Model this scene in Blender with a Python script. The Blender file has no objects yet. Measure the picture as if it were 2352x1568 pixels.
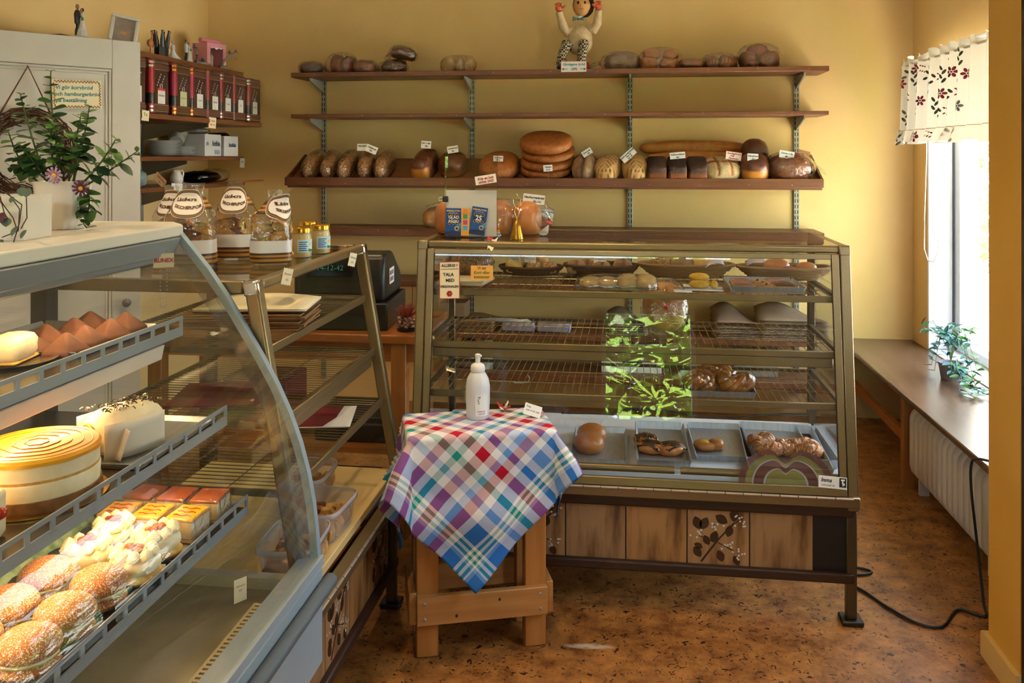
import bpy, bmesh, math, random
from mathutils import Vector, Matrix, noise
R = math.radians
rnd = random.Random(7)
scene = bpy.context.scene
COL = scene.collection

# ---------------------------------------------------------------- camera (level, shifted down like a corrected photograph)
FPX, CAM_H, YAW = 2000.0, 1.5, R(7.52)
cam_d = bpy.data.cameras.new('camera'); cam = bpy.data.objects.new('camera', cam_d); COL.objects.link(cam)
cam.location = (0, 0, CAM_H); cam.rotation_euler = (R(90), 0, YAW)
cam_d.sensor_width = 36; cam_d.lens = FPX / 2352 * 36; cam_d.shift_y = -427 / 2352; cam_d.clip_start = .02
scene.camera = cam
# ---------------------------------------------------------------- sky, sun, windows as portals, exposure
w = bpy.data.worlds.new('sky'); scene.world = w; w.use_nodes = True
bg = w.node_tree.nodes['Background']; bg.inputs[0].default_value = (.78, .89, 1, 1); bg.inputs[1].default_value = 8.0
sun_d = bpy.data.lights.new('sun', 'SUN'); sun_d.energy = 280; sun_d.angle = R(.6); sun_d.color = (1, .93, .82)
sun = bpy.data.objects.new('sun', sun_d); COL.objects.link(sun); sun.rotation_euler = (R(-48), 0, R(6))
def portal(name, loc, rot, sx, sy):
    d = bpy.data.lights.new(name, 'AREA'); d.shape = 'RECTANGLE'; d.size = sx; d.size_y = sy; d.cycles.is_portal = True
    o = bpy.data.objects.new(name, d); COL.objects.link(o); o.location = loc; o.rotation_euler = rot
portal('window_portal', (1.85, 3.86, 1.26), (0, R(90), 0), 1.62, 2.1)
portal('shop_window_portal', (.185, -1.98, 1.15), (R(90), 0, 0), .75, 1.0)
portal('street_window_portal', (-2.15, -1.98, 1.05), (R(90), 0, 0), .68, 1.3)
portal('added_transom_portal', (-.7, -1.98, 2.2), (R(90), 0, 0), 3.3, .34)  # unseen high opening, added to brighten surfaces facing the camera
portal('glazed_door_portal', (1.2, 2.0, 1.45), (0, R(90), 0), .95, .75)
vs = scene.view_settings; vs.view_transform = 'Standard'; vs.look = 'None'; vs.exposure = 0.7; vs.gamma = 1; vs.use_curve_mapping = False
scene.cycles.max_bounces = 5; scene.cycles.transparent_max_bounces = 24; scene.cycles.diffuse_bounces = 3
scene.cycles.glossy_bounces = 3; scene.cycles.transmission_bounces = 3
scene.cycles.caustics_reflective = False; scene.cycles.caustics_refractive = False; scene.cycles.sample_clamp_indirect = 6

# ---------------------------------------------------------------- measuring: a point of the photograph on a plane of the room
_c, _s = math.cos(YAW), math.sin(YAW)
def ray(u, v):
    return Vector((-_s * FPX + _c * (u - 1176), _c * FPX + _s * (u - 1176), 357 - v))
def aty(u, v, Y): r = ray(u, v); return r * (Y / r.y) + Vector((0, 0, CAM_H))
def atx(u, v, X): r = ray(u, v); return r * (X / r.x) + Vector((0, 0, CAM_H))
def atz(u, v, z): r = ray(u, v); return r * ((z - CAM_H) / r.z) + Vector((0, 0, CAM_H))

# ---------------------------------------------------------------- materials
MATS = {}
def _n(nt, t, **kw):
    n = nt.nodes.new(t)
    for k, val in kw.items(): setattr(n, k, val)
    return n
def rgb(h):
    def f(c): c /= 255; return c / 12.92 if c <= .04045 else ((c + .055) / 1.055) ** 2.4
    return (f(int(h[0:2], 16)), f(int(h[2:4], 16)), f(int(h[4:6], 16)), 1)
def mat(name, col, rough=.5, metal=0., col2=None, scale=20., stretch=(1, 1, 1), bump=0., bscale=None, spec=.5, detail=4, lo=.35, hi=.65,
        mask=None, coat=0., emit=None, estr=0., sss=0., trans=0., speck=None, speck_amt=.62, speck_scale=200.):
    """noise-mottled surface; mask = colour blended in by the mesh's own 'mask' attribute; speck = fine crumbs or flecks"""
    if name in MATS: return MATS[name]
    m = bpy.data.materials.new(name); m.use_nodes = True; nt = m.node_tree; L = nt.links.new
    b = nt.nodes['Principled BSDF']
    c1 = rgb(col) if isinstance(col, str) else col
    b.inputs['Base Color'].default_value = c1; b.inputs['Roughness'].default_value = rough; b.inputs['Metallic'].default_value = metal
    b.inputs['Specular IOR Level'].default_value = spec; b.inputs['Coat Weight'].default_value = coat
    if sss: b.inputs['Subsurface Weight'].default_value = sss; b.inputs['Subsurface Radius'].default_value = (.01, .006, .003); b.inputs['Subsurface Scale'].default_value = .3
    if trans: b.inputs['Transmission Weight'].default_value = trans
    if emit: b.inputs['Emission Color'].default_value = rgb(emit) if isinstance(emit, str) else emit; b.inputs['Emission Strength'].default_value = estr; m.cycles.emission_sampling = 'NONE'
    out = None
    if col2 or bump or speck:
        tc = _n(nt, 'ShaderNodeTexCoord'); mp = _n(nt, 'ShaderNodeMapping'); mp.inputs['Scale'].default_value = stretch
        L(tc.outputs['Object'], mp.inputs['Vector'])
    if col2:
        nz = _n(nt, 'ShaderNodeTexNoise'); nz.inputs['Scale'].default_value = scale; nz.inputs['Detail'].default_value = detail
        L(mp.outputs[0], nz.inputs['Vector'])
        cr = _n(nt, 'ShaderNodeValToRGB'); e = cr.color_ramp.elements
        e[0].position = lo; e[1].position = hi; e[0].color = c1; e[1].color = rgb(col2) if isinstance(col2, str) else col2
        L(nz.outputs['Fac'], cr.inputs[0]); out = cr.outputs[0]
    def mixin(a, bcol, fac):
        mx = _n(nt, 'ShaderNodeMix', data_type='RGBA')
        if a is None: mx.inputs[6].default_value = c1
        else: L(a, mx.inputs[6])
        mx.inputs[7].default_value = bcol; L(fac, mx.inputs[0]); return mx.outputs[2]
    if mask:
        at = _n(nt, 'ShaderNodeAttribute'); at.attribute_name = 'mask'
        out = mixin(out, rgb(mask) if isinstance(mask, str) else mask, at.outputs['Fac'])
    if speck:
        n2 = _n(nt, 'ShaderNodeTexNoise'); n2.inputs['Scale'].default_value = speck_scale; n2.inputs['Detail'].default_value = 2
        L(tc.outputs['Object'], n2.inputs['Vector'])
        r2 = _n(nt, 'ShaderNodeValToRGB'); r2.color_ramp.elements[0].position = speck_amt; r2.color_ramp.elements[1].position = speck_amt + .06
        L(n2.outputs['Fac'], r2.inputs[0]); out = mixin(out, rgb(speck) if isinstance(speck, str) else speck, r2.outputs[0])
    if out: L(out, b.inputs['Base Color'])
    if bump:
        n3 = _n(nt, 'ShaderNodeTexNoise'); n3.inputs['Scale'].default_value = bscale or scale * 2; n3.inputs['Detail'].default_value = 3
        L(mp.outputs[0], n3.inputs['Vector'])
        bp = _n(nt, 'ShaderNodeBump'); bp.inputs['Strength'].default_value = bump; bp.inputs['Distance'].default_value = .004
        L(n3.outputs['Fac'], bp.inputs['Height']); L(bp.outputs[0], b.inputs['Normal'])
    MATS[name] = m; return m
def glassy(name, tint=(1, 1, 1, 1), ior=1.5, rough=0., bump=0., bscale=30., body=0., body_col=(.8, .8, .8, 1), gain=1.0):
    """a thin clear sheet: what is behind shows through, the surface mirrors by Fresnel; body = milky share"""
    if name in MATS: return MATS[name]
    m = bpy.data.materials.new(name); m.use_nodes = True; nt = m.node_tree; L = nt.links.new; nt.nodes.clear()
    o = _n(nt, 'ShaderNodeOutputMaterial'); tr = _n(nt, 'ShaderNodeBsdfTransparent'); tr.inputs[0].default_value = tint
    gl = _n(nt, 'ShaderNodeBsdfGlossy'); gl.inputs['Roughness'].default_value = rough
    # two-sided Schlick reflectance, the same from either face of the sheet
    ge = _n(nt, 'ShaderNodeNewGeometry'); dt = _n(nt, 'ShaderNodeVectorMath', operation='DOT_PRODUCT'); L(ge.outputs['Incoming'], dt.inputs[0]); L(ge.outputs['Normal'], dt.inputs[1])
    ab = _n(nt, 'ShaderNodeMath', operation='ABSOLUTE'); L(dt.outputs['Value'], ab.inputs[0])
    om = _n(nt, 'ShaderNodeMath', operation='SUBTRACT', use_clamp=True); om.inputs[0].default_value = 1; L(ab.outputs[0], om.inputs[1])
    pw_ = _n(nt, 'ShaderNodeMath', operation='POWER'); L(om.outputs[0], pw_.inputs[0]); pw_.inputs[1].default_value = 5
    r0 = ((ior - 1) / (ior + 1)) ** 2
    fr = _n(nt, 'ShaderNodeMath', operation='MULTIPLY_ADD'); L(pw_.outputs[0], fr.inputs[0]); fr.inputs[1].default_value = 1 - r0; fr.inputs[2].default_value = r0
    mx = _n(nt, 'ShaderNodeMixShader'); base = tr.outputs[0]
    if body:
        df = _n(nt, 'ShaderNodeBsdfDiffuse'); df.inputs[0].default_value = body_col
        tl = _n(nt, 'ShaderNodeBsdfTranslucent'); tl.inputs[0].default_value = body_col
        ad = _n(nt, 'ShaderNodeMixShader'); ad.inputs[0].default_value = .5; L(df.outputs[0], ad.inputs[1]); L(tl.outputs[0], ad.inputs[2])
        m2 = _n(nt, 'ShaderNodeMixShader'); m2.inputs[0].default_value = body; L(tr.outputs[0], m2.inputs[1]); L(ad.outputs[0], m2.inputs[2]); base = m2.outputs[0]
    if bump:
        tc = _n(nt, 'ShaderNodeTexCoord'); nz = _n(nt, 'ShaderNodeTexNoise'); nz.inputs['Scale'].default_value = bscale; nz.inputs['Detail'].default_value = 2
        nz.inputs['Distortion'].default_value = 1.2
        L(tc.outputs['Object'], nz.inputs['Vector']); bp = _n(nt, 'ShaderNodeBump'); bp.inputs['Strength'].default_value = bump; bp.inputs['Distance'].default_value = .01
        L(nz.outputs['Fac'], bp.inputs['Height']); L(bp.outputs[0], gl.inputs['Normal']); L(bp.outputs[0], dt.inputs[1])
    f = fr.outputs[0]
    if gain != 1:
        g = _n(nt, 'ShaderNodeMath', operation='MULTIPLY', use_clamp=True); L(f, g.inputs[0]); g.inputs[1].default_value = gain; f = g.outputs[0]
    L(f, mx.inputs[0]); L(base, mx.inputs[1]); L(gl.outputs[0], mx.inputs[2]); L(mx.outputs[0], o.inputs[0])
    MATS[name] = m; return m
def wood(name, c1, c2, axis=0, scale=6., rough=.45, c3=None, coat=0.):
    """long-grained wood, grain along the given object axis"""
    st = [7, 7, 7]; st[axis] = .6
    return mat(name, c1, rough, col2=c2, scale=scale, stretch=tuple(st), bump=.12, bscale=scale * 3, detail=6, lo=.3, hi=.72, coat=coat)

M = dict(
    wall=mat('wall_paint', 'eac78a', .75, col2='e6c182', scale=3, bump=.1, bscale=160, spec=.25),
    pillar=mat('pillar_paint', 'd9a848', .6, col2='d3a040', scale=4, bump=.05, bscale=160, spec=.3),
    ceil=mat('ceiling_paint', 'efe8d8', .85),
    white=mat('white_paint', 'd0cac0', .45, col2='c8c1b7', scale=5),
    winwhite=mat('window_white', 'e8eaee', .4), wingrey=mat('window_grey', '6f7684', .4),
    alu=mat('champagne_aluminium', '8c7a5a', .36, .75, col2='84724f', scale=300, bump=.02),
    aludark=mat('dark_aluminium', '5c4f3a', .4, .7), chrome=mat('chrome', 'd8d8d8', .14, 1.),
    steel=mat('brushed_steel', 'bcc4cc', .38, .8, col2='acb4bc', scale=14, stretch=(8, 1, 1)),
    wire=mat('rack_wire', '8d8268', .35, .8),
    wenge=wood('dark_trim_wood', '2c1a10', '3d2415', 0), shelfwood=wood('teak_shelf', '54301a', '6d4022', 0, 7, .42),
    shelfwoody=wood('teak_shelf_side', '55321b', '70431f', 1, 7, .42),
    pine=wood('pine_board', 'a9713c', 'c08a50', 0, 5, .5), pinez=wood('pine_post', 'a4672f', 'bf8446', 2, 5, .5), piney=wood('pine_side', 'a56c38', 'bb854b', 1, 5, .5),
    oak=wood('counter_oak', '8a4d1c', 'a4622a', 0, 5, .4), oakz=wood('counter_oak_leg', '8a5424', 'a56c33', 2, 5, .45),
    laminate=mat('ledge_laminate', '6a5240', .24, col2='56402f', scale=9, stretch=(9, .6, 5), detail=6, spec=.6),
    bracket=mat('bracket_grey', '9a9b92', .45, .3), slot=mat('slot_black', '15130f', .8), uprightm=mat('upright_metal', 'a3a294', .42, .4),
    bracketd=mat('bracket_dark', '6d6759', .5, .3),
    fridge=mat('fridge_enamel', '9aa9b6', .35, col2='94a3b0', scale=4, spec=.55), fridgetop=mat('fridge_top', 'cfcdc6', .3, spec=.6),
    fridgerail=mat('fridge_rail', '8f99a2', .35, .25), fridgedeck=mat('fridge_deck', 'a8a28a', .35, .5, col2='98927a', scale=8), rubber=mat('grey_rubber', '55606b', .5),
    white_pl=mat('white_plastic', 'ece9e4', .35), black=mat('black_plastic', '121212', .4), blackrub=mat('black_rubber', '0d0d0d', .55),
    paper=mat('white_paper', 'eeece8', .7), cream=mat('cream_card', 'f0e2be', .7), orangec=mat('orange_card', 'e9a955', .7), creamlam=mat('cream_laminate', 'd9bd84', .4),
    kraft=mat('kraft_paper', '8f6a42', .8, col2='85613b', scale=12), kraftd=mat('kraft_paper_grey', '7a6450', .8, col2='6e5946', scale=10),
    ink=mat('dark_ink', '1b2038', .7), black_ink=mat('black_ink', '1a1816', .7), red=mat('red_ink', 'b3202c', .6), green=mat('green_ink', '3f7a3c', .7), teal=mat('teal_ink', '1d7a86', .7), olive=mat('olive_ink', '6f7a2a', .7), blueink=mat('blue_ink', '274f9a', .7),
    brass=mat('brass', 'b58a2e', .28, .9, col2='9c7322', scale=30), gold=mat('gold_lid', 'd8a93a', .2, .95),
    glass=glassy('clear_glass', (.97, .985, .98, 1)), winglass=glassy('window_glass', (.98, .99, 1, 1)), curved=glassy('curved_glass', (.95, .965, .96, 1)),
    cello=glassy('cellophane', (.97, .96, .95, 1), 1.5, .04, .6, 42., .02, (.9, .88, .85, 1), 2.6),
    cello2=glassy('crisp_cellophane', (.97, .97, .96, 1), 1.5, .03, .65, 30., .025, (.95, .95, .95, 1), 2.6),
    acrylic=glassy('acrylic', (.97, .97, .97, 1)), dome=glassy('clear_plastic', (.95, .96, .95, 1), 1.5, .05, .3, 20., .05, gain=1.5),
    tub=glassy('milky_tub', (.95, .95, .97, 1), 1.45, .15, .1, 20., .28, (.85, .85, .9, 1)),
)
# ---------------------------------------------------------------- mesh builder
class MB:
    def __init__(s): s.v = []; s.f = []; s.m = []; s.uv = []
    def _a(s, pts, mask=None):
        n = len(s.v); s.v += [tuple(p) for p in pts]; s.m += list(mask) if mask is not None else [0.] * len(pts); return n
    def quad(s, *p): n = s._a(p); s.f.append(tuple(range(n, n + len(p)))); return s
    def box(s, x0, x1, y0, y1, z0, z1):
        n = s._a([(x0, y0, z0), (x1, y0, z0), (x1, y1, z0), (x0, y1, z0), (x0, y0, z1), (x1, y0, z1), (x1, y1, z1), (x0, y1, z1)])
        s.f += [tuple(n + i for i in q) for q in ((0, 3, 2, 1), (4, 5, 6, 7), (0, 1, 5, 4), (1, 2, 6, 5), (2, 3, 7, 6), (3, 0, 4, 7))]; return s
    def bar(s, a, b, w, h, up=(0, 0, 1)):
        """box beam from a to b, w across, h along up"""
        a = Vector(a); b = Vector(b); d = (b - a).normalized(); u = Vector(up); x = d.cross(u).normalized() * w / 2; u2 = x.cross(d).normalized() * h / 2
        n = s._a([a - x - u2, a + x - u2, a + x + u2, a - x + u2, b - x - u2, b + x - u2, b + x + u2, b - x + u2])
        s.f += [tuple(n + i for i in q) for q in ((0, 1, 2, 3), (7, 6, 5, 4), (0, 4, 5, 1), (1, 5, 6, 2), (2, 6, 7, 3), (3, 7, 4, 0))]; return s
    def prism(s, poly, axis, a0, a1):
        """polygon (2D, counter-clockwise) swept along axis 0/1/2"""
        def P(p, a): return ((a, p[0], p[1]), (p[0], a, p[1]), (p[0], p[1], a))[axis]
        k = len(poly); n = s._a([P(p, a0) for p in poly] + [P(p, a1) for p in poly])
        s.f += [tuple(range(n + k - 1, n - 1, -1)), tuple(range(n + k, n + 2 * k))]
        s.f += [(n + i, n + (i + 1) % k, n + k + (i + 1) % k, n + k + i) for i in range(k)]; return s
    def tube(s, pts, r, n=8, closed=False, cap=True):
        pts = [Vector(p) for p in pts]; k = len(pts); rs = r if isinstance(r, (list, tuple)) else [r] * k
        ref = Vector((0, 0, 1)); base = len(s.v); rings = []
        for i, p in enumerate(pts):
            d = (pts[(i + 1) % k] - pts[i - 1]) if closed or 0 < i < k - 1 else (pts[1] - pts[0] if i == 0 else pts[-1] - pts[-2])
            d = d.normalized() if d.length > 1e-9 else Vector((0, 0, 1))
            x = d.cross(ref)
            if x.length < .05: x = d.cross(Vector((1, 0, 0)) if abs(d.x) < .9 else Vector((0, 1, 0)))
            x.normalize(); y = d.cross(x); ref = -y if abs(d.dot(ref)) < .99 else ref; 
            y = d.cross(x)
            rings.append(s._a([p + x * rs[i] * math.cos(2 * math.pi * j / n) + y * rs[i] * math.sin(2 * math.pi * j / n) for j in range(n)]))
        for i in range(k if closed else k - 1):
            a = rings[i]; b = rings[(i + 1) % k]
            s.f += [(a + j, b + j, b + (j + 1) % n, a + (j + 1) % n) for j in range(n)]
        if cap and not closed:
            s.f.append(tuple(rings[0] + j for j in range(n))); s.f.append(tuple(rings[-1] + j for j in range(n - 1, -1, -1)))
        return s
    def lathe(s, prof, n=24, c=(0, 0, 0), fn=None):
        rings = []
        for (r, z) in prof:
            ring = []
            for j in range(n):
                a = 2 * math.pi * j / n; k = fn(a, z) if fn else 1
                ring.append((c[0] + r * k * math.cos(a), c[1] + r * k * math.sin(a), c[2] + z))
            rings.append(s._a(ring))
        for i in range(len(rings) - 1):
            a, b = rings[i], rings[i + 1]
            s.f += [(a + j, a + (j + 1) % n, b + (j + 1) % n, b + j) for j in range(n)]
        if prof[0][0] > 1e-6: s.f.append(tuple(rings[0] + j for j in range(n - 1, -1, -1)))
        if prof[-1][0] > 1e-6: s.f.append(tuple(rings[-1] + j for j in range(n)))
        return s
    def blob(s, c, rad, nu=28, nv=16, e=1., ez=1., fn=None, flat=None, rot=None):
        """rounded body about c; e, ez < 1 squarer; fn(direction) -> (scale, mask); flat = lowest z kept"""
        pts = []; mk = []
        def sp(x, p): return math.copysign(abs(x) ** p, x)
        for i in range(nv + 1):
            th = math.pi * i / nv - math.pi / 2
            for j in range(nu):
                ph = 2 * math.pi * j / nu
                d = Vector((sp(math.cos(th), ez) * sp(math.cos(ph), e), sp(math.cos(th), ez) * sp(math.sin(ph), e), sp(math.sin(th), ez)))
                k, mm = fn(d) if fn else (1, 0)
                q = Vector((d.x * rad[0] * k, d.y * rad[1] * k, d.z * rad[2] * k))
                if flat is not None and q.z < flat: q.z = flat + (q.z - flat) * .04
                if rot: q = rot @ q
                pts.append((c[0] + q.x, c[1] + q.y, c[2] + q.z)); mk.append(mm)
        n = s._a(pts, mk)
        for i in range(nv):
            for j in range(nu):
                a = n + i * nu + j; b = n + i * nu + (j + 1) % nu
                s.f.append((a, b, b + nu, a + nu))
        return s
    def grid(s, fn, nu, nv, closeu=False):
        """surface fn(i/nu, j/nv) -> point"""
        cu = nu if closeu else nu + 1
        pts = [fn(i / nu, j / nv) for j in range(nv + 1) for i in range(cu)]; n = s._a(pts)
        if not closeu: s.uv += [(n + j * cu + i, (i / nu, j / nv)) for j in range(nv + 1) for i in range(cu)]
        for j in range(nv):
            for i in range(nu):
                a = n + j * cu + i; b = n + j * cu + (i + 1) % cu
                s.f.append((a, b, b + cu, a + cu))
        return s
    def xf(s, mtx): s.v = [tuple(mtx @ Vector(p)) for p in s.v]; return s
    def mesh(s, name, m=None, smooth=True, ang=38):
        me = bpy.data.meshes.new(name); me.from_pydata(s.v, [], s.f)
        if any(s.m):
            at = me.attributes.new('mask', 'FLOAT', 'POINT'); at.data.foreach_set('value', s.m)
        if s.uv:
            d = dict(s.uv); ul = me.uv_layers.new(name='UVMap')
            for li, lp in enumerate(me.loops): ul.data[li].uv = d.get(lp.vertex_index, (0, 0))
        if smooth:
            me.polygons.foreach_set('use_smooth', [True] * len(me.polygons)); me.set_sharp_from_angle(angle=R(ang))
        if m: me.materials.append(m)
        me.update(); return me
    def obj(s, name, m, parent=None, bevel=0., seg=1, smooth=True, solid=0., label=None):
        o = bpy.data.objects.new(name, s.mesh(name, m, smooth)); COL.objects.link(o)
        if parent: o.parent = parent
        if bevel: b = o.modifiers.new('soft_edge', 'BEVEL'); b.width = bevel; b.segments = seg; b.limit_method = 'ANGLE'; b.angle_limit = R(40)
        if solid: b = o.modifiers.new('thickness', 'SOLIDIFY'); b.thickness = solid; b.offset = 0
        if label: o['label'] = label
        return o
def tag(o, label, cat, group=None, kind=None):
    o['label'] = label; o['category'] = cat
    if group: o['group'] = group
    if kind: o['kind'] = kind
    return o
def thing(name, label, cat, loc=(0, 0, 0), rot=(0, 0, 0), group=None):
    o = bpy.data.objects.new(name, None); COL.objects.link(o); o.empty_display_size = .02
    o.location = loc; o.rotation_euler = rot if isinstance(rot, (tuple, list)) else (0, 0, rot)
    return tag(o, label, cat, group)
def struct(name, mb, m, bevel=0., label=None):
    o = mb.obj(name, m, None, bevel); o['kind'] = 'structure'
    if label: o['label'] = label
    return o
def inst(name, me, parent, loc=(0, 0, 0), rot=(0, 0, 0), sc=(1, 1, 1)):
    o = bpy.data.objects.new(name, me); COL.objects.link(o); o.parent = parent; o.location = loc; o.rotation_euler = rot; o.scale = sc; return o
def copy_tree(o, parent=None, **kw):
    c = o.copy(); COL.objects.link(c); c.parent = parent
    for ch in list(o.children): copy_tree(ch, c)
    for k, val in kw.items():
        if k == 'loc': c.location = val
        elif k == 'rot': c.rotation_euler = val
        else: c[k] = val
    return c
_txt = {}
def text_mesh(body, size, m, shear=0., offset=0., align='CENTER', mapf=None):
    """flat lettering in the xz plane, facing -y"""
    cu = bpy.data.curves.new('lettering', 'FONT'); cu.body = body; cu.size = size; cu.align_x = align; cu.align_y = 'CENTER'
    cu.resolution_u = 2; cu.shear = shear; cu.offset = offset; cu.fill_mode = 'FRONT'
    ob = bpy.data.objects.new('lettering', cu); COL.objects.link(ob)
    dg = bpy.context.evaluated_depsgraph_get(); me = bpy.data.meshes.new_from_object(ob.evaluated_get(dg))
    bpy.data.objects.remove(ob); bpy.data.curves.remove(cu)
    for vv in me.vertices:
        x, y, z = vv.co; vv.co = mapf(x, y) if mapf else (x, 0, y)
    me.materials.clear(); me.materials.append(m); me.name = 'lettering'; return me
def letter(parent, body, size, x, z, m, y=-.0016, rot=0., shear=0., offset=0., align='CENTER'):
    o = inst('lettering', text_mesh(body, size, m, shear, offset, align), parent, (x, y, z), (0, rot, 0)); return o
def card(name, label, cat, wd, ht, loc, rot, lines=(), bg='paper', border=None, bw=.0025, pin=0., group=None, th=.0012, zig=False):
    """a card standing in the xz plane, face to -y, centred on its bottom edge; lines = (text, size, x, z, ink[, shear])"""
    t = thing(name, label, cat, loc, rot, group)
    b = MB()
    if zig:
        k = 7; pts = [(-wd / 2 + wd * i / k, (0 if i % 2 else .0025)) for i in range(k + 1)] + [(wd / 2 - wd * i / k, ht - (0 if i % 2 else .0025)) for i in range(k + 1)]
        b.prism([(p[0], p[1]) for p in pts], 1, -th / 2, th / 2)
    else: b.box(-wd / 2, wd / 2, -th / 2, th / 2, 0, ht)
    b.obj('card', M[bg], t, smooth=False)
    if border:
        f = MB(); y0, y1 = -th / 2 - .0006, -th / 2
        for (a, bb, c, d) in ((-wd / 2, wd / 2, 0, bw), (-wd / 2, wd / 2, ht - bw, ht), (-wd / 2, -wd / 2 + bw, bw, ht - bw), (wd / 2 - bw, wd / 2, bw, ht - bw)): f.box(a, bb, y0, y1, c, d)
        f.obj('border', M[border], t, smooth=False)
    for ln in lines: letter(t, ln[0], ln[1], ln[2], ln[3], M[ln[4]], shear=ln[5] if len(ln) > 5 else 0, y=-th / 2 - .0008, offset=.0004 if ln[1] > .009 else 0)
    if pin:
        MB().tube([(0, .002, -pin), (0, .002, ht * .3), (.004, .002, ht * .42), (0, .002, ht * .5)], .0008, 5).obj('pin', M['steel'], t)
    return t
def wobj(mb, name, m, parent, **kw):
    """part modelled in room coordinates under an unrotated parent"""
    o = mb.obj(name, m, parent, **kw); o.location = -Vector(parent.location); return o
# ================================================================ THE ROOM
YB, XL, XR = 5.2, -2.62, 1.61
def floor_material():
    m = bpy.data.materials.new('cork_linoleum'); m.use_nodes = True; nt = m.node_tree; L = nt.links.new; b = nt.nodes['Principled BSDF']
    tc = _n(nt, 'ShaderNodeTexCoord')
    n1 = _n(nt, 'ShaderNodeTexNoise'); n1.inputs['Scale'].default_value = 11; n1.inputs['Detail'].default_value = 8; n1.inputs['Roughness'].default_value = .7
    L(tc.outputs['Object'], n1.inputs['Vector'])
    r1 = _n(nt, 'ShaderNodeValToRGB'); r1.color_ramp.elements[0].position = .36; r1.color_ramp.elements[1].position = .66
    r1.color_ramp.elements[0].color = rgb('6a3f1c'); r1.color_ramp.elements[1].color = rgb('b0763c'); L(n1.outputs['Fac'], r1.inputs[0])
    n2 = _n(nt, 'ShaderNodeTexNoise'); n2.inputs['Scale'].default_value = 42; n2.inputs['Detail'].default_value = 5; n2.inputs['Distortion'].default_value = 1.6
    L(tc.outputs['Object'], n2.inputs['Vector'])
    r2 = _n(nt, 'ShaderNodeValToRGB'); r2.color_ramp.elements[0].position = .6; r2.color_ramp.elements[1].position = .645; L(n2.outputs['Fac'], r2.inputs[0])
    mx = _n(nt, 'ShaderNodeMix', data_type='RGBA'); L(r1.outputs[0], mx.inputs[6]); mx.inputs[7].default_value = rgb('2c1a0e'); L(r2.outputs[0], mx.inputs[0])
    # worn pale scrape in front of the showcase
    mp = _n(nt, 'ShaderNodeMapping'); mp.vector_type = 'TEXTURE'; mp.inputs['Location'].default_value = (-.115, 2.67, 0); mp.inputs['Rotation'].default_value = (0, 0, R(4)); mp.inputs['Scale'].default_value = (.11, .022, 1)
    L(tc.outputs['Object'], mp.inputs['Vector']); gr = _n(nt, 'ShaderNodeTexGradient', gradient_type='SPHERICAL'); L(mp.outputs[0], gr.inputs['Vector'])
    n3 = _n(nt, 'ShaderNodeTexNoise'); n3.inputs['Scale'].default_value = 90; mp3 = _n(nt, 'ShaderNodeMapping'); mp3.inputs['Scale'].default_value = (.3, 1.6, 1); L(tc.outputs['Object'], mp3.inputs['Vector']); L(mp3.outputs[0], n3.inputs['Vector'])
    mu = _n(nt, 'ShaderNodeMath', operation='MULTIPLY'); L(gr.outputs['Fac'], mu.inputs[0]); L(n3.outputs['Fac'], mu.inputs[1])
    r3 = _n(nt, 'ShaderNodeValToRGB'); r3.color_ramp.elements[0].position = .1; r3.color_ramp.elements[1].position = .3; L(mu.outputs[0], r3.inputs[0])
    m2 = _n(nt, 'ShaderNodeMix', data_type='RGBA'); L(mx.outputs[2], m2.inputs[6]); m2.inputs[7].default_value = rgb('b9a48c'); L(r3.outputs[0], m2.inputs[0])
    L(m2.outputs[2], b.inputs['Base Color']); b.inputs['Roughness'].default_value = .42; b.inputs['Specular IOR Level'].default_value = .4
    bp = _n(nt, 'ShaderNodeBump'); bp.inputs['Strength'].default_value = .15; bp.inputs['Distance'].default_value = .003; L(n1.outputs['Fac'], bp.inputs['Height']); L(bp.outputs[0], b.inputs['Normal'])
    return m
struct('floor', MB().box(XL - .1, 2.0, -2.0, YB + .1, -.06, 0), floor_material(), label='brown cork-patterned linoleum floor with dark flecks')
struct('ceiling', MB().box(XL - .1, XR + .26, -2.0, YB + .1, 2.75, 2.85), M['ceil'])
struct('wall_back', MB().box(XL - .1, XR + .26, YB, YB + .12, 0, 2.75), M['wall'], label='yellow painted wall behind the bread shelves')
struct('wall_left', MB().box(XL - .12, XL, -2.0, YB, 0, 2.75), M['wall'], label='yellow painted side wall with small wall shelves')
W0, W1, WZ0, WZ1 = 2.95, 4.95, .462, 2.06
struct('wall_right', MB().box(XR, XR + .26, 2.77, YB, 0, WZ0 - .03).box(XR, XR + .26, 2.77, YB, WZ1, 2.75).box(XR, XR + .26, W1, YB, WZ0 - .03, WZ1).box(XR, XR + .26, 2.77, W0, WZ0 - .03, WZ1), M['wall'], label='yellow wall around the window niche')
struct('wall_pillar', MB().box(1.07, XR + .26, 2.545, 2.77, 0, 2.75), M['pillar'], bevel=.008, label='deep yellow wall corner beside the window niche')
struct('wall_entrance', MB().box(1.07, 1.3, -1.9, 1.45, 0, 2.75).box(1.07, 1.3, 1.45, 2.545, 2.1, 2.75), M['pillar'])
d1 = struct('door_1', MB().box(1.068, 1.3, 2.44, 2.54, 0, 2.1).box(1.068, 1.3, 1.45, 1.55, 0, 2.1).box(1.068, 1.3, 1.55, 2.44, 2.0, 2.1), mat('maroon_frame', '2e1512', .5), label='dark maroon door frame')
dl = MB().box(1.14, 1.18, 1.55, 1.65, .01, 2.0).box(1.14, 1.18, 2.35, 2.45, .01, 2.0).box(1.14, 1.18, 1.65, 2.35, .01, 1.0).box(1.14, 1.18, 1.65, 2.35, 1.9, 2.0).obj('door_leaf', mat('door_brown', '3b2018', .5), d1)
MB().box(1.157, 1.163, 1.65, 2.35, 1.0, 1.9).obj('pane', M['winglass'], dl)
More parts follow.
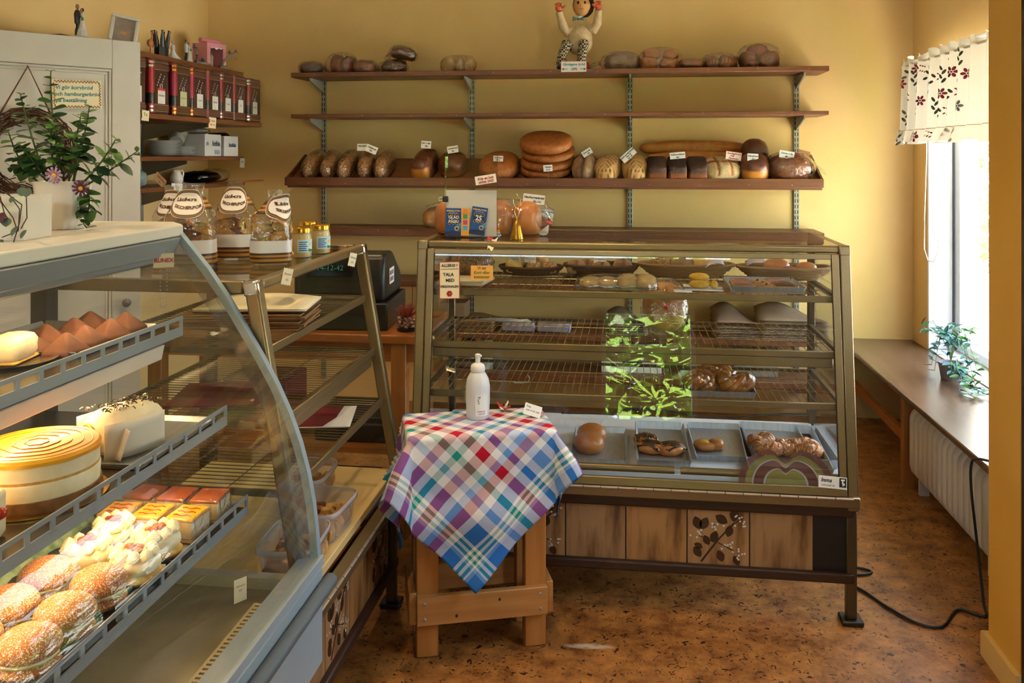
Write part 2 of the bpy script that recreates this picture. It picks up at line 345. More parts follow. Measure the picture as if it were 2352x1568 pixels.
MB().tube([(1.14, 1.6, 1.0), (1.10, 1.6, 1.0), (1.10, 1.68, 1.0)], .009, 8).obj('door_handle', M['steel'], dl)
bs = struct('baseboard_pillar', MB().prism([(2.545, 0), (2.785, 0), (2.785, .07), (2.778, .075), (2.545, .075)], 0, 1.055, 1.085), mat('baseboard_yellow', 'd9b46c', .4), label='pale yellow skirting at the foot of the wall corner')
# the street side behind the camera, with two shop windows and an added high light opening
YF = -1.9
fw = MB()
fw.box(-2.72, 2.0, YF - .15, YF, 0, .4).box(-2.72, 2.0, YF - .15, YF, 1.72, 2.02).box(-2.72, 2.0, YF - .15, YF, 2.38, 2.75).box(-2.72, -2.36, YF - .15, YF, 2.02, 2.38).box(.96, 2.0, YF - .15, YF, 2.02, 2.38)
for a, b in ((-2.72, -2.5), (-1.8, -.22), (.59, 2.0)): fw.box(a, b, YF - .15, YF, .4, 1.72)
fw.box(-.22, .59, YF - .15, YF, .4, .62).box(-.22, .59, YF - .15, YF, 1.62, 1.72)
struct('wall_front', fw, M['wall'])
for i, (a, b, z0, z1) in enumerate(((-2.5, -1.8, .4, 1.72), (-.22, .59, .62, 1.62), (-2.36, .96, 2.02, 2.38))):  # third one is the added high opening that lets in extra frontal light
    wf = MB().box(a, a + .035, YF - .12, YF - .06, z0, z1).box(b - .035, b, YF - .12, YF - .06, z0, z1).box(a + .035, b - .035, YF - .12, YF - .06, z0, z0 + .05).box(a + .035, b - .035, YF - .12, YF - .06, z1 - .05, z1)
    wo = struct('window_%d' % (i + 2), wf, M['winwhite'])
    MB().box(a + .035, b - .035, YF - .095, YF - .09, z0 + .05, z1 - .05).obj('pane', M['winglass'], wo)
# the window in the niche: white reveal boards, grey-edged casement, clear pane
wn = MB().box(XR - .004, XR + .12, W1 - .018, W1, WZ0, WZ1).box(XR - .004, XR + .12, W0, W0 + .018, WZ0, WZ1).box(XR, XR + .12, W0, W1, WZ1 - .018, WZ1)
win = struct('window_1', wn, M['winwhite'], bevel=.003, label='white window with grey-edged frame in the niche')
fr = MB()
for (y0, y1, z0, z1) in ((W1 - .085, W1 - .018, WZ0, WZ1), (W0 + .018, W0 + .085, WZ0, WZ1), (W0 + .085, W1 - .085, WZ0, WZ0 + .05), (W0 + .085, W1 - .085, WZ1 - .07, WZ1)): fr.box(XR + .13, XR + .2, y0, y1, z0, z1)
fr.obj('window_frame', M['winwhite'], win, bevel=.004)
gk = MB()
for (y0, y1) in ((W1 - .02, W1 - .001), (W0 + .001, W0 + .02)): gk.box(XR + .122, XR + .15, y0 - .0, y1, WZ0, WZ1)
gk.obj('grey_gasket', M['wingrey'], win)
MB().box(XR + .165, XR + .171, W0 + .085, W1 - .085, WZ0 + .05, WZ1 - .07).obj('pane', M['winglass'], win)
MB().box(XR + .0, XR + .3, W0, W1, WZ0 - .05, WZ0 - .002).obj('window_sill', M['winwhite'], win)
# outdoors
gm = mat('pale_paving', 'd6d2c8', .9, col2='c6c0b4', scale=2)
o = struct('ground_outside', MB().box(-30, 60, -60, 60, -.5, -.12), gm)
grass = mat('leaf_sunny', '5f7a2a', .5, col2='2a4418', scale=1.2, sss=.0)
def bush(name, label, loc, rx, ry, rz, n, size, m, seed):
    g = random.Random(seed); t = thing(name, label, 'bush', loc)
    b = MB()
    for i in range(n):
        while True:
            d = Vector((g.uniform(-1, 1), g.uniform(-1, 1), g.uniform(-1, 1)))
            if .25 < d.length < 1: break
        p = Vector((d.x * rx, d.y * ry, rz + d.z * rz)); q = Vector((g.uniform(-1, 1), g.uniform(-1, 1), g.uniform(-.6, .6))).normalized(); r = q.cross(Vector((g.uniform(-1, 1), g.uniform(-1, 1), 1))).normalized()
        s1 = size * g.uniform(.6, 1.3)
        b.quad(p - q * s1, p + r * s1 * .45, p + q * s1, p - r * s1 * .45)
    f = b.obj('foliage', m, t, smooth=False); f['kind'] = 'stuff'
    MB().tube([(0, 0, -.1), (.05, 0, rz * .6), (-.05, .05, rz * 1.3)], [.06, .045, .02], 7).obj('trunk', mat('bark', '4a3a2a', .9), t)
    return t
bush('garden_bush', 'green bush far outside the niche window', (6.9, 18.6, -.12), 1.6, 2.2, 1.3, 1600, .12, grass, 1)
bush('garden_bush', 'small green shrub by the paving outside the niche window', (5.3, 13.6, -.12), .5, .7, .55, 500, .08, grass, 2)
for i, (x, y, s) in enumerate(((.5, -5.4, 1.5), (3.4, -6.4, 1.5), (-3.4, -6.6, 1.5))):
    bush('street_bush', ('leafy tree reflected in the middle of the showcase glass', 'leafy tree across the street behind the entrance', 'leafy tree across the street beyond the refrigerated counter')[i], (x, y, -.12), s * .8, .8, s, 2800, .15, grass, 10 + i)

bush('garden_bush', 'broad leafy bush outside the niche window, mirrored in the curved glass', (5.6, 7.6, -.12), 1.5, 1.8, 1.2, 1900, .12, grass, 6)
bush('garden_bush', 'leafy bush outside the glazed entrance door', (3.6, 1.9, -.12), .9, 1.3, 1.5, 1500, .11, grass, 3)
bush('garden_bush', 'tall leafy bush further along the path outside the entrance door', (4.3, -1.2, -.12), .9, 1.3, 1.6, 1300, .11, grass, 4)
# ================================================================ WALL SHELVING AT THE BACK
UPX = (-1.860, -.929, .018, .968)
for i, x in enumerate(UPX):
    t = thing('shelf_upright', 'grey slotted steel wall upright, %s from the side wall shelves' % ('first', 'second', 'third', 'fourth')[i], 'shelf upright', (x, YB, .12), group='slotted uprights of the bread shelving')
    MB().box(-.0155, .0155, -.014, 0, 0, 1.86).obj('channel', M['uprightm'], t, bevel=.002)
    sl = MB(); z = .02
    while z < 1.84:
        for sx in (-.0075, .0075): sl.box(sx - .0024, sx + .0024, -.0146, -.0135, z, z + .021)
        z += .032
    so = sl.obj('slots', M['slot'], t, smooth=False); so['kind'] = 'stuff'
def bracket(parent, x, y_wall, y_tip, z, m='bracket', hgt=.075):
    return wobj(MB().prism([(y_wall - .012, z - hgt), (y_wall - .012, z), (y_tip, z), (y_tip, z - .016)][::-1], 0, x - .005, x + .005), 'bracket', M[m], parent, bevel=.001)
def nails(parent, x0, x1, y, z, n=11):
    b = MB(); g = random.Random(int(z * 100))
    for i in range(n): b.blob((x0 + (x1 - x0) * (i + .5 + g.uniform(-.2, .2)) / n, y, z), (.0022, .0012, .0022), 8, 4)
    wobj(b, 'nail_heads', M['steel'], parent)['kind'] = 'stuff'
def wall_shelf(label, x0, x1, yf, ztop, th, front_lip=None, brk=True):
    t = thing('wall_shelf', label, 'shelf', ((x0 + x1) / 2, YB, ztop - th), group='long brown shelves on the back wall')
    wobj(MB().box(x0, x1, yf + .006, YB - .016, ztop - th, ztop), 'plank', M['shelfwood'], t, bevel=.0015)
    zl = front_lip or th
    wobj(MB().box(x0, x1, yf - .006, yf + .006, ztop - zl, ztop + .0005), 'edge_strip', M['shelfwood'], t, bevel=.002)
    nails(t, x0, x1, yf - .006, ztop - th * .45)
    if brk:
        for x in UPX:
            if x0 < x < x1: bracket(t, x, YB - .002, yf + .05, ztop - th)
    return t
wall_shelf('top brown wall shelf carrying yesterday\'s bagged bread and the doll', -1.955, 1.085, 4.9, 1.985, .027)
wall_shelf('empty brown wall shelf between the bagged bread and the bread tray', -1.955, 1.083, 4.9, 1.741, .022)
wall_shelf('brown wall shelf just above the showcase top', -1.87, 1.06, 4.9, 1.079, .024, .045)
wall_shelf('brown wall shelf behind the upper showcase rack', -1.5, 1.02, 4.9, .775, .024, .03)
wall_shelf('brown wall shelf with paper bags behind the middle showcase rack', -1.0, 1.02, 4.9, .495, .024, .035)
wall_shelf('lowest brown wall shelf behind the showcase', -1.0, 1.02, 4.9, .262, .024, .035)
# sloping bread tray
TY0, TY1, TZ0, TZ1 = 4.855, 5.18, 1.332, 1.482
TSL = math.atan2(TZ1 - TZ0, TY1 - TY0)
tr = thing('bread_tray_shelf', 'sloping brown tray shelf filled with loaves on the back wall', 'shelf', (-.46, YB, TZ0))
wobj(MB().prism([(TY0, TZ0 - .018), (TY1, TZ1 - .018), (TY1, TZ1), (TY0, TZ0)], 0, -1.96, 1.04), 'plank', M['shelfwood'], tr)
wobj(MB().box(-1.972, 1.046, TY0 - .014, TY0, TZ0 - .006, TZ0 + .042), 'front_lip', M['shelfwood'], tr, bevel=.002)
for x in (-1.972, 1.034): wobj(MB().prism([(TY0, TZ0 - .004), (TY1, TZ1 - .02), (TY1, TZ1 + .02), (TY1 - .02, TZ1 + .024), (TY0, TZ0 + .04)], 0, x, x + .012), 'side_board', M['shelfwoody'], tr)
nails(tr, -1.95, 1.03, TY0 - .014, TZ0 + .008, 12)
for x in UPX: wobj(MB().prism([(YB - .014, TZ0 - .03), (YB - .014, TZ1 - .03), (TY0 + .05, TZ0 - .0), (TY0 + .05, TZ0 - .02)][::-1], 0, x - .004, x + .004), 'bracket', M['bracketd'], tr)
def tray_pt(u, v=None, s=.0):
    """point on the tray plank; s = distance up the slope from the lip, at picture column u"""
    Y = TY0 + .004 + s * math.cos(TSL); p = aty(u, 400, Y); return Vector((p.x, Y, TZ0 + (Y - TY0) * math.tan(TSL)))

# ================================================================ SHOWCASES
tile_m = [mat('tile_%d' % i, c, .38, col2=c2, scale=4.5, stretch=(5, 1, .9), detail=5, coat=.2, lo=.46, hi=.7) for i, (c, c2) in enumerate((('a07a54', '5c3a1e'), ('a98058', '6a4422'), ('a87a4a', '5a3618')))]
sprig_m = mat('sprig_brown', '3a2110', .45); berry_m = mat('sprig_white', 'd9d6cf', .4)
tile_me = [MB().box(-.098, .098, -.006, 0, -.094, .094).mesh('tile', m_) for m_ in tile_m]
def sprig(parent, seed):
    g = random.Random(seed); b = MB(); y = -.0068
    def leafy(x, z, a, l):
        d = Vector((math.cos(a), math.sin(a))); nn = Vector((-d.y, d.x)); k = 7
        pts = [(0, 0)] + [(l * i / k, l * .33 * math.sin(math.pi * i / k) ** .8) for i in range(1, k)] + [(l, 0)] + [(l * i / k, -l * .33 * math.sin(math.pi * i / k) ** .8) for i in range(k - 1, 0, -1)]
        b.prism([(x + d.x * p + nn.x * q, z + d.y * p + nn.y * q) for p, q in pts], 1, y, y + .001)
    def stem(p0, p1, w_): b.bar((p0[0], y, p0[1]), (p1[0], y, p1[1]), w_, .001, up=(0, 1, 0))
    stem((-.055, -.085), (.0, -.01), .006); stem((0, -.01), (.05, .045), .005); stem((.05, .045), (.08, .065), .003); stem((-.0, -.02), (.05, -.045), .003); stem((-.01, -.02), (-.06, .0), .003)
    for (x, z, a, l) in ((-.06, .02, 1.9, .045), (-.055, .02, 1.1, .045), (-.03, -.03, 2.0, .035), (-.02, -.02, 1.2, .04), (.03, .045, 2.6, .045), (.05, .05, 1.5, .045), (.03, .0, 1.3, .04), (-.055, -.07, 2.2, .04), (.0, -.045, -1.2, .04), (.05, -.06, -1.1, .035), (-.05, -.04, 2.7, .03)): leafy(x, z, a, l)
    b.obj('painted_sprig', sprig_m, parent, smooth=False)
    q = MB()
    for (cx, cz, n) in ((.07, .055, 10), (.0, .04, 8), (-.074, .005, 7), (.03, -.03, 8), (.065, -.055, 8)):
        for i in range(n):
            x = cx + g.uniform(-.02, .02); z = cz + g.uniform(-.018, .018)
            q.prism([(x + .0035 * math.cos(k), z + .0035 * math.sin(k)) for k in [2 * math.pi * j / 7 for j in range(7)]], 1, y - .0003, y)
    q.obj('painted_berries', berry_m, parent, smooth=False)['kind'] = 'stuff'
def make_case(label, L_, depth, slope, loc, rotz, tiles, front=True, cap=False):
    t = thing('showcase', label, 'showcase', loc, (0, 0, rotz)); a = L_ / 2
    yf = lambda z: slope * (z - .41) / .79
    for sx in (-1, 1):
        p = MB().bar((sx * (a - .018), yf(.41) + .02, .37), (sx * (a - .018), yf(1.17) + .02, 1.175), .036, .036, up=(0, -1, 0)).obj('front_post', M['alu'], t, bevel=.006, seg=2)
        MB().bar((sx * (a - .018), yf(1.17) + .02, 1.165), (sx * (a - .018), yf(1.2) + .02, 1.2015), .038, .04, up=(0, -1, 0)).obj('post_cap', M['chrome'] if cap else M['alu'], p, bevel=.006, seg=2)
        MB().box(sx * (a - .015) - .013, sx * (a - .015) + .013, depth - .03, depth, .37, 1.17).obj('back_post', M['aludark'], t, bevel=.003)
    y0 = yf(1.2)
    MB().box(-a + .036, a - .036, y0, y0 + .036, 1.176, 1.2).obj('top_front_rail', M['alu'], t, bevel=.006, seg=2)
    MB().box(-a, a, depth - .03, depth, 1.17, 1.2).obj('top_back_rail', M['alu'], t, bevel=.003)
    for sx in (-1, 1): MB().box(*sorted((sx * a, sx * (a - .03))), y0 + .038, depth - .03, 1.17, 1.2).obj('top_side_rail', M['alu'], t, bevel=.003)
    MB().box(-a + .02, a - .02, y0 + .03, depth - .02, 1.1935, 1.1995).obj('top_glass', M['glass'], t)
    if front:
        dr = MB()
        def sl(x0, x1, z0, z1, off=-.004): dr.prism([(yf(z0) + off, z0), (yf(z0) + off + .014, z0), (yf(z1) + off + .014, z1), (yf(z1) + off, z1)][::-1], 0, x0, x1)
        sl(-a + .038, -a + .062, .447, 1.175); sl(a - .062, a - .038, .447, 1.175); sl(-a + .062, a - .062, 1.157, 1.175); sl(-a + .038, a - .038, .42, .447)
        d = dr.obj('door_frame', M['alu'], t, bevel=.002)
        MB().prism([(yf(.447) + .002, .445), (yf(.447) + .007, .445), (yf(1.158) + .007, 1.159), (yf(1.158) + .002, 1.159)][::-1], 0, -a + .06, a - .06).obj('front_glass', M['glass'], t)
        gk = MB()
        gk.prism([(yf(.447) - .0, .445), (yf(.447) + .001, .445), (yf(1.158) + .001, 1.159), (yf(1.158) - .0, 1.159)][::-1], 0, -a + .0605, -a + .064).prism([(yf(.447) - .0, .445), (yf(.447) + .001, .445), (yf(1.158) + .001, 1.159), (yf(1.158) - .0, 1.159)][::-1], 0, a - .064, a - .0605)
        gk.obj('gasket', M['slot'], d)['kind'] = 'stuff'
    MB().box(-a, a, -.006, .03, .385, .419).obj('bottom_rail', M['alu'], t, bevel=.003)
    hg = MB(); n = int(L_ / .058)
    for i in range(n): hg.tube([(-a + .02 + (L_ - .04) * (i + .03) / n, -.008, .4165), (-a + .02 + (L_ - .04) * (i + .97) / n, -.008, .4165)], .0042, 6)
    hg.obj('hinge', mat('hinge_metal', 'c9b9a8', .3, .7), t)
    for sx in (-1, 1):
        MB().prism([(yf(.43) + .04, .43), (depth - .03, .43), (depth - .03, 1.17), (yf(1.17) + .04, 1.17)], 0, sx * (a - .012) - .002, sx * (a - .012) + .002).obj('side_glass', M['glass'], t)
    # wire racks
    for k, zr in enumerate((1.035, .858, .695)):
        yr0 = yf(zr) + .022; yr1 = depth - .13 + .06 * (zr - .7) / .33
        rk = MB().box(-a + .035, a - .035, yr0, yr0 + .012, zr - .022, zr).obj('rack', M['alu'], t, bevel=.002)
        if k == 1: MB().box(-a + .06, a - .06, yr0 + .004, yr0 + .05, zr - .055, zr - .0225).obj('lamp_housing', M['alu'], rk, bevel=.003)
        sd = MB()
        for sx in (-1, 1): sd.box(*sorted((sx * (a - .028), sx * (a - .042))), yr0 + .012, yr1, zr - .016, zr - .002)
        sd.box(-a + .042, a - .042, yr1 - .012, yr1, zr - .014, zr - .004)
        sd.obj('rack_frame', M['aludark'], rk)
        wr = MB(); nw = int(L_ / .0265)
        for i in range(1, nw): x = -a + .04 + (L_ - .08) * i / nw; wr.tube([(x, yr0 + .008, zr - .0025), (x, yr1 - .004, zr - .0025)], .0014, 5, cap=False)
        for f in (.33, .66): y = yr0 + (yr1 - yr0) * f; wr.tube([(-a + .04, y, zr - .005), (a - .04, y, zr - .005)], .0016, 5, cap=False)
        wr.obj('rack_wires', M['wire'], rk)
    MB().box(-a + .02, a - .02, .035, depth - .02, .43, .455).obj('deck', M['creamlam'] if not front else mat('white_deck', 'c6ccd4', .35), t, bevel=.002)
    # base with tiles, dark wood trim, legs
    MB().box(-a + .01, a - .01, .03, .045, .34, .385).obj('upper_trim', M['wenge'], t, bevel=.008, seg=2)
    MB().box(-a + .04, a - .01, .05, .09, .13, .345).obj('base_panel', mat('base_black', '140f0b', .5), t)
    MB().box(-a + .01, a - .01, .026, .05, .13, .162).obj('lower_trim', M['wenge'], t, bevel=.006, seg=2)
    MB().box(-a, a, depth - .04, depth - .02, .13, .43).obj('back_panel', M['wenge'], t)
    for i, (x, pat) in enumerate(tiles):
        o = inst('tile', tile_me[i % 3], t, (x, .05, .254))
        if pat: sprig(o, i)
    for sx in (-1, 1):
        for y in (.05, depth - .05):
            lg = MB().box(sx * (a - .016) - .016, sx * (a - .016) + .016, y - .016, y + .016, .015, .385).obj('leg', M['aludark'], t, bevel=.003)
            MB().box(sx * (a - .016) - .034, sx * (a - .016) + .034, y - .034, y + .034, 0, .016).obj('foot', M['black'], lg, bevel=.004)
    return t
case_b = make_case('long glass showcase with a sloping front, full of rolls and pastries', 1.46, .68, .12, (0, 2.87, 0), 0, [(.496 - .2 * i, i in (1, 4)) for i in range(6)])
case_m = make_case('short open-fronted showcase with wire racks, set at a right angle', .88, .70, .14, (-.73, 2.41, 0), R(90), [(-.34 + .2 * i, i in (1, 3)) for i in range(4)], front=False, cap=True)
def yfb(z): return 2.87 + .12 * (z - .41) / .79          # front glass of the long showcase
# ================================================================ REFRIGERATED COUNTER
FY0, FY1 = .95, 1.955
fpro = [(-.711, .555), (-.716, .62), (-.724, .69), (-.737, .76), (-.756, .83), (-.782, .90), (-.813, .965), (-.85, 1.03), (-.89, 1.095), (-.934, 1.165), (-.985, 1.235), (-1.056, 1.318)]
fr_t = thing('refrigerated_counter', 'grey refrigerated counter with a tall curved glass front and cakes', 'display fridge', (-1.05, 1.45, 0))
wobj(MB().box(-.74, -.702, FY0, FY1, .32, .548), 'front_panel', M['fridge'], fr_t, bevel=.006, seg=2)
wobj(MB().prism([(-.765, .548), (-.70, .548), (-.70, .572), (-.765, .556)], 1, FY0, FY1), 'glass_sill', M['fridge'], fr_t, bevel=.002)
wobj(MB().tube([(-.688, FY0, .507), (-.688, FY1 + .012, .507)], .0165, 14), 'bumper_bar', M['rubber'], fr_t)
wobj(MB().box(-1.42, -.86, FY0, FY1 - .02, 0, .32), 'plinth', mat('plinth_dark', '24211d', .6), fr_t)
wobj(MB().box(-1.42, -.74, FY0, FY1 - .004, .32, .50), 'tank', M['fridge'], fr_t)
# far end: framed side, band, end glass
def strip(pro, off0, off1, y0, y1):
    """strip following the glass profile between two inward offsets"""
    b = MB(); k = len(pro); P = []
    for i, p in enumerate(pro):
        q0 = Vector(pro[max(i - 1, 0)]); q1 = Vector(pro[min(i + 1, k - 1)]); d = (q1 - q0).normalized(); nn = Vector((-d.y, d.x))
        P.append((Vector(p) + nn * off0, Vector(p) + nn * off1))
    for y in (y0, y1): b._a([(p.x, y, p.y) for a_ in P for p in a_])
    for i in range(k - 1):
        a0 = 2 * i; o_ = 2 * k
        b.f += [(a0, a0 + 2, a0 + 3, a0 + 1), (o_ + a0, o_ + a0 + 1, o_ + a0 + 3, o_ + a0 + 2), (a0, o_ + a0, o_ + a0 + 2, a0 + 2), (a0 + 1, a0 + 3, o_ + a0 + 3, o_ + a0 + 1)]
    b.f += [(0, 1, 2 * k + 1, 2 * k), (2 * k - 2, 4 * k - 2, 4 * k - 1, 2 * k - 1)]
    return b
wobj(strip(fpro, -.002, .016, FY1 - .012, FY1 + .008), 'end_frame', mat('fridge_edge', '8fa3b4', .3, .1), fr_t)
band = glassy('dotted_print', (.85, .85, .83, 1), 1.5, .1, 0, 1, .2, (.42, .42, .4, 1))
wobj(strip(fpro, .016, .056, FY1 - .004, FY1 - .002), 'printed_band', band, fr_t)
end = MB(); poly = [(x + .017, z) for x, z in fpro]; poly = [(x - .034, z) for x, z in fpro] + [(-1.40, 1.318), (-1.40, .5), (-.75, .5)]
end.prism(poly, 1, FY1 - .002, FY1 + .002); wobj(end, 'end_glass', M['curved'], fr_t, smooth=False)
g = MB(); g.grid(lambda u, v: (fpro[0][0], 0, 0), 1, 1); g = MB()
rows = [[(x, y, z) for x, z in fpro] for y in (FY0, FY1 - .013)]
n0 = g._a(rows[0]); n1 = g._a(rows[1]); g.f += [(n0 + i, n1 + i, n1 + i + 1, n0 + i + 1) for i in range(len(fpro) - 1)]
wobj(g, 'curved_front_glass', M['curved'], fr_t)
near = MB(); near.prism(poly, 1, FY0 - .002, FY0 + .002); wobj(near, 'near_end_glass', M['curved'], fr_t, smooth=False)
wobj(strip(fpro, -.002, .016, FY0 - .008, FY0 + .012), 'near_end_frame', mat('fridge_edge', '8fa3b4', .3, .1), fr_t)
wobj(MB().prism([(-1.075, 1.312), (-1.05, 1.308), (-1.05, 1.335), (-1.075, 1.342), (-1.42, 1.342), (-1.42, 1.312)], 1, FY0, FY1 + .005), 'top', M['fridgetop'], fr_t, bevel=.004, seg=2)
wobj(MB().prism([(-1.06, 1.265), (-1.045, 1.307), (-1.14, 1.311), (-1.14, 1.27)], 1, FY0, FY1 - .015), 'glass_holder', M['fridgerail'], fr_t, bevel=.003)
wobj(MB().prism([(-1.14, 1.235), (-1.085, 1.25), (-1.08, 1.2645), (-1.14, 1.2695)], 1, FY0, FY1 - .06), 'lamp_housing', M['fridgerail'], fr_t, bevel=.002)
for y in (FY0, 1.42, FY1 - .04): wobj(MB().box(-1.415, -1.375, y, y + .035, .5, 1.312), 'back_post', mat('fridge_post', '2b2723', .5), fr_t)
wobj(MB().box(-1.41, -1.38, FY0, FY1, 1.215, 1.262), 'back_rail', mat('fridge_post', '2b2723', .5), fr_t)
for y0, y1, x in ((FY0, 1.45, -1.392), (1.40, FY1 - .01, -1.402)): wobj(MB().box(x - .002, x + .002, y0, y1, .52, 1.22), 'sliding_pane', M['glass'], fr_t)
wobj(MB().box(-1.37, -.80, FY0, FY1 - .03, .50, .51), 'deck', M['fridgedeck'], fr_t)
wobj(MB().box(-1.37, -.76, FY1 - .06, FY1 - .03, .51, .535), 'deck_end_step', mat('step_grey', 'b1ad9c', .4), fr_t)
gl_ = MB().box(-.802, -.795, FY0, 1.8, .51, .53).box(-.766, -.758, FY0, 1.8, .51, .53).box(-.795, -.766, FY0, 1.8, .511, .514); y = FY0
while y < 1.795: gl_.box(-.795, -.766, y, y + .0075, .524, .53); y += .0145
wobj(gl_, 'air_grille', mat('grille_cream', 'b9ad8c', .4), fr_t, smooth=False)
FSH = [(-1.009, 1.133), (-.902, .932), (-.852, .732)]
tubes = mat('tube_glow', 'fff0d0', .5, emit='ffd9a0', estr=5)
for i, (x, z) in enumerate(FSH):
    ye = FY1 - .075
    sh = wobj(MB().box(-1.37, x - .004, FY0, ye - .01, z - .032, z - .026), 'shelf', mat('shelf_plate', '4a443a', .25, .6), fr_t)
    rl = MB().box(x - .003, x, FY0, ye, z - .008, z).box(x - .003, x, FY0, ye, z - .045, z - .024); y = ye
    while y > FY0 - .05:
        rl.box(x - .003, x, y - .011, y, z - .024, z - .008); y -= .06
    o = rl.obj('slotted_rail', M['fridgerail'], sh)
    if i == 0: MB().prism([(x - .1, z - .05), (x - .004, z - .05), (x - .012, z - .085), (x - .1, z - .075)][::-1], 1, FY0, ye - .07).obj('lamp_housing', mat('housing_white', 'd8cfc6', .4), sh, bevel=.002)
    MB().tube([(x - .06, FY0 + .02, z - .06 - (.035 if i == 0 else 0)), (x - .06, ye - .12, z - .06 - (.035 if i == 0 else 0))], .008, 8).obj('lamp_tube', tubes, sh)
def strip_lamp(name, x, y0, y1, z, energy, tilt):
    d = bpy.data.lights.new(name, 'AREA'); d.shape = 'RECTANGLE'; d.size = .02; d.size_y = y1 - y0; d.energy = energy; d.color = (1, .62, .26)
    o = bpy.data.objects.new(name, d); COL.objects.link(o); o.parent = fr_t; o.location = Vector((x, (y0 + y1) / 2, z)) - fr_t.location; o.rotation_euler = (0, R(tilt), 0)
strip_lamp('top_lamp_light', -1.10, FY0, 1.8, 1.228, 1.3, 12)
strip_lamp('shelf_lamp_light', -1.07, FY0, 1.75, 1.03, 1.4, -8)
strip_lamp('lower_lamp_light', -.965, FY0, 1.75, .862, 1.5, -8)
# ================================================================ WHITE CUPBOARD
cup = thing('cupboard', 'tall white panelled cupboard standing at an angle behind the counter', 'cupboard', (-1.77, 2.99, 0), (0, 0, math.atan2(.78, .62)))
CW, CD, CHT = .84, .24, 1.916
MB().box(-CW, 0, .021, CD, .0, CHT - .001).obj('body', M['white'], cup, bevel=.002)
d = MB().box(-.10, 0, 0, .02, .01, CHT).box(-CW, -CW + .1, 0, .02, .01, CHT).box(-CW + .1, -.10, 0, .02, CHT - .105, CHT).box(-CW + .1, -.10, 0, .02, .01, .14).obj('door', M['white'], cup, bevel=.002)
MB().box(-CW + .1, -.1, .012, .018, .14, CHT - .105).obj('door_panel', M['white'], d)
ml = MB()
for k, (o_, y_) in enumerate(((.0, .004), (.011, .008))):
    for (x0, x1, z0, z1) in ((-CW + .1 + o_, -.1 - o_, CHT - .115 - o_, CHT - .106 - o_), (-CW + .1 + o_, -.1 - o_, .141 + o_, .150 + o_), (-.11 - o_, -.1005 - o_, .141 + o_, CHT - .106 - o_), (-CW + .1005 + o_, -CW + .11 + o_, .141 + o_, CHT - .106 - o_)): ml.box(x0, x1, y_, .013, z0, z1)
ml.obj('moulding', M['white'], d, bevel=.003, seg=2)
MB().lathe([(.006, 0), (.006, .015), (.014, .02), (.016, .028), (.01, .036), (0, .037)], 14).xf(Matrix.Translation((-.06, 0, .97)) @ Matrix.Rotation(R(90), 4, 'X')).obj('knob', mat('knob_grey', '6d6a66', .3, .6), d)
# ================================================================ LEDGE UNDER THE WINDOW, RADIATOR
lg = thing('window_ledge', 'long brown laminate ledge under the window', 'ledge', (1.4, 4.0, 0))
wobj(MB().box(1.2, XR, 2.775, YB, .43, .455), 'ledge_top', M['laminate'], lg, bevel=.006, seg=2)
for y in (4.12, 2.95): wobj(MB().box(1.235, 1.285, y, y + .045, 0, .43), 'leg', M['oakz'], lg, bevel=.003)
wobj(MB().box(1.245, 1.27, 4.165, YB, .2, .245), 'rail', M['oak'], lg)
wobj(MB().box(.9, 1.2, 5.0, 5.03, .18, .23), 'cross_rail', M['oak'], lg)
rd = thing('radiator', 'low cream column radiator under the window ledge', 'radiator', (1.34, 3.6, 0))
n = 15; cm = mat('radiator_cream', 'cdc4b4', .4)
prof = [(-.055 * math.cos(a), .335 + .055 * math.sin(a)) for a in [R(x) for x in range(0, 181, 30)]] + [(-.055 * math.cos(a), .125 - .055 * -math.sin(a)) for a in [R(x) for x in range(180, 361, 30)]]
cme = MB().prism(prof[::-1], 1, -.0255, .0255).mesh('radiator_column', cm)
for i in range(n):
    o = inst('radiator_column', cme, rd, Vector((1.30, 4.09 - .0565 * i - .03, 0)) - Vector(rd.location)); b = o.modifiers.new('soft_edge', 'BEVEL'); b.width = .018; b.segments = 3; b.limit_method = 'ANGLE'
for z in (.32, .125): wobj(MB().tube([(1.30, 3.22, z), (1.30, 4.11, z)], .02, 10), 'pipe', cm, rd)
for y in (3.3, 4.05): wobj(MB().box(1.28, 1.32, y - .01, y + .01, 0, .08), 'foot', cm, rd)
# ---- warm ceiling spots above the counters
def ceiling_spot(label, x, y):
    t = thing('ceiling_spot', label, 'lamp', (x, y, 2.75), group='ceiling spots')
    MB().lathe([(.06, 0), (.06, -.02), (.02, -.025), (.02, -.06), (.045, -.07), (.06, -.15), (.055, -.15)], 20).obj('lamp_body', M['steel'], t)
    MB().blob((0, 0, -.135), (.035, .035, .02), 16, 8).obj('bulb', mat('bulb_glow', 'fff2d8', .5, emit='ffd59a', estr=12), t)
    d = bpy.data.lights.new('spot_light', 'SPOT'); d.energy = 22; d.color = (1, .70, .36); d.spot_size = R(120); d.spot_blend = .6; d.shadow_soft_size = .05
    o = bpy.data.objects.new('spot_light', d); COL.objects.link(o); o.parent = t; o.location = (0, 0, -.17)
for x, y, s_ in ((-.95, 2.3, 'the short showcase'), (-.2, 2.6, 'the middle of the long showcase'), (-1.35, 1.2, 'the refrigerated counter'), (-1.2, 3.9, 'the staff side of the counter')): ceiling_spot('steel ceiling spot above ' + s_, x, y)
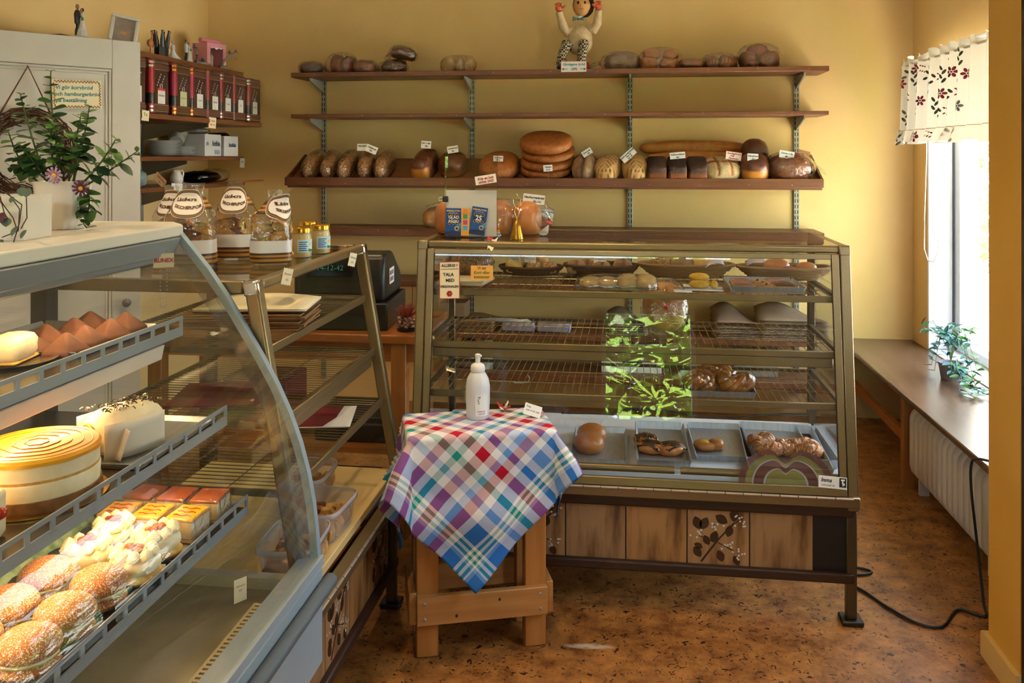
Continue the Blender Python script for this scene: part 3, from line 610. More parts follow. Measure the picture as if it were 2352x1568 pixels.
# ================================================================ BREAD
def nz(d, s, f=2.5): return noise.noise(Vector((d.x * f + s * 7.3, d.y * f - s * 3.1, d.z * f + s)))
crust = dict(
    rye=mat('rye_crust', '42200f', .45, col2='5c3016', scale=30, bump=.3, bscale=90, mask='b5762c', coat=.15),
    brown=mat('brown_crust', '6a3413', .5, col2='8a4a1c', scale=26, bump=.3, bscale=110, mask='c08a4a'),
    gold=mat('gold_crust', 'a8692a', .45, col2='c4873c', scale=22, bump=.2, bscale=90, mask='d9ad6a'),
    oat=mat('oat_crust', 'a0703a', .75, col2='7a4f26', scale=70, bump=.9, bscale=160, mask='b98a52', speck='d0ab74', speck_scale=160, speck_amt=.58),
    flat=mat('flat_crust', '7d4310', .6, col2='9a5a1c', scale=34, bump=.4, bscale=240, mask='5e300c', speck='b8772c', speck_scale=260, speck_amt=.6),
    flour=mat('flour_crust', 'd9c29a', .8, col2='c4a476', scale=30, bump=.3, bscale=160, mask='8a4f1a', speck='8a6438', speck_scale=180, speck_amt=.64),
    pump=mat('pumpernickel', '2a1409', .7, col2='3a1e0e', scale=60, bump=.8, bscale=190, mask='8b4f20', speck='5b3416', speck_scale=240, speck_amt=.63),
    leafc=mat('tan_crust', 'd0aa6e', .65, col2='bd9256', scale=26, bump=.25, bscale=130, mask='7d4a1c'),
    dust=mat('floured_brown', '7d5a3c', .75, col2='9b8266', scale=24, bump=.4, bscale=120, mask='4c2a16'),
    bun=mat('bun_crust', 'a8642a', .4, col2='b9783c', scale=14, bump=.12, bscale=60, mask='d6a866', coat=.2),
    yellow=mat('corn_crust', 'cda24e', .7, col2='e0c07a', scale=40, bump=.6, bscale=120, mask='a9742c'),
    seed=mat('seeded_crust', '9c7040', .75, col2='7a5128', scale=60, bump=.8, bscale=200, speck='d9bf92', speck_scale=240, speck_amt=.56),
    sugar=mat('sugared_crust', 'a85c24', .5, col2='c07a38', scale=16, bump=.4, bscale=140, mask='d8d2cc', speck='dcd8d4', speck_scale=170, speck_amt=.57),
    glaze=mat('glazed_pastry', '7a4518', .25, col2='95602a', scale=12, bump=.2, bscale=50, mask='c99a58', coat=.6, speck='efe6d6', speck_scale=190, speck_amt=.68),
)
def loaf_mb(W, L, H, seed=0, kind='plain', e=.85, ez=.8, amp=.04, res=(36, 20)):
    def fn(d):
        k = 1 + amp * nz(d, seed) + amp * .4 * nz(d, seed + 5, 7); m = 0.
        if kind == 'leaf' and d.z > -.2:          # leaf cuts slanting back from a middle line
            f = (d.y * 3.2 + abs(d.x) * 2.6) % 1; cut = max(0, 1 - abs(f - .5) / .16) * min(1, abs(d.x) * 5 + .2) * (1 if abs(d.x) < .8 else 0)
            k -= .09 * cut; m = min(1, cut * 1.5)
        elif kind == 'cross':
            c = max(max(0, 1 - abs(d.x - .33 + d.y * .15) / .10), max(0, 1 - abs(d.x + .33 + d.y * .1) / .09), max(0, 1 - abs(d.y + .25 - .25 * d.x * d.x) / .13)) if d.z > .1 else 0
            k -= .07 * c; m = min(1, c * 1.8)
        elif kind == 'split':
            c = max(0, 1 - abs(d.x + .1 * math.sin(d.y * 3)) / .28) if d.z > -.3 else 0; k -= .05 * c; m = min(1, c * 1.3)
        elif kind == 'heel':                       # pale end face
            c = max(0, (-d.y - .62) / .2) if d.z < .35 else 0; m = min(1, c)
        elif kind == 'lowpale':
            m = 1. if (d.y < -.8 and d.z < .5) else min(1, max(0, (-d.z - .2) / .2))
        elif kind == 'side':
            m = min(1, max(0, (-d.z + .0) / .5)) * .7
        return k, m
    return MB().blob((0, 0, H * .42), (W / 2, L / 2, H * .58), res[0], res[1], e, ez, fn, flat=-H * .42)
def bag_mb(W, L, H, seed=0, fat=1.1, tail=None, c=(0, 0)):
    """cellophane around a loaf; tail = (direction angle, length) of the gathered end"""
    def fn(d):
        a = math.atan2(d.y, d.x); k = fat + .09 * abs(nz(d, seed, 3)) + .06 * abs(nz(d, seed + 3, 8)) - .02
        if tail:
            da = abs((a - tail[0] + math.pi) % (2 * math.pi) - math.pi); k += .28 * max(0, 1 - da / .7) * max(0, 1 - abs(d.z + .1) / .7)
            k += .025 * math.sin(14 * a) * max(0, 1 - da / 1.2)
        return k, 0
    b = MB().blob((c[0], c[1], H * .45), (W / 2, L / 2, H * .55), 60, 30, .8, .8, fn, flat=-H * .43)
    if tail:
        r0 = 1.3 / math.sqrt((math.cos(tail[0]) / (W / 2)) ** 2 + (math.sin(tail[0]) / (L / 2)) ** 2); dx, dy = math.cos(tail[0]), math.sin(tail[0]); l = tail[1]
        b.grid(lambda u, v: (c[0] + dx * (r0 - .01 + l * v) - dy * math.cos(2 * math.pi * u) * (.008 + .028 * v), c[1] + dy * (r0 - .01 + l * v) + dx * math.cos(2 * math.pi * u) * (.008 + .028 * v), H * .38 + math.sin(2 * math.pi * u) * (.008 + .006 * math.sin(9 * u)) - .04 * v * v), 14, 4, True)
    return b
def tie(parent, W, L, H, ang, m='redtie'):
    r0 = 1.3 / math.sqrt((math.cos(ang) / (W / 2)) ** 2 + (math.sin(ang) / (L / 2)) ** 2)
    MB().blob(((r0 - .006) * math.cos(ang), (r0 - .006) * math.sin(ang), H * .38), (.008, .008, .011), 10, 6).obj('red_tie', mat('red_tape', 'd8342a', .4), parent)
def bread(label, loc, rot, W, L, H, m, kind='plain', seed=0, cat='bread', name='loaf', group=None, **kw):
    o = loaf_mb(W, L, H, seed, kind, **kw).obj(name, crust[m]); o.location = loc; o.rotation_euler = rot; tag(o, label, cat, group); return o
def bagged(label, loc, rot, W, L, H, m, kind='plain', seed=0, tail=None, group=None, fat=1.12, red=False, inner=None, cm='cello'):
    t = thing('bagged_bread', label, 'bread', loc, rot, group)
    if inner:
        for i, (x, y, z, w_, l_, h_, rz) in enumerate(inner):
            o = loaf_mb(w_, l_, h_, seed + i, kind, amp=.1).obj('bread_roll', crust[m], t); o.location = (x, y, z); o.rotation_euler = (0, 0, rz)
    else: loaf_mb(W, L, H, seed, kind, amp=.09).obj('loaf', crust[m], t)
    bag_mb(W, L, H, seed, fat, tail).obj('plastic_bag', M[cm], t)
    if red and tail: tie(t, W, L, H, tail[0])
    return t
# ---- the sloping tray
slope = lambda rz=0: (TSL, 0, rz)
grp = 'oat loaves in plastic bags at the end of the bread tray'
for i, u in enumerate((724, 762, 803, 845, 886)):
    p = tray_pt(u, s=.15)
    bagged('oat-flaked loaf in a clear bag on the tray, %s of five from the side wall' % ('first', 'second', 'third', 'fourth', 'fifth')[i], p, (TSL, 0, R((-2, 3, -3, 4, -2)[i])), .088, .25, .115, 'oat', seed=i, fat=1.1, group=grp)
p = tray_pt(979, s=.15); bread('dark rye tin loaf with a pale end crust on the bread tray', p, slope(R(-6)), .125, .25, .125, 'rye', 'heel', 11, e=.6, ez=.6)
p = tray_pt(1041, s=.17); bread('round dark loaf behind the clear acrylic holder', p, slope(), .165, .19, .115, 'rye', 'side', 12)
p = tray_pt(1148, s=.16); bread('single flat round loaf beside the stack of flat loaves', p, slope(), .23, .28, .10, 'flat', 'side', 13, ez=.7)
for i in range(4):
    base = tray_pt((1256, 1259, 1260, 1256)[i], s=.172); th = .046
    off = Vector((0, -math.sin(TSL * .75), math.cos(TSL * .75))) * (.004 + i * (th + .003))
    o = bread('flat round brown loaf, %s of a stack of four' % ('bottom', 'second from the bottom', 'third from the bottom', 'topmost')[i], base + off, (TSL * .8, 0, 0), (.30, .31, .305, .30)[i], (.29, .30, .29, .30)[i], (.052, .05, .048, .075)[i] if i < 3 else .066, 'flat', 'plain', 20 + i, group='stack of flat round loaves', ez=.62, amp=.02)
p = tray_pt(1345, s=.12); bread('oval floured brown loaf with a dark split beside the flat stack', p, slope(R(-8)), .14, .21, .125, 'dust', 'split', 31)
p = tray_pt(1397, s=.11); bread('tan oval loaf with leaf cuts, nearer the flat stack', p, slope(R(-10)), .145, .22, .115, 'leafc', 'leaf', 32, group='leaf-cut loaves', res=(56, 36))
p = tray_pt(1458, s=.11); bread('tan oval loaf with leaf cuts, next to the black bread', p, slope(R(5)), .145, .22, .115, 'leafc', 'leaf', 33, group='leaf-cut loaves', res=(56, 36))
p = tray_pt(1592, s=.318); bread('long golden baguette lying at the back of the tray, upper one', p + Vector((0, .0, .045)), (TSL * .3, 0, R(-2)), .62, .075, .075, 'gold', 'plain', 34, group='baguettes at the back of the tray', e=1.1)
p = tray_pt(1600, s=.235); bread('long golden baguette behind the black bread, lower one', p + Vector((0, 0, .003)), (TSL * .3, 0, R(1)), .58, .085, .09, 'gold', 'plain', 35, group='baguettes at the back of the tray', e=1.1)
for i, u in enumerate((1508, 1554, 1600)):
    p = tray_pt(u, s=.092); bread('square block of black seeded rye bread, %s of three in a row' % ('first', 'middle', 'last')[i], p, slope(), .108, .165, .108, 'pump', 'lowpale', 36 + i, group='blocks of black rye bread', e=.28, ez=.3, amp=.012)
p = tray_pt(1655, s=.1); bread('floured oval loaf cut with crossing lines', p, slope(R(3)), .215, .18, .115, 'flour', 'cross', 40, res=(64, 36))
p = tray_pt(1731, s=.265); bread('dark glossy loaf standing behind another dark loaf', p, slope(), .155, .15, .155, 'rye', 'side', 41)
p = tray_pt(1731, s=.10); bread('dark glossy loaf with a golden end at the front of the tray', p, slope(R(-4)), .16, .185, .135, 'rye', 'heel', 42, e=.75, ez=.75)
p = tray_pt(1810, s=.115); bagged('large brown loaf in a clear bag closed with red tape at the tray end', p, slope(R(4)), .225, .18, .13, 'brown', 'plain', 43, tail=(R(8), .07), red=True, fat=1.1, cm='cello2')
# ---- price cards stuck into the tray bread
def price(u, v, wpx, hpx, Y, label, lines, tilt=0., bg='paper', border=None, grp='price cards on the bread tray', pin=.05, ink='ink'):
    p = aty(u, v + hpx / 2, Y); k = Y / ray(u, v).y; wd, ht = wpx * k, hpx * k
    ls = [(s_, ht * f, x_ * wd, z_ * ht, ink, .2) for (s_, f, x_, z_) in lines]
    return card('price_card', label, 'price card', wd, ht, p, (R(-8), R(tilt), YAW * .6), ls, bg, border, pin=pin, group=grp, bw=.002)
price(833, 338, 26, 16, 4.93, 'white price card half hidden behind another above the oat loaves', [('Havrebröd', .3, 0, .68)])
price(850, 342, 27, 17, 4.92, 'white price card tilted over the oat loaves', [('Olivängen', .32, 0, .66), ('34:-', .3, 0, .28)], 22)
price(978, 332, 23, 17, 4.95, 'white price card stuck in the rye tin loaf', [('Råg o fibr', .3, 0, .68), ('38:-', .32, .05, .28)], 4)
price(1041, 343, 25, 16, 4.95, 'white price card above the round dark loaf', [('Levainbröd', .3, 0, .66), ('38:-', .3, 0, .25)], -9)
price(1144, 364, 23, 13, 4.90, 'white price card on the single flat round loaf', [('Tjockkaka', .34, 0, .65), ('20 kr', .34, 0, .25)], 2)
price(1259, 386, 21, 15, 4.84, 'white price card on the stack of flat loaves', [('Tekaka', .36, 0, .66), ('15 kr', .34, 0, .25)], -4)
price(1352, 349, 24, 14, 4.90, 'white price card stuck in the split floured loaf', [('Spannmål', .34, 0, .64), ('38:-', .32, .1, .25)], -32)
price(1449, 354, 38, 17, 4.86, 'large white price card tilted over the leaf-cut loaf', [('Ljust surdegsbröd', .3, 0, .74), ('liten 28', .26, .0, .45), ('stor 38', .26, 0, .16)], -42)
price(1653, 331, 26, 11, 5.12, 'white price card on the baguettes', [('Pain Riche', .4, 0, .66), ('25', .4, 0, .2)], 3)
price(1557, 357, 35, 15, 4.86, 'white price card on the black seeded rye bread', [('Fullkornslimpa', .36, 0, .66), ('38:-', .36, 0, .22)], -5)
price(1684, 358, 37, 20, 4.88, 'white card with red handwriting and red edge on the bread tray', [('Surdegsbröd', .3, 0, .76), ('med', .26, -.1, .5), ('Sandvete', .3, 0, .2)], 8, border='red', ink='red')
price(1729, 361, 25, 17, 4.86, 'white price card on the dark glossy loaf', [('Skånelimpa', .3, 0, .66), ('35', .34, 0, .26)], 3)
price(1806, 355, 34, 17, 4.88, 'white price card over the red-taped bagged loaf', [('Lingon o fin', .34, 0, .66), ('38:-', .3, 0, .24)], 10)
MB_brown = price(1845, 354, 26, 17, 5.0, 'brown card on a stick at the end of the bread tray', [('Barkis', .34, 0, .55)], 14, bg='kraft', border='red', pin=.07)
# ---- top shelf: yesterday's bread in bags
ST = 1.986
def top_at(u, Y=5.02): p = aty(u, 160, Y); return Vector((p.x, Y, ST))
gy = 'yesterday\'s bagged bread on the top shelf'
bagged('small flat bag of dark bread at the end of the top shelf', top_at(716), (0, 0, R(8)), .14, .12, .075, 'rye', seed=51, tail=(R(-12), .045), group=gy)
bagged('bag of two dark loaves leaning together on the top shelf', top_at(787), (0, 0, R(-6)), .16, .13, .12, 'brown', seed=52, inner=[(-.03, 0, 0, .09, .12, .115, .3), (.045, .01, 0, .075, .12, .105, -.2)], tail=(R(200), .03), group=gy, fat=1.12)
bagged('bag with a low brown loaf and an upright corner on the top shelf', top_at(838, 4.99), (0, 0, R(4)), .13, .12, .075, 'brown', seed=53, tail=(R(35), .05), group=gy)
bagged('bagged dark loaf underneath another one on the top shelf', top_at(905), (0, 0, 0), .15, .12, .078, 'rye', seed=54, tail=(R(190), .03), group=gy)
b_ = bagged('bagged dark loaf lying on top of another bag on the top shelf', top_at(925) + Vector((0, 0, .082)), (0, R(10), R(10)), .15, .12, .075, 'rye', seed=55, tail=(R(150), .03), group=gy, cm='cello2')
bagged('bag with three round tan rolls alone on the top shelf', top_at(1053), (0, 0, 0), .2, .11, .098, 'leafc', seed=56, inner=[(-.055, 0, 0, .09, .1, .098, 0), (.012, 0, 0, .045, .09, .09, 0), (.067, 0, 0, .06, .09, .096, 0)], group=gy, fat=1.06)
bagged('large floured loaf in a bag tied red at its end beside the doll', top_at(1428), (0, 0, R(4)), .2, .14, .105, 'dust', seed=57, tail=(R(183), .085), group=gy, red=True, fat=1.06, cm='cello2')
bagged('bag of four brown pretzel rolls piled up on the top shelf', top_at(1516), (0, 0, 0), .23, .14, .125, 'bun', seed=58, inner=[(-.065, 0, 0, .1, .1, .075, .2), (.05, .01, 0, .11, .1, .075, -.4), (-.05, .01, .065, .09, .09, .06, .5), (.06, .0, .062, .09, .09, .055, .1)], group=gy, fat=1.06)
bagged('low flat bag of rolls between the pretzel bag and a loaf', top_at(1588, 4.98), (0, 0, R(5)), .13, .11, .055, 'brown', seed=59, tail=(R(0), .02), group=gy)
bagged('bag with twisted brown rolls next to the last big bag', top_at(1654), (0, 0, R(-5)), .18, .13, .088, 'brown', kind='leaf', seed=60, inner=[(-.05, 0, 0, .1, .11, .075, .5), (.04, 0, 0, .1, .11, .085, -.3)], group=gy, fat=1.1)
bagged('biggest bag of dark rolls at the window end of the top shelf', top_at(1744), (0, 0, 0), .22, .15, .14, 'brown', seed=61, inner=[(-.06, 0, 0, .1, .12, .1, .2), (.05, .0, 0, .11, .12, .1, .6), (-.01, .01, .07, .11, .1, .07, 0)], group=gy, fat=1.06)
card('price_card', 'red-edged card with blue arrows on the edge of the top shelf', 'price card', .146, .063, aty(1318, 166, 4.878), (0, 0, 0), [('Gårdagens bröd', .019, 0, .044, 'teal', .15), ('-20%', .019, 0, .018, 'black_ink')], 'paper', 'red', .0022)
ar = MB()
for s_ in (-1, 1):
    ar.box(*sorted((s_ * .035, s_ * .058)), -.0018, -.0008, .0165, .0195).prism([(s_ * .055, .011), (s_ * .069, .018), (s_ * .055, .025)][::s_], 1, -.0018, -.0008)
o = ar.obj('arrows', M['teal'], bpy.data.objects[[x.name for x in bpy.data.objects if x.get('label', '').startswith('red-edged card with blue')][0]], smooth=False)
# ---- the doll on the top shelf
def doll():
    t = thing('doll', 'seated baker doll with raised red hands, brown hair and checked trousers', 'doll', (aty(1330, 160, 5.0).x, 5.0, ST))
    k = .00249
    def P(u, v, y=0.): return Vector(((u - 1330) * k, y, (162 - v) * k))
    cloth = mat('doll_shirt', 'd6bf9a', .85, col2='c4a981', scale=40, bump=.3, bscale=60); skin = mat('doll_skin', 'c9965a', .5); red_ = mat('doll_hand', 'b8542f', .5)
    b = MB(); b.blob(P(1332, 84), (.072, .05, .088), 24, 14, 1, .9, lambda d: (1 + (.22 if d.z < -.3 else 0) * -d.z - (.25 * d.z if d.z > .2 else 0) + .03 * nz(d, 1, 4), 0)); b.obj('shirt', cloth, t)
    for pts in ([(1318, 66), (1303, 74), (1294, 60), (1288, 40), (1285, 28)], [(1348, 64), (1364, 68), (1372, 55), (1374, 40), (1375, 26)]):
        a = MB().tube([P(*q, -.01 * i) for i, q in enumerate(pts)], [.026, .03, .026, .021, .02], 12).obj('sleeve', cloth, t)
        h = P(*pts[-1], -.045) + Vector((0, 0, .02)); hb = MB().blob(h, (.021, .017, .022), 14, 8)
        for f in range(4): a_ = R(60 + 25 * f); hb.tube([h, h + Vector((math.cos(a_) * .02, -.012, math.sin(a_) * .022)), h + Vector((math.cos(a_) * .026, -.022, math.sin(a_) * .026))], [.007, .0065, .005], 7)
        sg = 1 if pts[0][0] < 1330 else -1; hb.tube([h, h + Vector((sg * .022, -.008, .002)), h + Vector((sg * .034, -.014, .01))], [.008, .007, .005], 7)
        hb.obj('hand', red_, t)
    c = P(1338, 14, -.012)
    hd = MB().blob(c, (.052, .05, .062), 26, 16, fn=lambda d: (1 - .06 * max(0, -d.z) * (1 if d.y < 0 else 0), 0)).obj('head', skin, t)
    MB().blob(c + Vector((.006, .016, .008)), (.062, .052, .072), 26, 16, fn=lambda d: (1 + .05 * nz(d, 3, 6), 0)).obj('hair', mat('doll_hair', '3a1e12', .7, bump=.8, bscale=60), t)
    MB().blob(c + Vector((-.004, -.05, -.004)), (.009, .012, .01), 10, 6).obj('nose', skin, hd)
    ey = MB()
    for sx in (-.022, .016): ey.blob(c + Vector((sx, -.045, .012)), (.0075, .005, .009), 10, 6)
    ey.obj('eyes', M['black'], hd)
    MB().tube([c + Vector((-.016, -.048, -.022)), c + Vector((-.004, -.0515, -.026)), c + Vector((.01, -.0495, -.022))], .0018, 6).obj('mouth', M['red'], hd)
    MB().lathe([(.018, 0), (.021, .006), (.02, .014), (.015, .018)], 16, P(1333, 44, -.012)).obj('collar', M['paper'], t)
    bt = MB(); q = P(1330, 46, -.05)
    for s_ in (-1, 1): bt.prism([(q.x, q.z), (q.x + s_ * .032, q.z + .016), (q.x + s_ * .034, q.z - .014)][::s_], 1, q.y - .006, q.y + .006)
    bt.blob(q, (.008, .009, .009), 10, 6); bt.obj('bow_tie', mat('bow_plaid', '2f4a3a', .8, col2='57606a', scale=60), t, bevel=.003)
    for u in (1328, 1331): MB().blob(P(1328, 62 if u == 1328 else 76, -.044), (.004, .002, .004), 8, 5).obj('button', M['white_pl'], t)
    chk = mat('checked_trousers', '191714', .85)
    nt = chk.node_tree; b_ = nt.nodes['Principled BSDF']; ck = _n(nt, 'ShaderNodeTexChecker'); ck.inputs['Scale'].default_value = 95; ck.inputs[1].default_value = rgb('b9a888'); ck.inputs[2].default_value = rgb('161412'); tc = _n(nt, 'ShaderNodeTexCoord'); nt.links.new(tc.outputs['Object'], ck.inputs[0]); nt.links.new(ck.outputs[0], b_.inputs['Base Color'])
    for pts in ([(1312, 106), (1302, 104), (1294, 128), (1289, 152)], [(1340, 104), (1342, 102), (1338, 128), (1336, 150)]):
        MB().tube([P(*q, (0, -.05, -.07, -.075)[i]) for i, q in enumerate(pts)], [.03, .031, .027, .025], 14).obj('trouser_leg', chk, t)
        MB().blob(P(pts[-1][0] - 1, 157, -.085), (.018, .028, .013), 14, 8).obj('shoe', M['black'], t)
    MB().box(-.05, .06, -.04, .035, .004, .045).obj('red_seat', mat('red_cloth', '8c2620', .7), t, bevel=.008, seg=2)
    return t
doll()
# ================================================================ ON AND IN THE LONG SHOWCASE
CT = 1.2005
# acrylic holder with lottery tickets
p = atz(1082, 544, CT); ah = thing('acrylic_holder', 'clear acrylic display holder with tickets on the showcase', 'display holder', (p.x, p.y, CT), (0, 0, R(3)))
b = MB(); b.box(-.096, .096, -.003, -.001, 0, .304).box(-.096, .096, .012, .014, 0, .304).box(-.098, -.096, -.003, .014, 0, .304).box(.096, .098, -.003, .014, 0, .304)
b.obj('acrylic_sheet', M['acrylic'], ah, smooth=False)
MB().box(-.11, .11, -.03, .06, .0, .003).obj('base_sheet', M['acrylic'], ah, smooth=False)
MB().box(-.094, .094, .004, .005, .003, .172).obj('white_paper', M['paper'], ah, smooth=False)
MB().box(-.0955, -.085, -.0042, -.0036, .255, .296).obj('green_sticker', mat('green_sticker', '4f9a56', .6, col2='b9d9a8', scale=60), ah, smooth=False)
clip = MB().prism([(-.105, .128), (-.085, .128), (-.085, .15), (-.105, .15)], 1, -.009, .019).obj('binder_clip', M['black'], ah, bevel=.003)
MB().tube([(-.105, -.004, .146), (-.118, -.006, .145), (-.12, -.006, .139), (-.118, -.006, .133), (-.105, -.004, .132)], .0012, 6).obj('clip_wire', M['steel'], clip)
blue = mat('ticket_blue', '1b4f9a', .35, col2='123a80', scale=9); pale = mat('ticket_sky', '6fb4e0', .4); orange = mat('ticket_orange', 'e9a13a', .4); yel = mat('ticket_yellow', 'e8b93a', .4); pink = mat('ticket_pink', 'c0408a', .4); grn = mat('ticket_green', '2f9a62', .4); sky = mat('ticket_cyan', '3fa6d8', .4); navy = mat('ticket_navy', '15204e', .4)
def ring(mb, x, z, r0, r1, y, n=18):
    k = mb._a([(x + r * math.cos(2 * math.pi * i / n), y, z + r * math.sin(2 * math.pi * i / n)) for r in (r0, r1) for i in range(n)]); mb.f += [(k + i, k + (i + 1) % n, k + n + (i + 1) % n, k + n + i) for i in range(n)]
def ticket(label, x, z, tilt, kind):
    t = thing('lottery_ticket', label, 'ticket', ah.matrix_basis @ Vector((x, -.004, z)) if False else Vector((p.x + x, p.y - .006 + x * math.sin(R(3)), CT + z)), (0, R(tilt), R(3)), group='tickets on the acrylic holder')
    wd, ht = (.058, .102) if kind != 'strip' else (.03, .1)
    MB().box(-wd / 2, wd / 2, -.0008, 0, 0, ht).obj('card', orange if kind == 'strip' else blue, t, smooth=False)
    if kind == 'strip':
        for i, m_ in enumerate((sky, pink, grn)): MB().box(-.008, .008, -.0014, -.0009, .02 + i * .021, .036 + i * .021).obj('colour_patch', m_, t, smooth=False)
        for i in range(4): letter(t, ('VINN', 'DIREKT', 'SKRAPA', 'FRAM')[i], .0065, 0, .094 - i * .0065, M['red'], y=-.0012)
        return
    letter(t, 'SVERIGELOTTEN', .0068, 0, ht - .01, yel, y=-.0012, offset=.0003)
    letter(t, 'Skrapa fram vinst', .0042, 0, ht - .017, M['paper'], y=-.0012)
    bx = MB().box(-.021, .021, -.0012, -.0009, .044, .078) if kind == '25' else MB().box(-.021, .021, -.0012, -.0009, .042, .082)
    bx.obj('scratch_panel', navy, t, smooth=False)
    rr = MB()
    for i in range(3):
        for zz in ((.047, .078) if kind == 'glad' else (.048, .074)): ring(rr, -.014 + .014 * i, zz, .0045, .0055, -.0013)
    rr.obj('gold_rings', yel, t, smooth=False)
    if kind == '25': letter(t, '25', .024, 0, .061, M['paper'], y=-.0016, offset=.0006); letter(t, 'miljoner', .006, 0, .049, M['paper'], y=-.0016)
    else: letter(t, 'GLAD', .015, .002, .068, M['paper'], y=-.0016, offset=.0004); letter(t, 'PÅSK!', .015, .002, .053, M['paper'], y=-.0016, offset=.0004)
    q = MB(); ring(q, .014, .028, .006, .0085, -.0013); q.obj('coin', yel, t, smooth=False)
    q = MB().prism([(-.029, .0), (.029, 0), (.029, .016), (.0, .02), (-.029, .014)], 1, -.0012, -.0009); q.obj('lower_field', navy, t, smooth=False)
    q = MB()
    for i in range(3): q.prism([(.005 + i * .008, .03), (.009 + i * .008, .03), (.029, .05 - i * .007), (.029, .045 - i * .007)], 1, -.0011, -.0008)
    q.obj('light_streaks', pale, t, smooth=False)
ticket('blue ticket reading GLAD PÅSK', -.066, .004, 1, 'glad'); ticket('narrow orange ticket strip between two blue tickets', -.021, .005, 1, 'strip'); ticket('blue ticket with a large 25', .021, .009, -8 * -1, '25')
card('handwritten_card', 'small card in red handwriting taped to the acrylic holder', 'sign', .078, .032, aty(1117, 422, p.y - .012), (0, R(-9), 0), [('Köp en lott', .0125, 0, .021, 'red', .2), ('stötta SAIS', .0125, 0, .0085, 'red', .2)])
o = thing('folded_cellophane', 'loose crumpled cellophane leaning behind the handwritten card', 'wrapper', aty(1112, 437, p.y + .03)); MB().grid(lambda u, v: ((u - .5) * .09 + .02 * v, .01 * math.sin(5 * u) + .012 * math.sin(7 * v + u), v * .07), 10, 8).obj('film', M['cello2'], o)
o.location = (p.x + .05, p.y + .035, CT + .085); o.location.z = CT; 
# stack of cut cards / napkins beside the holder
q = atz(1128, 541, CT); st = thing('card_stack', 'small stack of loose tickets lying by the acrylic holder', 'tickets', (q.x, q.y, CT), (0, 0, R(12)))
for i in range(7): MB().box(-.032, .032, -.045, .045, .0005 + i * .0028, .0026 + i * .0028).xf(Matrix.Rotation(R((i * 37) % 13 - 6), 4, 'Z')).obj('ticket', (pale, M['paper'], M['cream'], blue, M['paper'], M['cream'], orange)[i], st, smooth=False)
# torn paper flower hanging over the rail
q = atz(1128, 553, 1.2015); fl = thing('paper_scrap', 'crumpled cream and red paper scrap over the showcase rail', 'paper scrap', (q.x, q.y - .012, 1.202))
MB().grid(lambda u, v: ((u - .5) * .034 * (1 - .5 * (1 - v)) + .006 * v, -.02 + .045 * v + .004 * math.sin(6 * u), -.028 + .036 * v + .006 * math.sin(5 * u + 2 * v)), 8, 8).obj('paper', M['cream'], fl, solid=.001)
MB().grid(lambda u, v: (-.014 + .02 * u, -.004 + .02 * v, .004 + .008 * v + .003 * math.sin(7 * u)), 6, 4).obj('red_petal', M['red'], fl, solid=.001)
# brass bell with a wire figure as handle
q = atz(1187, 549, CT); bl = thing('brass_bell', 'brass hand bell with a wire angel handle', 'bell', (q.x, q.y, CT))
MB().lathe([(.024, 0), (.0245, .003), (.02, .02), (.015, .045), (.011, .06), (.005, .066), (.004, .072)], 28).obj('bell', M['brass'], bl)
w_ = MB()
for s_ in (-1, 1):
    w_.tube([(0, 0, .072), (s_ * .004, 0, .085), (s_ * .009, 0, .097), (s_ * .007, 0, .108), (s_ * .003, 0, .113), (s_ * .009, 0, .12), (s_ * .013, 0, .13), (s_ * .013, 0, .142)], .0016, 6)
w_.tube([(-.016, 0, .14), (-.008, 0, .146), (0, 0, .158), (.008, 0, .148), (.017, 0, .141)], .0014, 6); w_.tube([(-.006, 0, .111), (.006, 0, .111)], .002, 6)
w_.blob((0, 0, .158), (.003, .003, .004), 8, 6).obj('wire_figure', mat('pale_brass', 'c9b070', .35, .8), bl)
# bag of burger buns lying on the showcase top
q = Vector((-.515, 3.31, CT)); bb = thing('burger_bun_bag', 'long clear bag of golden burger buns tied with red tape on the showcase', 'bread', q)
for i, x in enumerate((-.165, -.065, .03, .135)): loaf_mb(.115, .125, .125, 70 + i, 'plain', amp=.03).obj('bun', crust['bun'], bb).location = (x, 0, .002)
def bunbag(u, v):
    a = 2 * math.pi * u; x = -.26 + .50 * v; r = .069 * min(1, math.sin(math.pi * min(1, max(.0, v * .93 + .05))) ** .35) * (1 + .03 * math.sin(5 * a + 9 * v))
    return (x, r * math.cos(a) * (1 + .03 * math.sin(12 * v)), max(.001, .066 + r * math.sin(a)))
MB().grid(bunbag, 26, 26, True).obj('plastic_bag', M['cello2'], bb)
e_ = MB()
for i in range(16):
    a = 2 * math.pi * i / 16 + .1; e_.quad((.232, -.03, .055), (.21, -.062 * math.cos(a) * .9, .065 + .06 * math.sin(a)), (.212, -.062 * math.cos(a + .12) * .9, .065 + .06 * math.sin(a + .12)))
e_.obj('gathered_end', M['cello2'], bb, smooth=False)
MB().blob((.226, -.05, .045), (.008, .008, .008), 10, 6).obj('red_tie', mat('red_tape', 'd8342a', .4), bb)
MB().grid(lambda u, v: (.226 - .02 * v + .018 * v * math.cos(2 * math.pi * u), -.052 - .025 * v, .043 - .033 * v + .008 * v * math.sin(2 * math.pi * u)), 12, 4, True).obj('bag_tail', glassy('white_film', (.8, .8, .82, 1), 1.5, .1, .6, 60, .45, (.85, .87, .9, 1), 1.6), bb)
card('price_card', 'white card reading Hamburgerbröd on a wire above the bun bag', 'price card', .083, .036, aty(1225, 468, 3.30), (0, R(6), 0), [('Hamburgerbröd', .0115, 0, .024, 'ink', .25), ('25:-/10', .0105, .012, .009, 'blueink', .2)], pin=.075)
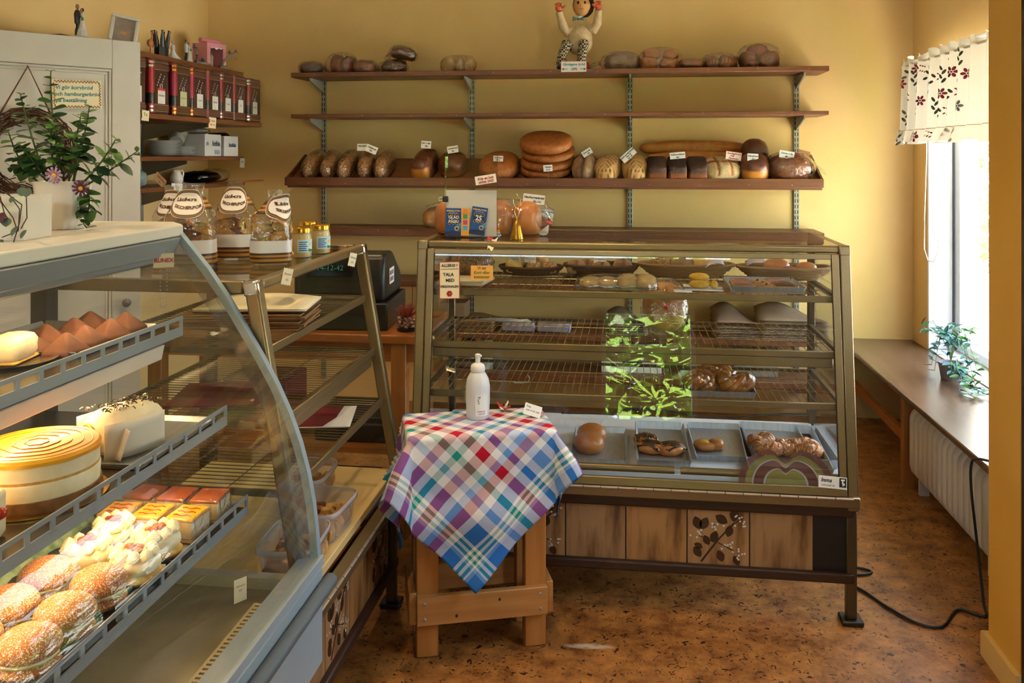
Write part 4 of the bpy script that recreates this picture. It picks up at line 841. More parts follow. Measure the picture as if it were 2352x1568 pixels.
# long loaf end and card on the shelf behind
bread('end of a long brown loaf on the shelf behind the bun bag', (aty(1205, 520, 5.0).x, 5.0, 1.081), (0, 0, 0), .32, .085, .07, 'brown', 'plain', 75, e=1)
card('price_card', 'white price card standing behind the bun bag', 'price card', .075, .032, (aty(1255, 496, 5.06).x, 5.06, 1.152), (0, R(5), 0), [('Gott vetebröd', .0125, 0, .02, 'blueink', .2), ('25', .012, 0, .007, 'blueink')], pin=.07)
bread('round golden loaf on the shelf behind the acrylic holder', (aty(1010, 520, 5.03).x, 5.03, 1.081), (0, 0, 0), .2, .17, .12, 'gold', 'plain', 76)
MB().box(-.033, .033, -.001, 0, 0, .022).obj('shelf_label', mat('pink_label', 'c9a9a8', .6)); o = bpy.data.objects['shelf_label']; o.location = aty(1376, 547, 4.892); tag(o, 'small pinkish label stuck on the shelf edge behind the showcase', 'label')
# ---- cards on the front glass
def on_glass(u, v, dz=0.):
    z = .8
    for _ in range(6): P_ = aty(u, v, yfb(z) - .004); z = P_.z
    return P_
GT = -math.atan2(.12, .79)
P_ = on_glass(1033, 686); t = card('notice_card', 'cream card with red border reading ALLERGI TALA MED PERSONALEN', 'sign', .072, .128, P_ + Vector((0, -.002, 0)), (GT, R(-2), 0), [('ALLERGI ?', .0132, 0, .114, 'ink'), ('TALA', .0155, -.004, .083, 'ink'), ('MED', .0155, .002, .063, 'ink'), ('PERSONALEN', .0105, 0, .042, 'ink')], 'cream', 'red', .0022)
MB().tube([(-.03, -.0014, .102), (.03, -.0014, .103)], .0007, 5).obj('underline', M['ink'], t)
q = MB()
for i in range(6): a = i * math.pi / 3; q.prism([(.0 + .006 * math.cos(a) + .0048 * math.cos(j * math.pi / 4), .018 + .006 * math.sin(a) + .0048 * math.sin(j * math.pi / 4)) for j in range(8)], 1, -.0016, -.0008)
q.obj('red_flower', M['red'], t, smooth=False)
P_ = on_glass(1107, 643); card('notice_card', 'orange card reading Vi tar Kort eller kontanter', 'sign', .078, .05, P_ + Vector((0, -.002, 0)), (GT, R(-1), 0), [('Vi tar', .014, 0, .041, 'olive'), ('Kort eller', .014, 0, .026, 'olive'), ('kontanter', .014, 0, .011, 'olive')], 'orangec')
P_ = on_glass(1912, 1121); t = card('maker_sticker', 'white and black maker sticker in the corner of the front glass', 'sticker', .087, .037, P_ + Vector((0, -.002, 0)), (GT, R(3), 0), [('Inma', .017, -.02, .024, 'black_ink', .25), ('halmstad ab', .0085, -.014, .009, 'black_ink')], th=.0006)
MB().box(.02, .041, -.0012, -.0006, .006, .034).obj('emblem_field', M['black_ink'], t, smooth=False)
q = MB().prism([(.024, .03), (.037, .031), (.036, .026), (.032, .025), (.033, .018), (.037, .02), (.036, .012), (.029, .01), (.03, .016), (.027, .018), (.029, .024), (.025, .026)][::-1], 1, -.0017, -.0013); q.obj('emblem', M['paper'], t, smooth=False)
# concentric heart decal
P_ = on_glass(1805, 1113); t = thing('heart_decal', 'translucent brown and olive concentric heart decal on the front glass', 'decal', P_ + Vector((0, -.0015, 0)), (GT, 0, 0))
def heart(s_, n=34):
    pts = []
    for i in range(n + 1):
        a = math.pi * i / n; x = -math.cos(a); z = (1 - abs(x) ** 2.6) ** .5 * .76 if abs(x) < 1 else 0; z -= .26 * math.exp(-(x / .2) ** 2) * (1 if s_ < .9 else .0)
        pts.append((x * s_, max(0, z) * s_))
    return pts
deco = [glassy('decal_brown', (.62, .42, .38, 1), 1.5, .1, 0, 1, .42, (.24, .10, .09, 1)), glassy('decal_olive', (.78, .76, .5, 1), 1.5, .1, 0, 1, .4, (.4, .37, .12, 1)), glassy('decal_white', (.9, .9, .9, 1), 1.5, .1, 0, 1, .45, (.7, .68, .64, 1))]
rads = [.148, .127, .106, .101, .07, .064]; ms = [0, 1, 2, 0, 2, 1]
for i, r_ in enumerate(rads):
    o_ = [(x, z * (1.0 if i < 3 else 1.02)) for x, z in heart(r_ if i < 4 else r_ * .95 / 1.0)] if i < 4 else [(x * 1.0, z) for x, z in heart(min(r_, .8))]
    if i + 1 < len(rads):
        i_ = heart(rads[i + 1]); b = MB(); k = len(o_); b._a([(x, -.0002 * i, z) for x, z in o_] + [(x, -.0002 * i, z) for x, z in i_]); b.f += [(j, j + 1, k + j + 1, k + j) for j in range(k - 1)]
    else: b = MB(); b._a([(x, -.0002 * i, z) for x, z in o_]); b.f.append(tuple(range(len(o_))))
    b.obj('heart_band', deco[ms[i]], t, smooth=False)
# ---- wicker baskets with rolls on the top rack
def wicker(name, c1, c2):
    m = bpy.data.materials.new(name); m.use_nodes = True; nt = m.node_tree; L = nt.links.new; b = nt.nodes['Principled BSDF']; tc = _n(nt, 'ShaderNodeUVMap'); wv = _n(nt, 'ShaderNodeTexWave'); mp = _n(nt, 'ShaderNodeMapping'); mp.inputs['Scale'].default_value = (16, 5, 1)
    L(tc.outputs[0], mp.inputs[0]); L(mp.outputs[0], wv.inputs[0]); wv.inputs['Scale'].default_value = 1.; wv.inputs['Distortion'].default_value = 2.5; wv.bands_direction = 'DIAGONAL'
    cr = _n(nt, 'ShaderNodeValToRGB'); cr.color_ramp.elements[0].color = rgb(c1); cr.color_ramp.elements[1].color = rgb(c2); L(wv.outputs[0], cr.inputs[0]); L(cr.outputs[0], b.inputs['Base Color']); b.inputs['Roughness'].default_value = .65
    bp = _n(nt, 'ShaderNodeBump'); bp.inputs['Strength'].default_value = .5; bp.inputs['Distance'].default_value = .004; L(wv.outputs[0], bp.inputs['Height']); L(bp.outputs[0], b.inputs['Normal']); MATS[name] = m; return m
wk_l = wicker('pale_wicker', '8a6a42', 'c9ab7c'); wk_d = wicker('dark_wicker', '3e2413', '7d5230')
def basket(label, u0, u1, Y, ht, m, grp, z=1.036, fl=.72, rows=6):
    c = (aty(u0, 630, Y).x + aty(u1, 630, Y).x) / 2; wd = (aty(u1, 630, Y).x - aty(u0, 630, Y).x) / 2; dp = .085
    t = thing('basket', label, 'basket', (c, Y, z), group=grp)
    # woven strands round the bowl
    for r_ in range(rows):
        f = (r_ + .5) / rows; k = fl + (1 - fl) * f ** .8; b = MB(); n = 64
        pts = [((wd * k + .003 * math.sin(i * 16 * math.pi / n * 2 + r_ * math.pi)) * math.cos(2 * math.pi * i / n), (dp * k + .003 * math.sin(i * 16 * math.pi / n * 2 + r_ * math.pi)) * math.sin(2 * math.pi * i / n), .004 + ht * f + .0 * i) for i in range(n)]
        b.tube(pts, ht / rows * .62, 6, True); b.obj('strand', m, t)
    MB().tube([(wd * math.cos(a), dp * math.sin(a), ht + .004) for a in [2 * math.pi * i / 40 for i in range(40)]], .0055, 7, True).obj('rim', m, t)
    MB().lathe([(0, .002), (.9, .002), (.9, .007), (0, .007)], 28).xf(Matrix.Diagonal((wd * fl, dp * fl, 1, 1))).obj('basket_floor', m, t)
    st = MB()
    for i in range(26):
        a = 2 * math.pi * i / 26; st.tube([(wd * fl * math.cos(a), dp * fl * math.sin(a), .003), (wd * .97 * math.cos(a), dp * .97 * math.sin(a), ht)], .0025, 5)
    st.obj('stakes', m, t)['kind'] = 'stuff'
    return t
RZ = 1.0365
gb = 'bread baskets on the top rack'
basket('shallow brown basket with yellow and seeded rolls', 1148, 1292, 3.37, .03, wk_d, gb, rows=4)
basket('shallow dark basket with four dark-floured rolls', 1296, 1466, 3.37, .04, wk_d, gb, rows=5)
basket('deep pale basket with three round rolls', 1466, 1686, 3.36, .05, wk_l, gb, fl=.62)
basket('deep pale basket with reddish-brown rolls at the window end', 1692, 1912, 3.36, .045, wk_l, gb, fl=.62)
def roll(label, u, Y, z, W, H, m, seed, grp, kind='plain', L=None, rz=0.):
    x = aty(u, 620, Y).x; return bread(label, (x, Y, z), (0, 0, rz), W, L or W * .95, H, m, kind, seed, cat='bread roll', name='bread_roll', group=grp, res=(26, 16))
g1 = 'rolls in the shallow brown basket'; g2 = 'rolls in the shallow dark basket'; g3 = 'rolls in the deep pale basket'; g4 = 'rolls in the reddish basket'
roll('pale yellow cracked roll at the front of the shallow brown basket', 1181, 3.34, RZ + .012, .07, .052, 'yellow', 80, g1); roll('pale yellow roll at the back of the shallow brown basket', 1190, 3.405, RZ + .03, .07, .06, 'yellow', 81, g1)
roll('seeded roll in the middle of the shallow brown basket', 1226, 3.34, RZ + .012, .062, .045, 'seed', 82, g1); roll('seeded roll at the end of the shallow brown basket', 1262, 3.345, RZ + .012, .062, .042, 'seed', 83, g1); roll('smooth tan roll behind the seeded ones', 1243, 3.405, RZ + .02, .06, .052, 'leafc', 84, g1)
for i, u in enumerate((1323, 1348, 1381, 1430)): roll(('dark-floured roll with a pale cut, first in its basket', 'dark-floured roll lying low, second in its basket', 'dark-floured roll, third in its basket', 'round dark-floured roll, last in its basket')[i], u, (3.35, 3.39, 3.345, 3.36)[i], RZ + .012, .075, .05 + .006 * (i == 3), 'dust', 85 + i, g2, 'split')
for i, u in enumerate((1523, 1567, 1615)): roll(('large floured roll, first in the deep pale basket', 'greyish floured roll, middle of the deep pale basket', 'smooth golden roll, last in the deep pale basket')[i], u, (3.36, 3.33, 3.345)[i], RZ + .012, .092, .083 - .006 * (i == 1), ('seed', 'dust', 'leafc')[i], 90 + i, g3)
roll('golden roll half hidden at the back of the deep pale basket', 1636, 3.40, RZ + .012, .07, .065, 'bun', 94, g3)
for i, u in enumerate((1783, 1812, 1852)): roll(('large reddish-brown roll in the last basket', 'low brown roll between two reddish ones', 'round reddish roll next to the showcase post')[i], u, (3.36, 3.325, 3.35)[i], RZ + .01, (.1, .075, .08)[i], (.068, .045, .058)[i], ('bun', 'brown', 'bun')[i], 96 + i, g4)
# napkins in the two deep baskets
for i, (u, Y) in enumerate(((1640, 3.30), (1735, 3.38))):
    q = thing('napkin', ('lilac paper napkin over the rim of the deep pale basket', 'printed paper napkin in the last basket')[i], 'napkin', (aty(u, 620, Y).x, Y, RZ + .05)); MB().grid(lambda a, c: ((a - .5) * .07, (c - .5) * .06, .018 * math.sin(2.5 * a) + .01 * c), 6, 5).obj('paper', mat('lilac_paper', 'b9b2c4', .8), q, solid=.001)
for (u, v, s_, ln, Y) in ((1182, 603, 'white price card over the yellow rolls', 'Majsfralla', 3.32), (1217, 603, 'white price card over the seeded rolls', 'Havrefralla', 3.32), (1378, 604, 'white price card over the dark-floured rolls', 'Surdegsfralla', 3.33)):
    card('price_card', s_, 'price card', .045, .023, aty(u, v, Y), (R(-5), R(4), 0), [(ln, .0085, 0, .015, 'ink', .2), ('12:-', .008, 0, .005, 'ink')], pin=.02, group='price cards in the showcase')
# left end: seeded loaf in a bag, card, cutting paper
bagged('seeded loaf in a bag standing in the corner of the top rack', (-.60, 3.33, RZ), (0, 0, R(70)), .1, .17, .1, 'seed', seed=101, tail=(R(90), .03), fat=1.08)
card('price_card', 'white price card in the far corner of the showcase', 'price card', .05, .024, aty(1005, 605, 3.27), (0, 0, 0), [('Bovetelimpa', .0085, 0, .015, 'ink', .2)], pin=.03)
q = thing('paper_sheets', 'stack of pale baking paper lying on the top rack', 'paper', (-.585, 3.13, RZ)); MB().box(-.085, .085, -.075, .1, 0, .012).xf(Matrix.Shear('XY', 4, (-.0, 0)) if False else Matrix.Rotation(R(-6), 4, 'Z')).obj('sheets', mat('baking_paper', 'd8c9a4', .8), q, bevel=.002)
# plastic clamshell with bread
q = atz(1415, 668, RZ + .002); t = thing('clamshell', 'clear plastic tray under a dome with pale flatbread inside', 'bread tray', (q.x, q.y + .06, RZ), (0, 0, 0))
MB().blob((0, 0, .004), (.15, .065, .006), 30, 8, .6, 1).obj('tray', M['dome'], t); MB().blob((0, 0, .006), (.145, .062, .045), 36, 12, .6, .7, flat=0.).obj('dome', M['dome'], t)
for i, x in enumerate((-.09, -.03, .04, .1)): loaf_mb(.075, .1, .032 + .012 * (i > 1), 110 + i).obj('flatbread', crust['leafc'], t).location = (x, 0, .009)
# plate with yellow pastries
q = atz(1618, 666, RZ + .002); t = thing('pastry_plate', 'small square plate with yellow rolled pastries', 'plate', (q.x, q.y + .035, RZ), (0, 0, R(-5)))
MB().box(-.065, .065, -.045, .045, 0, .004).obj('plate', M['white_pl'], t, bevel=.002)
ym = mat('yellow_pastry', 'c98f1e', .6, col2='dcae4a', scale=40, bump=.4, bscale=90)
for i, (x, y, z) in enumerate(((-.015, -.012, .004), (-.01, .018, .004), (-.015, .004, .028), (.035, -.006, .004))): MB().blob((0, 0, .014), (.035 if i < 3 else .014, .014, .014), 18, 10, .8, 1).obj('pastry', ym, t).location = (x, y, z)
for x in (-.058, .056): MB().box(x - .012, x + .012, -.03, .02, .0045, .006).xf(Matrix.Rotation(R(6), 4, 'Y')).obj('paper_slip', M['cream'], t)
MB().box(-.03, .03, -.03, .03, 0, .001).obj('note_slip', M['paper']); o = bpy.data.objects['note_slip']; o.location = (atz(1570, 672, RZ).x, atz(1570, 672, RZ).y + .035, RZ + .0005); tag(o, 'white slip of paper lying on the top rack', 'paper')
# steel trays
def steel_tray(label, x, y, z, wx, dy, lip=.02, rot=0., m=None, grp='steel baking trays'):
    t = thing('baking_tray', label, 'baking tray', (x, y, z), (0, 0, rot), grp); m = m or M['steel']; a, c = wx / 2, dy / 2; s_ = .008
    MB().box(-a, a, -c, c, 0, .002).obj('tray_base', m, t)
    b = MB()
    b.prism([(-c, .001), (-c + .003, .001), (-c - s_ + .003, lip), (-c - s_, lip)], 0, -a, a); b.prism([(c - .003, .001), (c, .001), (c + s_, lip), (c + s_ - .003, lip)], 0, -a, a)
    b.prism([(-a, .001), (-a + .003, .001), (-a - s_ + .003, lip), (-a - s_, lip)][::-1], 1, -c, c); b.prism([(a - .003, .001), (a, .001), (a + s_, lip), (a + s_ - .003, lip)][::-1], 1, -c, c)
    b.obj('tray_rim', m, t)['kind'] = 'stuff'; return t
q0 = atz(1690, 681, RZ); q1 = atz(1862, 683, RZ); xc = (q0.x + q1.x) / 2
steel_tray('grey tray of glazed finger pastries on the top rack', xc - .005, 3.14, RZ + .001, .235, .24)
ec = mat('eclair_dough', 'b98a48', .6, col2='a5742f', scale=30); gz1 = mat('mauve_glaze', '8a5a50', .25, coat=.5); gz2 = mat('chocolate_glaze', '5a3320', .22, coat=.6); caramel = mat('caramel', '8f5316', .3, col2='b07a2c', scale=24, coat=.5)
def eclair(label, x, y, z, g_, grp, rz=0., l=.037):
    t = thing('eclair', label, 'pastry', (x, y, z), (0, 0, rz), grp); MB().blob((0, 0, .012), (l, .0125, .0125), 20, 10, .8, .9).obj('dough', ec, t); MB().blob((0, 0, .0165), (l * .93, .0112, .0095), 20, 8, .8, .9, flat=-.002).obj('icing', g_, t)
ordn = ('nearest', 'second', 'third', 'fourth', 'fifth', 'farthest')
for i in range(5): eclair('mauve-iced finger pastry in the first column of the tray, %s row' % ordn[i], xc - .078, 3.045 + i * .033, RZ + .003, gz1, 'first column of iced finger pastries')
for i in range(6): eclair('chocolate-iced finger pastry in the last column of the tray, %s row' % ordn[i], xc + .062 - .003 * i, 3.04 + i * .031, RZ + .003, gz2 if i < 3 else gz1, 'last column of iced finger pastries', R(-6), .042)
for i in range(3):
    t = thing('caramel_tart', 'nutty caramel tart in the middle of the tray, %s' % ('nearest', 'middle', 'farthest')[i], 'pastry', (xc - .008 - .008 * i, 3.05 + .05 * i, RZ + .003), group='caramel tarts between the finger pastries')
    MB().lathe([(.026, 0), (.032, .012), (.028, .014), (0, .011)], 20).obj('tart_shell', ec, t); MB().blob((0, 0, .014), (.026, .024, .008), 16, 8, fn=lambda d: (1 + .12 * nz(d, i, 5), 0)).obj('filling', caramel, t)
    MB().blob((.004, -.004, .023), (.0055, .0055, .005), 8, 6).obj('nut', gz2, t)
# middle rack: tongs, hanging bread bag, paper
R2 = .8595
t = thing('serving_tongs', 'steel serving tongs lying on the middle rack', 'tongs', aty(1150, 735, 3.3)); t.location.z = R2
for s_ in (-1, 1): MB().tube([(-.1, 0, .01), (-.04, s_ * .008, .012), (.03, s_ * .014, .012), (.075, s_ * .01, .01)], [.004, .005, .005, .004], 7).obj('tong_arm', M['steel'], t)
for i in range(5): MB().tube([(.07, -.016 + i * .008, .01), (.1, -.02 + i * .01, .012), (.115, -.016 + i * .008, .004)], .0025, 6).obj('prong', M['steel'], t)
t = thing('bagged_bread', 'round loaf in a tied clear bag standing upright in the middle of the showcase', 'bread', (aty(1524, 800, 3.17).x, 3.17, R2), (R(74), 0, R(6)))
o = loaf_mb(.15, .18, .085, 120).obj('loaf', crust['gold'], t); o.location = (0, .092, 0)
bg_ = bag_mb(.155, .19, .09, 121, 1.06, None, (0, .0)).obj('plastic_bag', M['cello2'], t); bg_.location = (0, .095, 0)
MB().blob((.0, .085, .098), (.008, .008, .007), 10, 6).obj('red_tie', mat('red_tape', 'd8342a', .4), t)
rays_ = MB()
for i in range(22):
    a = 2 * math.pi * i / 22; rays_.quad((0, .085, .097), (.07 * math.cos(a), .09 + .085 * math.sin(a), .062), (.07 * math.cos(a + .1), .09 + .085 * math.sin(a + .1), .062))
rays_.obj('gathers', M['cello2'], t, smooth=False)['kind'] = 'stuff'
# lowest rack: tray with braided buns, hook, black tray
R3 = .6965
q0 = atz(1572, 915, R3); q1 = atz(1737, 918, R3); xc = (q0.x + q1.x) / 2
steel_tray('pale tray with three braided buns on the lowest rack', xc, 3.09, R3 + .001, .225, .26)
def braid(label, x, y, z, R_, seed, grp, m='glaze', H=.05):
    t = thing('braided_bun', label, 'pastry', (x, y, z), (0, 0, seed * 1.3), grp)
    for k in range(3):
        b = MB(); n = 30; pts = []
        for i in range(n):
            a = 2 * math.pi * i / n; w2 = 3 * a + k * 2 * math.pi / 3; r = R_ * (.62 + .2 * math.cos(w2)); pts.append((r * math.cos(a), r * math.sin(a), H * .5 + H * .22 * math.sin(w2) + (.006 * math.cos(a * 2))))
        b.tube(pts, R_ * .28, 9, True); b.obj('strand', crust[m], t)
    MB().blob((0, 0, H * .45), (R_ * .5, R_ * .5, H * .42), 16, 10).obj('middle_knot', crust[m], t)
    return t
gb_ = 'braided buns on the lowest rack'
braid('glossy braided bun with sugar, front one away from the window', xc - .06, 3.03, R3 + .004, .058, 1, gb_, H=.062); braid('glossy braided bun with sugar, front one near the window', xc + .06, 3.03, R3 + .004, .062, 2, gb_, H=.066); braid('glossy braided bun with sugar at the back of the tray', xc + .005, 3.155, R3 + .004, .058, 3, gb_, H=.06)
t = thing('rack_hook', 'bent steel hook hanging on the lowest rack', 'hook', aty(1200, 850, 3.05)); t.location.z = R3; MB().tube([(-.03, 0, .0015), (-.005, 0, .0015), (.02, 0, .004), (.025, 0, .02), (.02, 0, .028)], .0025, 7).obj('wire', M['steel'], t)
# deck trays with buns
DZ = .4565
def deck_tray(label, u0, u1, vf, vb, rot=0., lip=.022):
    a = atz(u0, vf, DZ); b_ = atz(u1, vf, DZ); c = atz((u0 + u1) / 2, vb, DZ); y0 = a.y * .5 + b_.y * .5; y1 = c.y; wx = b_.x - a.x - .02
    steel_tray(label, (a.x + b_.x) / 2, (y0 + y1) / 2 + .004, DZ, wx, y1 - y0 - .02, lip, rot, grp='steel trays on the showcase floor'); return (a.x + b_.x) / 2, (y0 + y1) / 2, wx, y1 - y0
gd = 'pastries on the showcase floor'
tx, ty, tw, td = deck_tray('steel tray with two plain buns', 1306, 1441, 1070, 992)
for i, (dx, dy) in enumerate(((-.036, -.045), (-.03, .058))): bread(('plain round bun at the front of its tray', 'plain round bun behind another one')[i], (tx + dx, ty + dy, DZ + .003), (0, 0, 0), .108, .1, .066, 'bun', 'plain', 130 + i, 'bun', 'bun', gd, amp=.015, e=1, ez=.95)
choc = mat('chocolate', '2a170c', .25, coat=.5); custard = mat('custard', 'd39a1e', .3, col2='e2b64a', scale=30, coat=.4)
def custard_bun(label, x, y, z, r, seed, m='bun', drizzle=True):
    t = thing('custard_pastry', label, 'pastry', (x, y, z), (0, 0, seed), gd)
    MB().blob((0, 0, r * .32), (r, r * .85, r * .45), 28, 12, 1, .9, lambda d: (1 + .1 * nz(d, seed, 3) - (.22 * max(0, d.z) ** 3), 0), flat=-r * .3).obj('dough', crust[m], t)
    MB().blob((0, 0, r * .55), (r * .5, r * .42, r * .2), 18, 8, fn=lambda d: (1 + .12 * nz(d, seed, 4), 0)).obj('custard', custard, t)
    if drizzle:
        b = MB(); n = 60; g_ = random.Random(seed)
        b.tube([(r * .8 * math.cos(i * .9 + .2) * (1 if i % 2 else .9), r * .7 * (i / n * 2 - 1), r * .72 + .002 - abs(i / n * 2 - 1) * r * .2 - .012 * (abs(math.cos(i * .9 + .2)) ** 3)) for i in range(n)], .0032, 6); b.obj('drizzle', choc, t)
    return t
tx, ty, tw, td = deck_tray('steel tray with chocolate-striped custard pastries', 1460, 1590, 1078, 985, lip=.028)
for i, (dx, dy) in enumerate(((-.055, .02), (-.04, -.055), (.03, -.06))): custard_bun(('chocolate-striped custard pastry at the back of its tray', 'chocolate-striped custard pastry at the front corner', 'chocolate-striped custard pastry beside the sugared tray')[i], tx + dx, ty + dy, DZ + .003, .052, 140 + i)
tx, ty, tw, td = deck_tray('nearly empty steel tray with one small custard pastry', 1594, 1740, 1063, 985, R(1))
custard_bun('small plain custard pastry in the nearly empty tray', tx - .06, ty - .06, DZ + .003, .042, 150, drizzle=False); roll('small shiny bun touching the custard pastry', 1645, ty - .055, DZ + .003, .055, .036, 'bun', 151, gd)
tx, ty, tw, td = deck_tray('wide steel tray with sugared buns', 1728, 1925, 1095, 990, R(-3), .028)
for i, (dx, dy, r_) in enumerate(((-.07, .015, .055), (-.055, -.05, .058), (.015, -.03, .052), (.075, -.045, .06))): braid(('sugared brown bun at the back of the wide tray', 'nutty sugared bun at the front of the wide tray', 'sugared bun in the middle of the wide tray', 'white-sugared bun at the window end of the wide tray')[i], tx + dx, ty + dy, DZ + .003, r_ * .85, 160 + i, gd, 'sugar', .052)
steel_tray('blue-grey tray in the corner of the showcase', .665, 3.2, DZ, .06, .36, .03, grp='steel trays on the showcase floor')
for (x0, x1) in ((-.5, .155), (.175, .69)):
    o = MB().tube([(x0, 2.915, DZ + .006), (x1, 2.915, DZ + .006)], .013, 12).obj('lamp_rail', M['alu']); tag(o, 'dull metal tube along the showcase floor, %s' % ('longer one behind the table' if x0 < 0 else 'the one next to the window'), 'rail')
o = MB().tube([aty(u, v, 3.47) for u, v in ((1290, 948), (1400, 950), (1440, 938), (1500, 940), (1600, 955), (1700, 957), (1800, 950), (1860, 952))], .004, 7).obj('cable', M['blackrub']); tag(o, 'thin black cable along the back of the showcase', 'cable')
# ---- things on the wall shelves behind the showcase
S6 = .4965
def bagpile(label, u, Y, z, wd, dp, n, m, rot=0., flap=0., th=.006):
    t = thing('paper_bags', label, 'paper bags', (aty(u, 700, Y).x, Y, z), (0, 0, rot), 'paper bags and packets behind the showcase'); 
    for i in range(n):
        s_ = (i * 37 % 11 - 5) * .0012
        MB().grid(lambda a, c: ((a - .5) * wd + s_, (c - .5) * dp + s_, i * th + .002 + flap * (i / n) * (math.sin(2.2 * a + 1) + .5 * math.sin(5 * a)) * c), 10, 5).obj('bag', m, t, solid=.003)
    return t
bagpile('pile of brown paper bags with curled edges behind the showcase, nearer the window', 1815, 5.02, S6, .36, .22, 12, M['kraftd'], 0, .05, .009)
bagpile('pile of brown paper bags with curled edges behind the showcase, further from the window', 1690, 5.02, S6, .25, .22, 10, M['kraftd'], R(4), .06, .009)
bagpile('flat stack of kraft paper bags behind the tongs', 1105, 5.02, S6, .2, .2, 8, M['kraft'], R(-5), .012, .007)
lil = mat('lilac_packet', '8d8fb5', .35, col2='aab0cc', scale=20)
for i in range(2):
    t = thing('napkin_packet', ('lilac napkin packet nearer the kraft bags', 'lilac napkin packet further from the kraft bags')[i], 'packet', (aty(1195 + 80 * i, 700, 5.02).x, 5.02, S6), group='paper bags and packets behind the showcase'); MB().box(-.095, .095, -.1, .1, 0, .05).obj('packet', lil, t, bevel=.008, seg=2); MB().box(-.1, .1, -.105, .105, -.0, .054).obj('film', M['cello'], t, bevel=.008)
bagpile('crumpled brown paper bags behind the hanging bread bag', 1440, 5.02, S6, .22, .22, 8, M['kraftd'], R(3), .05, .008)
t = thing('carton', 'brown cardboard carton behind the allergy notice', 'box', (aty(1045, 700, 5.03).x, 5.03, S6)); MB().box(-.075, .075, -.08, .08, 0, .15).obj('carton_body', M['kraftd'], t, bevel=.002)
S7 = .2635
for i, (u, wd, h, m_, s_, nm) in enumerate(((1075, .11, .17, mat('foil', 'c3cbd6', .2, .9, bump=.9, bscale=40), 'crumpled foil packet on the lowest wall shelf', 'foil_packet'), (1150, .14, .16, M['cello2'], 'clear plastic packet on the lowest wall shelf', 'plastic_packet'))):
    t = thing(nm, s_, 'packet', (aty(u, 800, 5.02).x, 5.02, S7)); MB().blob((0, 0, h / 2), (wd / 2, .07, h / 2), 20, 12, .6, .6, lambda d: (1 + .1 * nz(d, i, 5), 0)).obj('packet', m_, t)
t = thing('white_tin', 'small white tin on the lowest wall shelf', 'tin', (aty(1118, 800, 5.0).x, 5.0, S7)); MB().lathe([(.036, 0), (.036, .17), (.033, .172), (0, .172)], 24).obj('tin', mat('tin_white', 'b9c4c2', .4), t)
t = thing('carton', 'flat white carton leaning behind the lowest rack', 'box', (aty(1450, 830, 5.03).x, 5.03, S7), (R(8), 0, 0)); MB().box(-.17, .17, -.02, .02, 0, .17).obj('carton_body', M['paper'], t, bevel=.002); MB().prism([(-.05, .06), (.06, .06), (.09, .16), (-.03, .165)], 1, -.023, -.021).obj('dark_print', navy, t, smooth=False)
t = thing('carton', 'grey flat carton behind the braided buns', 'box', (aty(1735, 830, 5.03).x, 5.03, S7), (R(6), 0, 0)); MB().box(-.12, .12, -.02, .02, 0, .16).obj('carton_body', mat('grey_card', '8d8a84', .7), t, bevel=.002)
for i, (u, s_) in enumerate(((1010, 'dark pot on the shelf behind the top rack corner'), (1330, 'dark tray leaning on the shelf behind the top rack'))):
    t = thing('dark_tray', s_, 'tray', (aty(u, 640, 5.03).x, 5.03, .7765)); MB().box(-.1, .1, -.1, .1, 0, .012).box(-.1, .1, -.1, -.09, .012, .03).box(-.1, .1, .09, .1, .012, .03).obj('tray_body', M['wenge'], t, bevel=.003)
# ================================================================ TABLE WITH CHECKED CLOTH
TR = R(18); tb = thing('wooden_table', 'small square pine table standing in front of the showcases', 'table', (-.463, 2.688, 0), (0, 0, TR))
a_, c_ = .165, .072
for i, (sx, sy) in enumerate(((-1, -1), (1, -1), (-1, 1), (1, 1))): MB().box(sx * a_ - .033, sx * a_ + .033, sy * c_ - .022, sy * c_ + .022, 0, .64).obj('leg', M['pinez'], tb, bevel=.003)
for sy in (-1, 1):
    bd = MB().box(-a_ - .033, a_ + .033, sy * (c_ + .033) - .011, sy * (c_ + .033) + .011, .105, .19).obj('brace', M['pine'], tb, bevel=.002)
    sc = MB()
    for x in (-a_ - .012, a_ + .012):
        for z in (.125, .17): sc.lathe([(.005, 0), (.005, .0012), (0, .0015)], 10).v[-30:]
    for x in (-a_ - .01, a_ + .01):
        for z in (.125, .17): MB().blob((x, sy * (c_ + .0445), z), (.0045, .0012, .0045), 10, 5).obj('screw', M['steel'], bd)
    for x in (-.08, .05): MB().blob((x, sy * (c_ + .0442), .128 if x < 0 else .165), (.004, .001, .005), 8, 5).obj('knot', M['wenge'], bd)
for sx in (-1, 1): MB().box(sx * (a_ + .044) - .011, sx * (a_ + .044) + .011, -c_ - .022, c_ + .022, .1, .195).obj('side_brace', M['piney'], tb, bevel=.002)
MB().box(-.213, .213, -.112, .112, .64, .665).obj('tabletop', M['pine'], tb, bevel=.003)
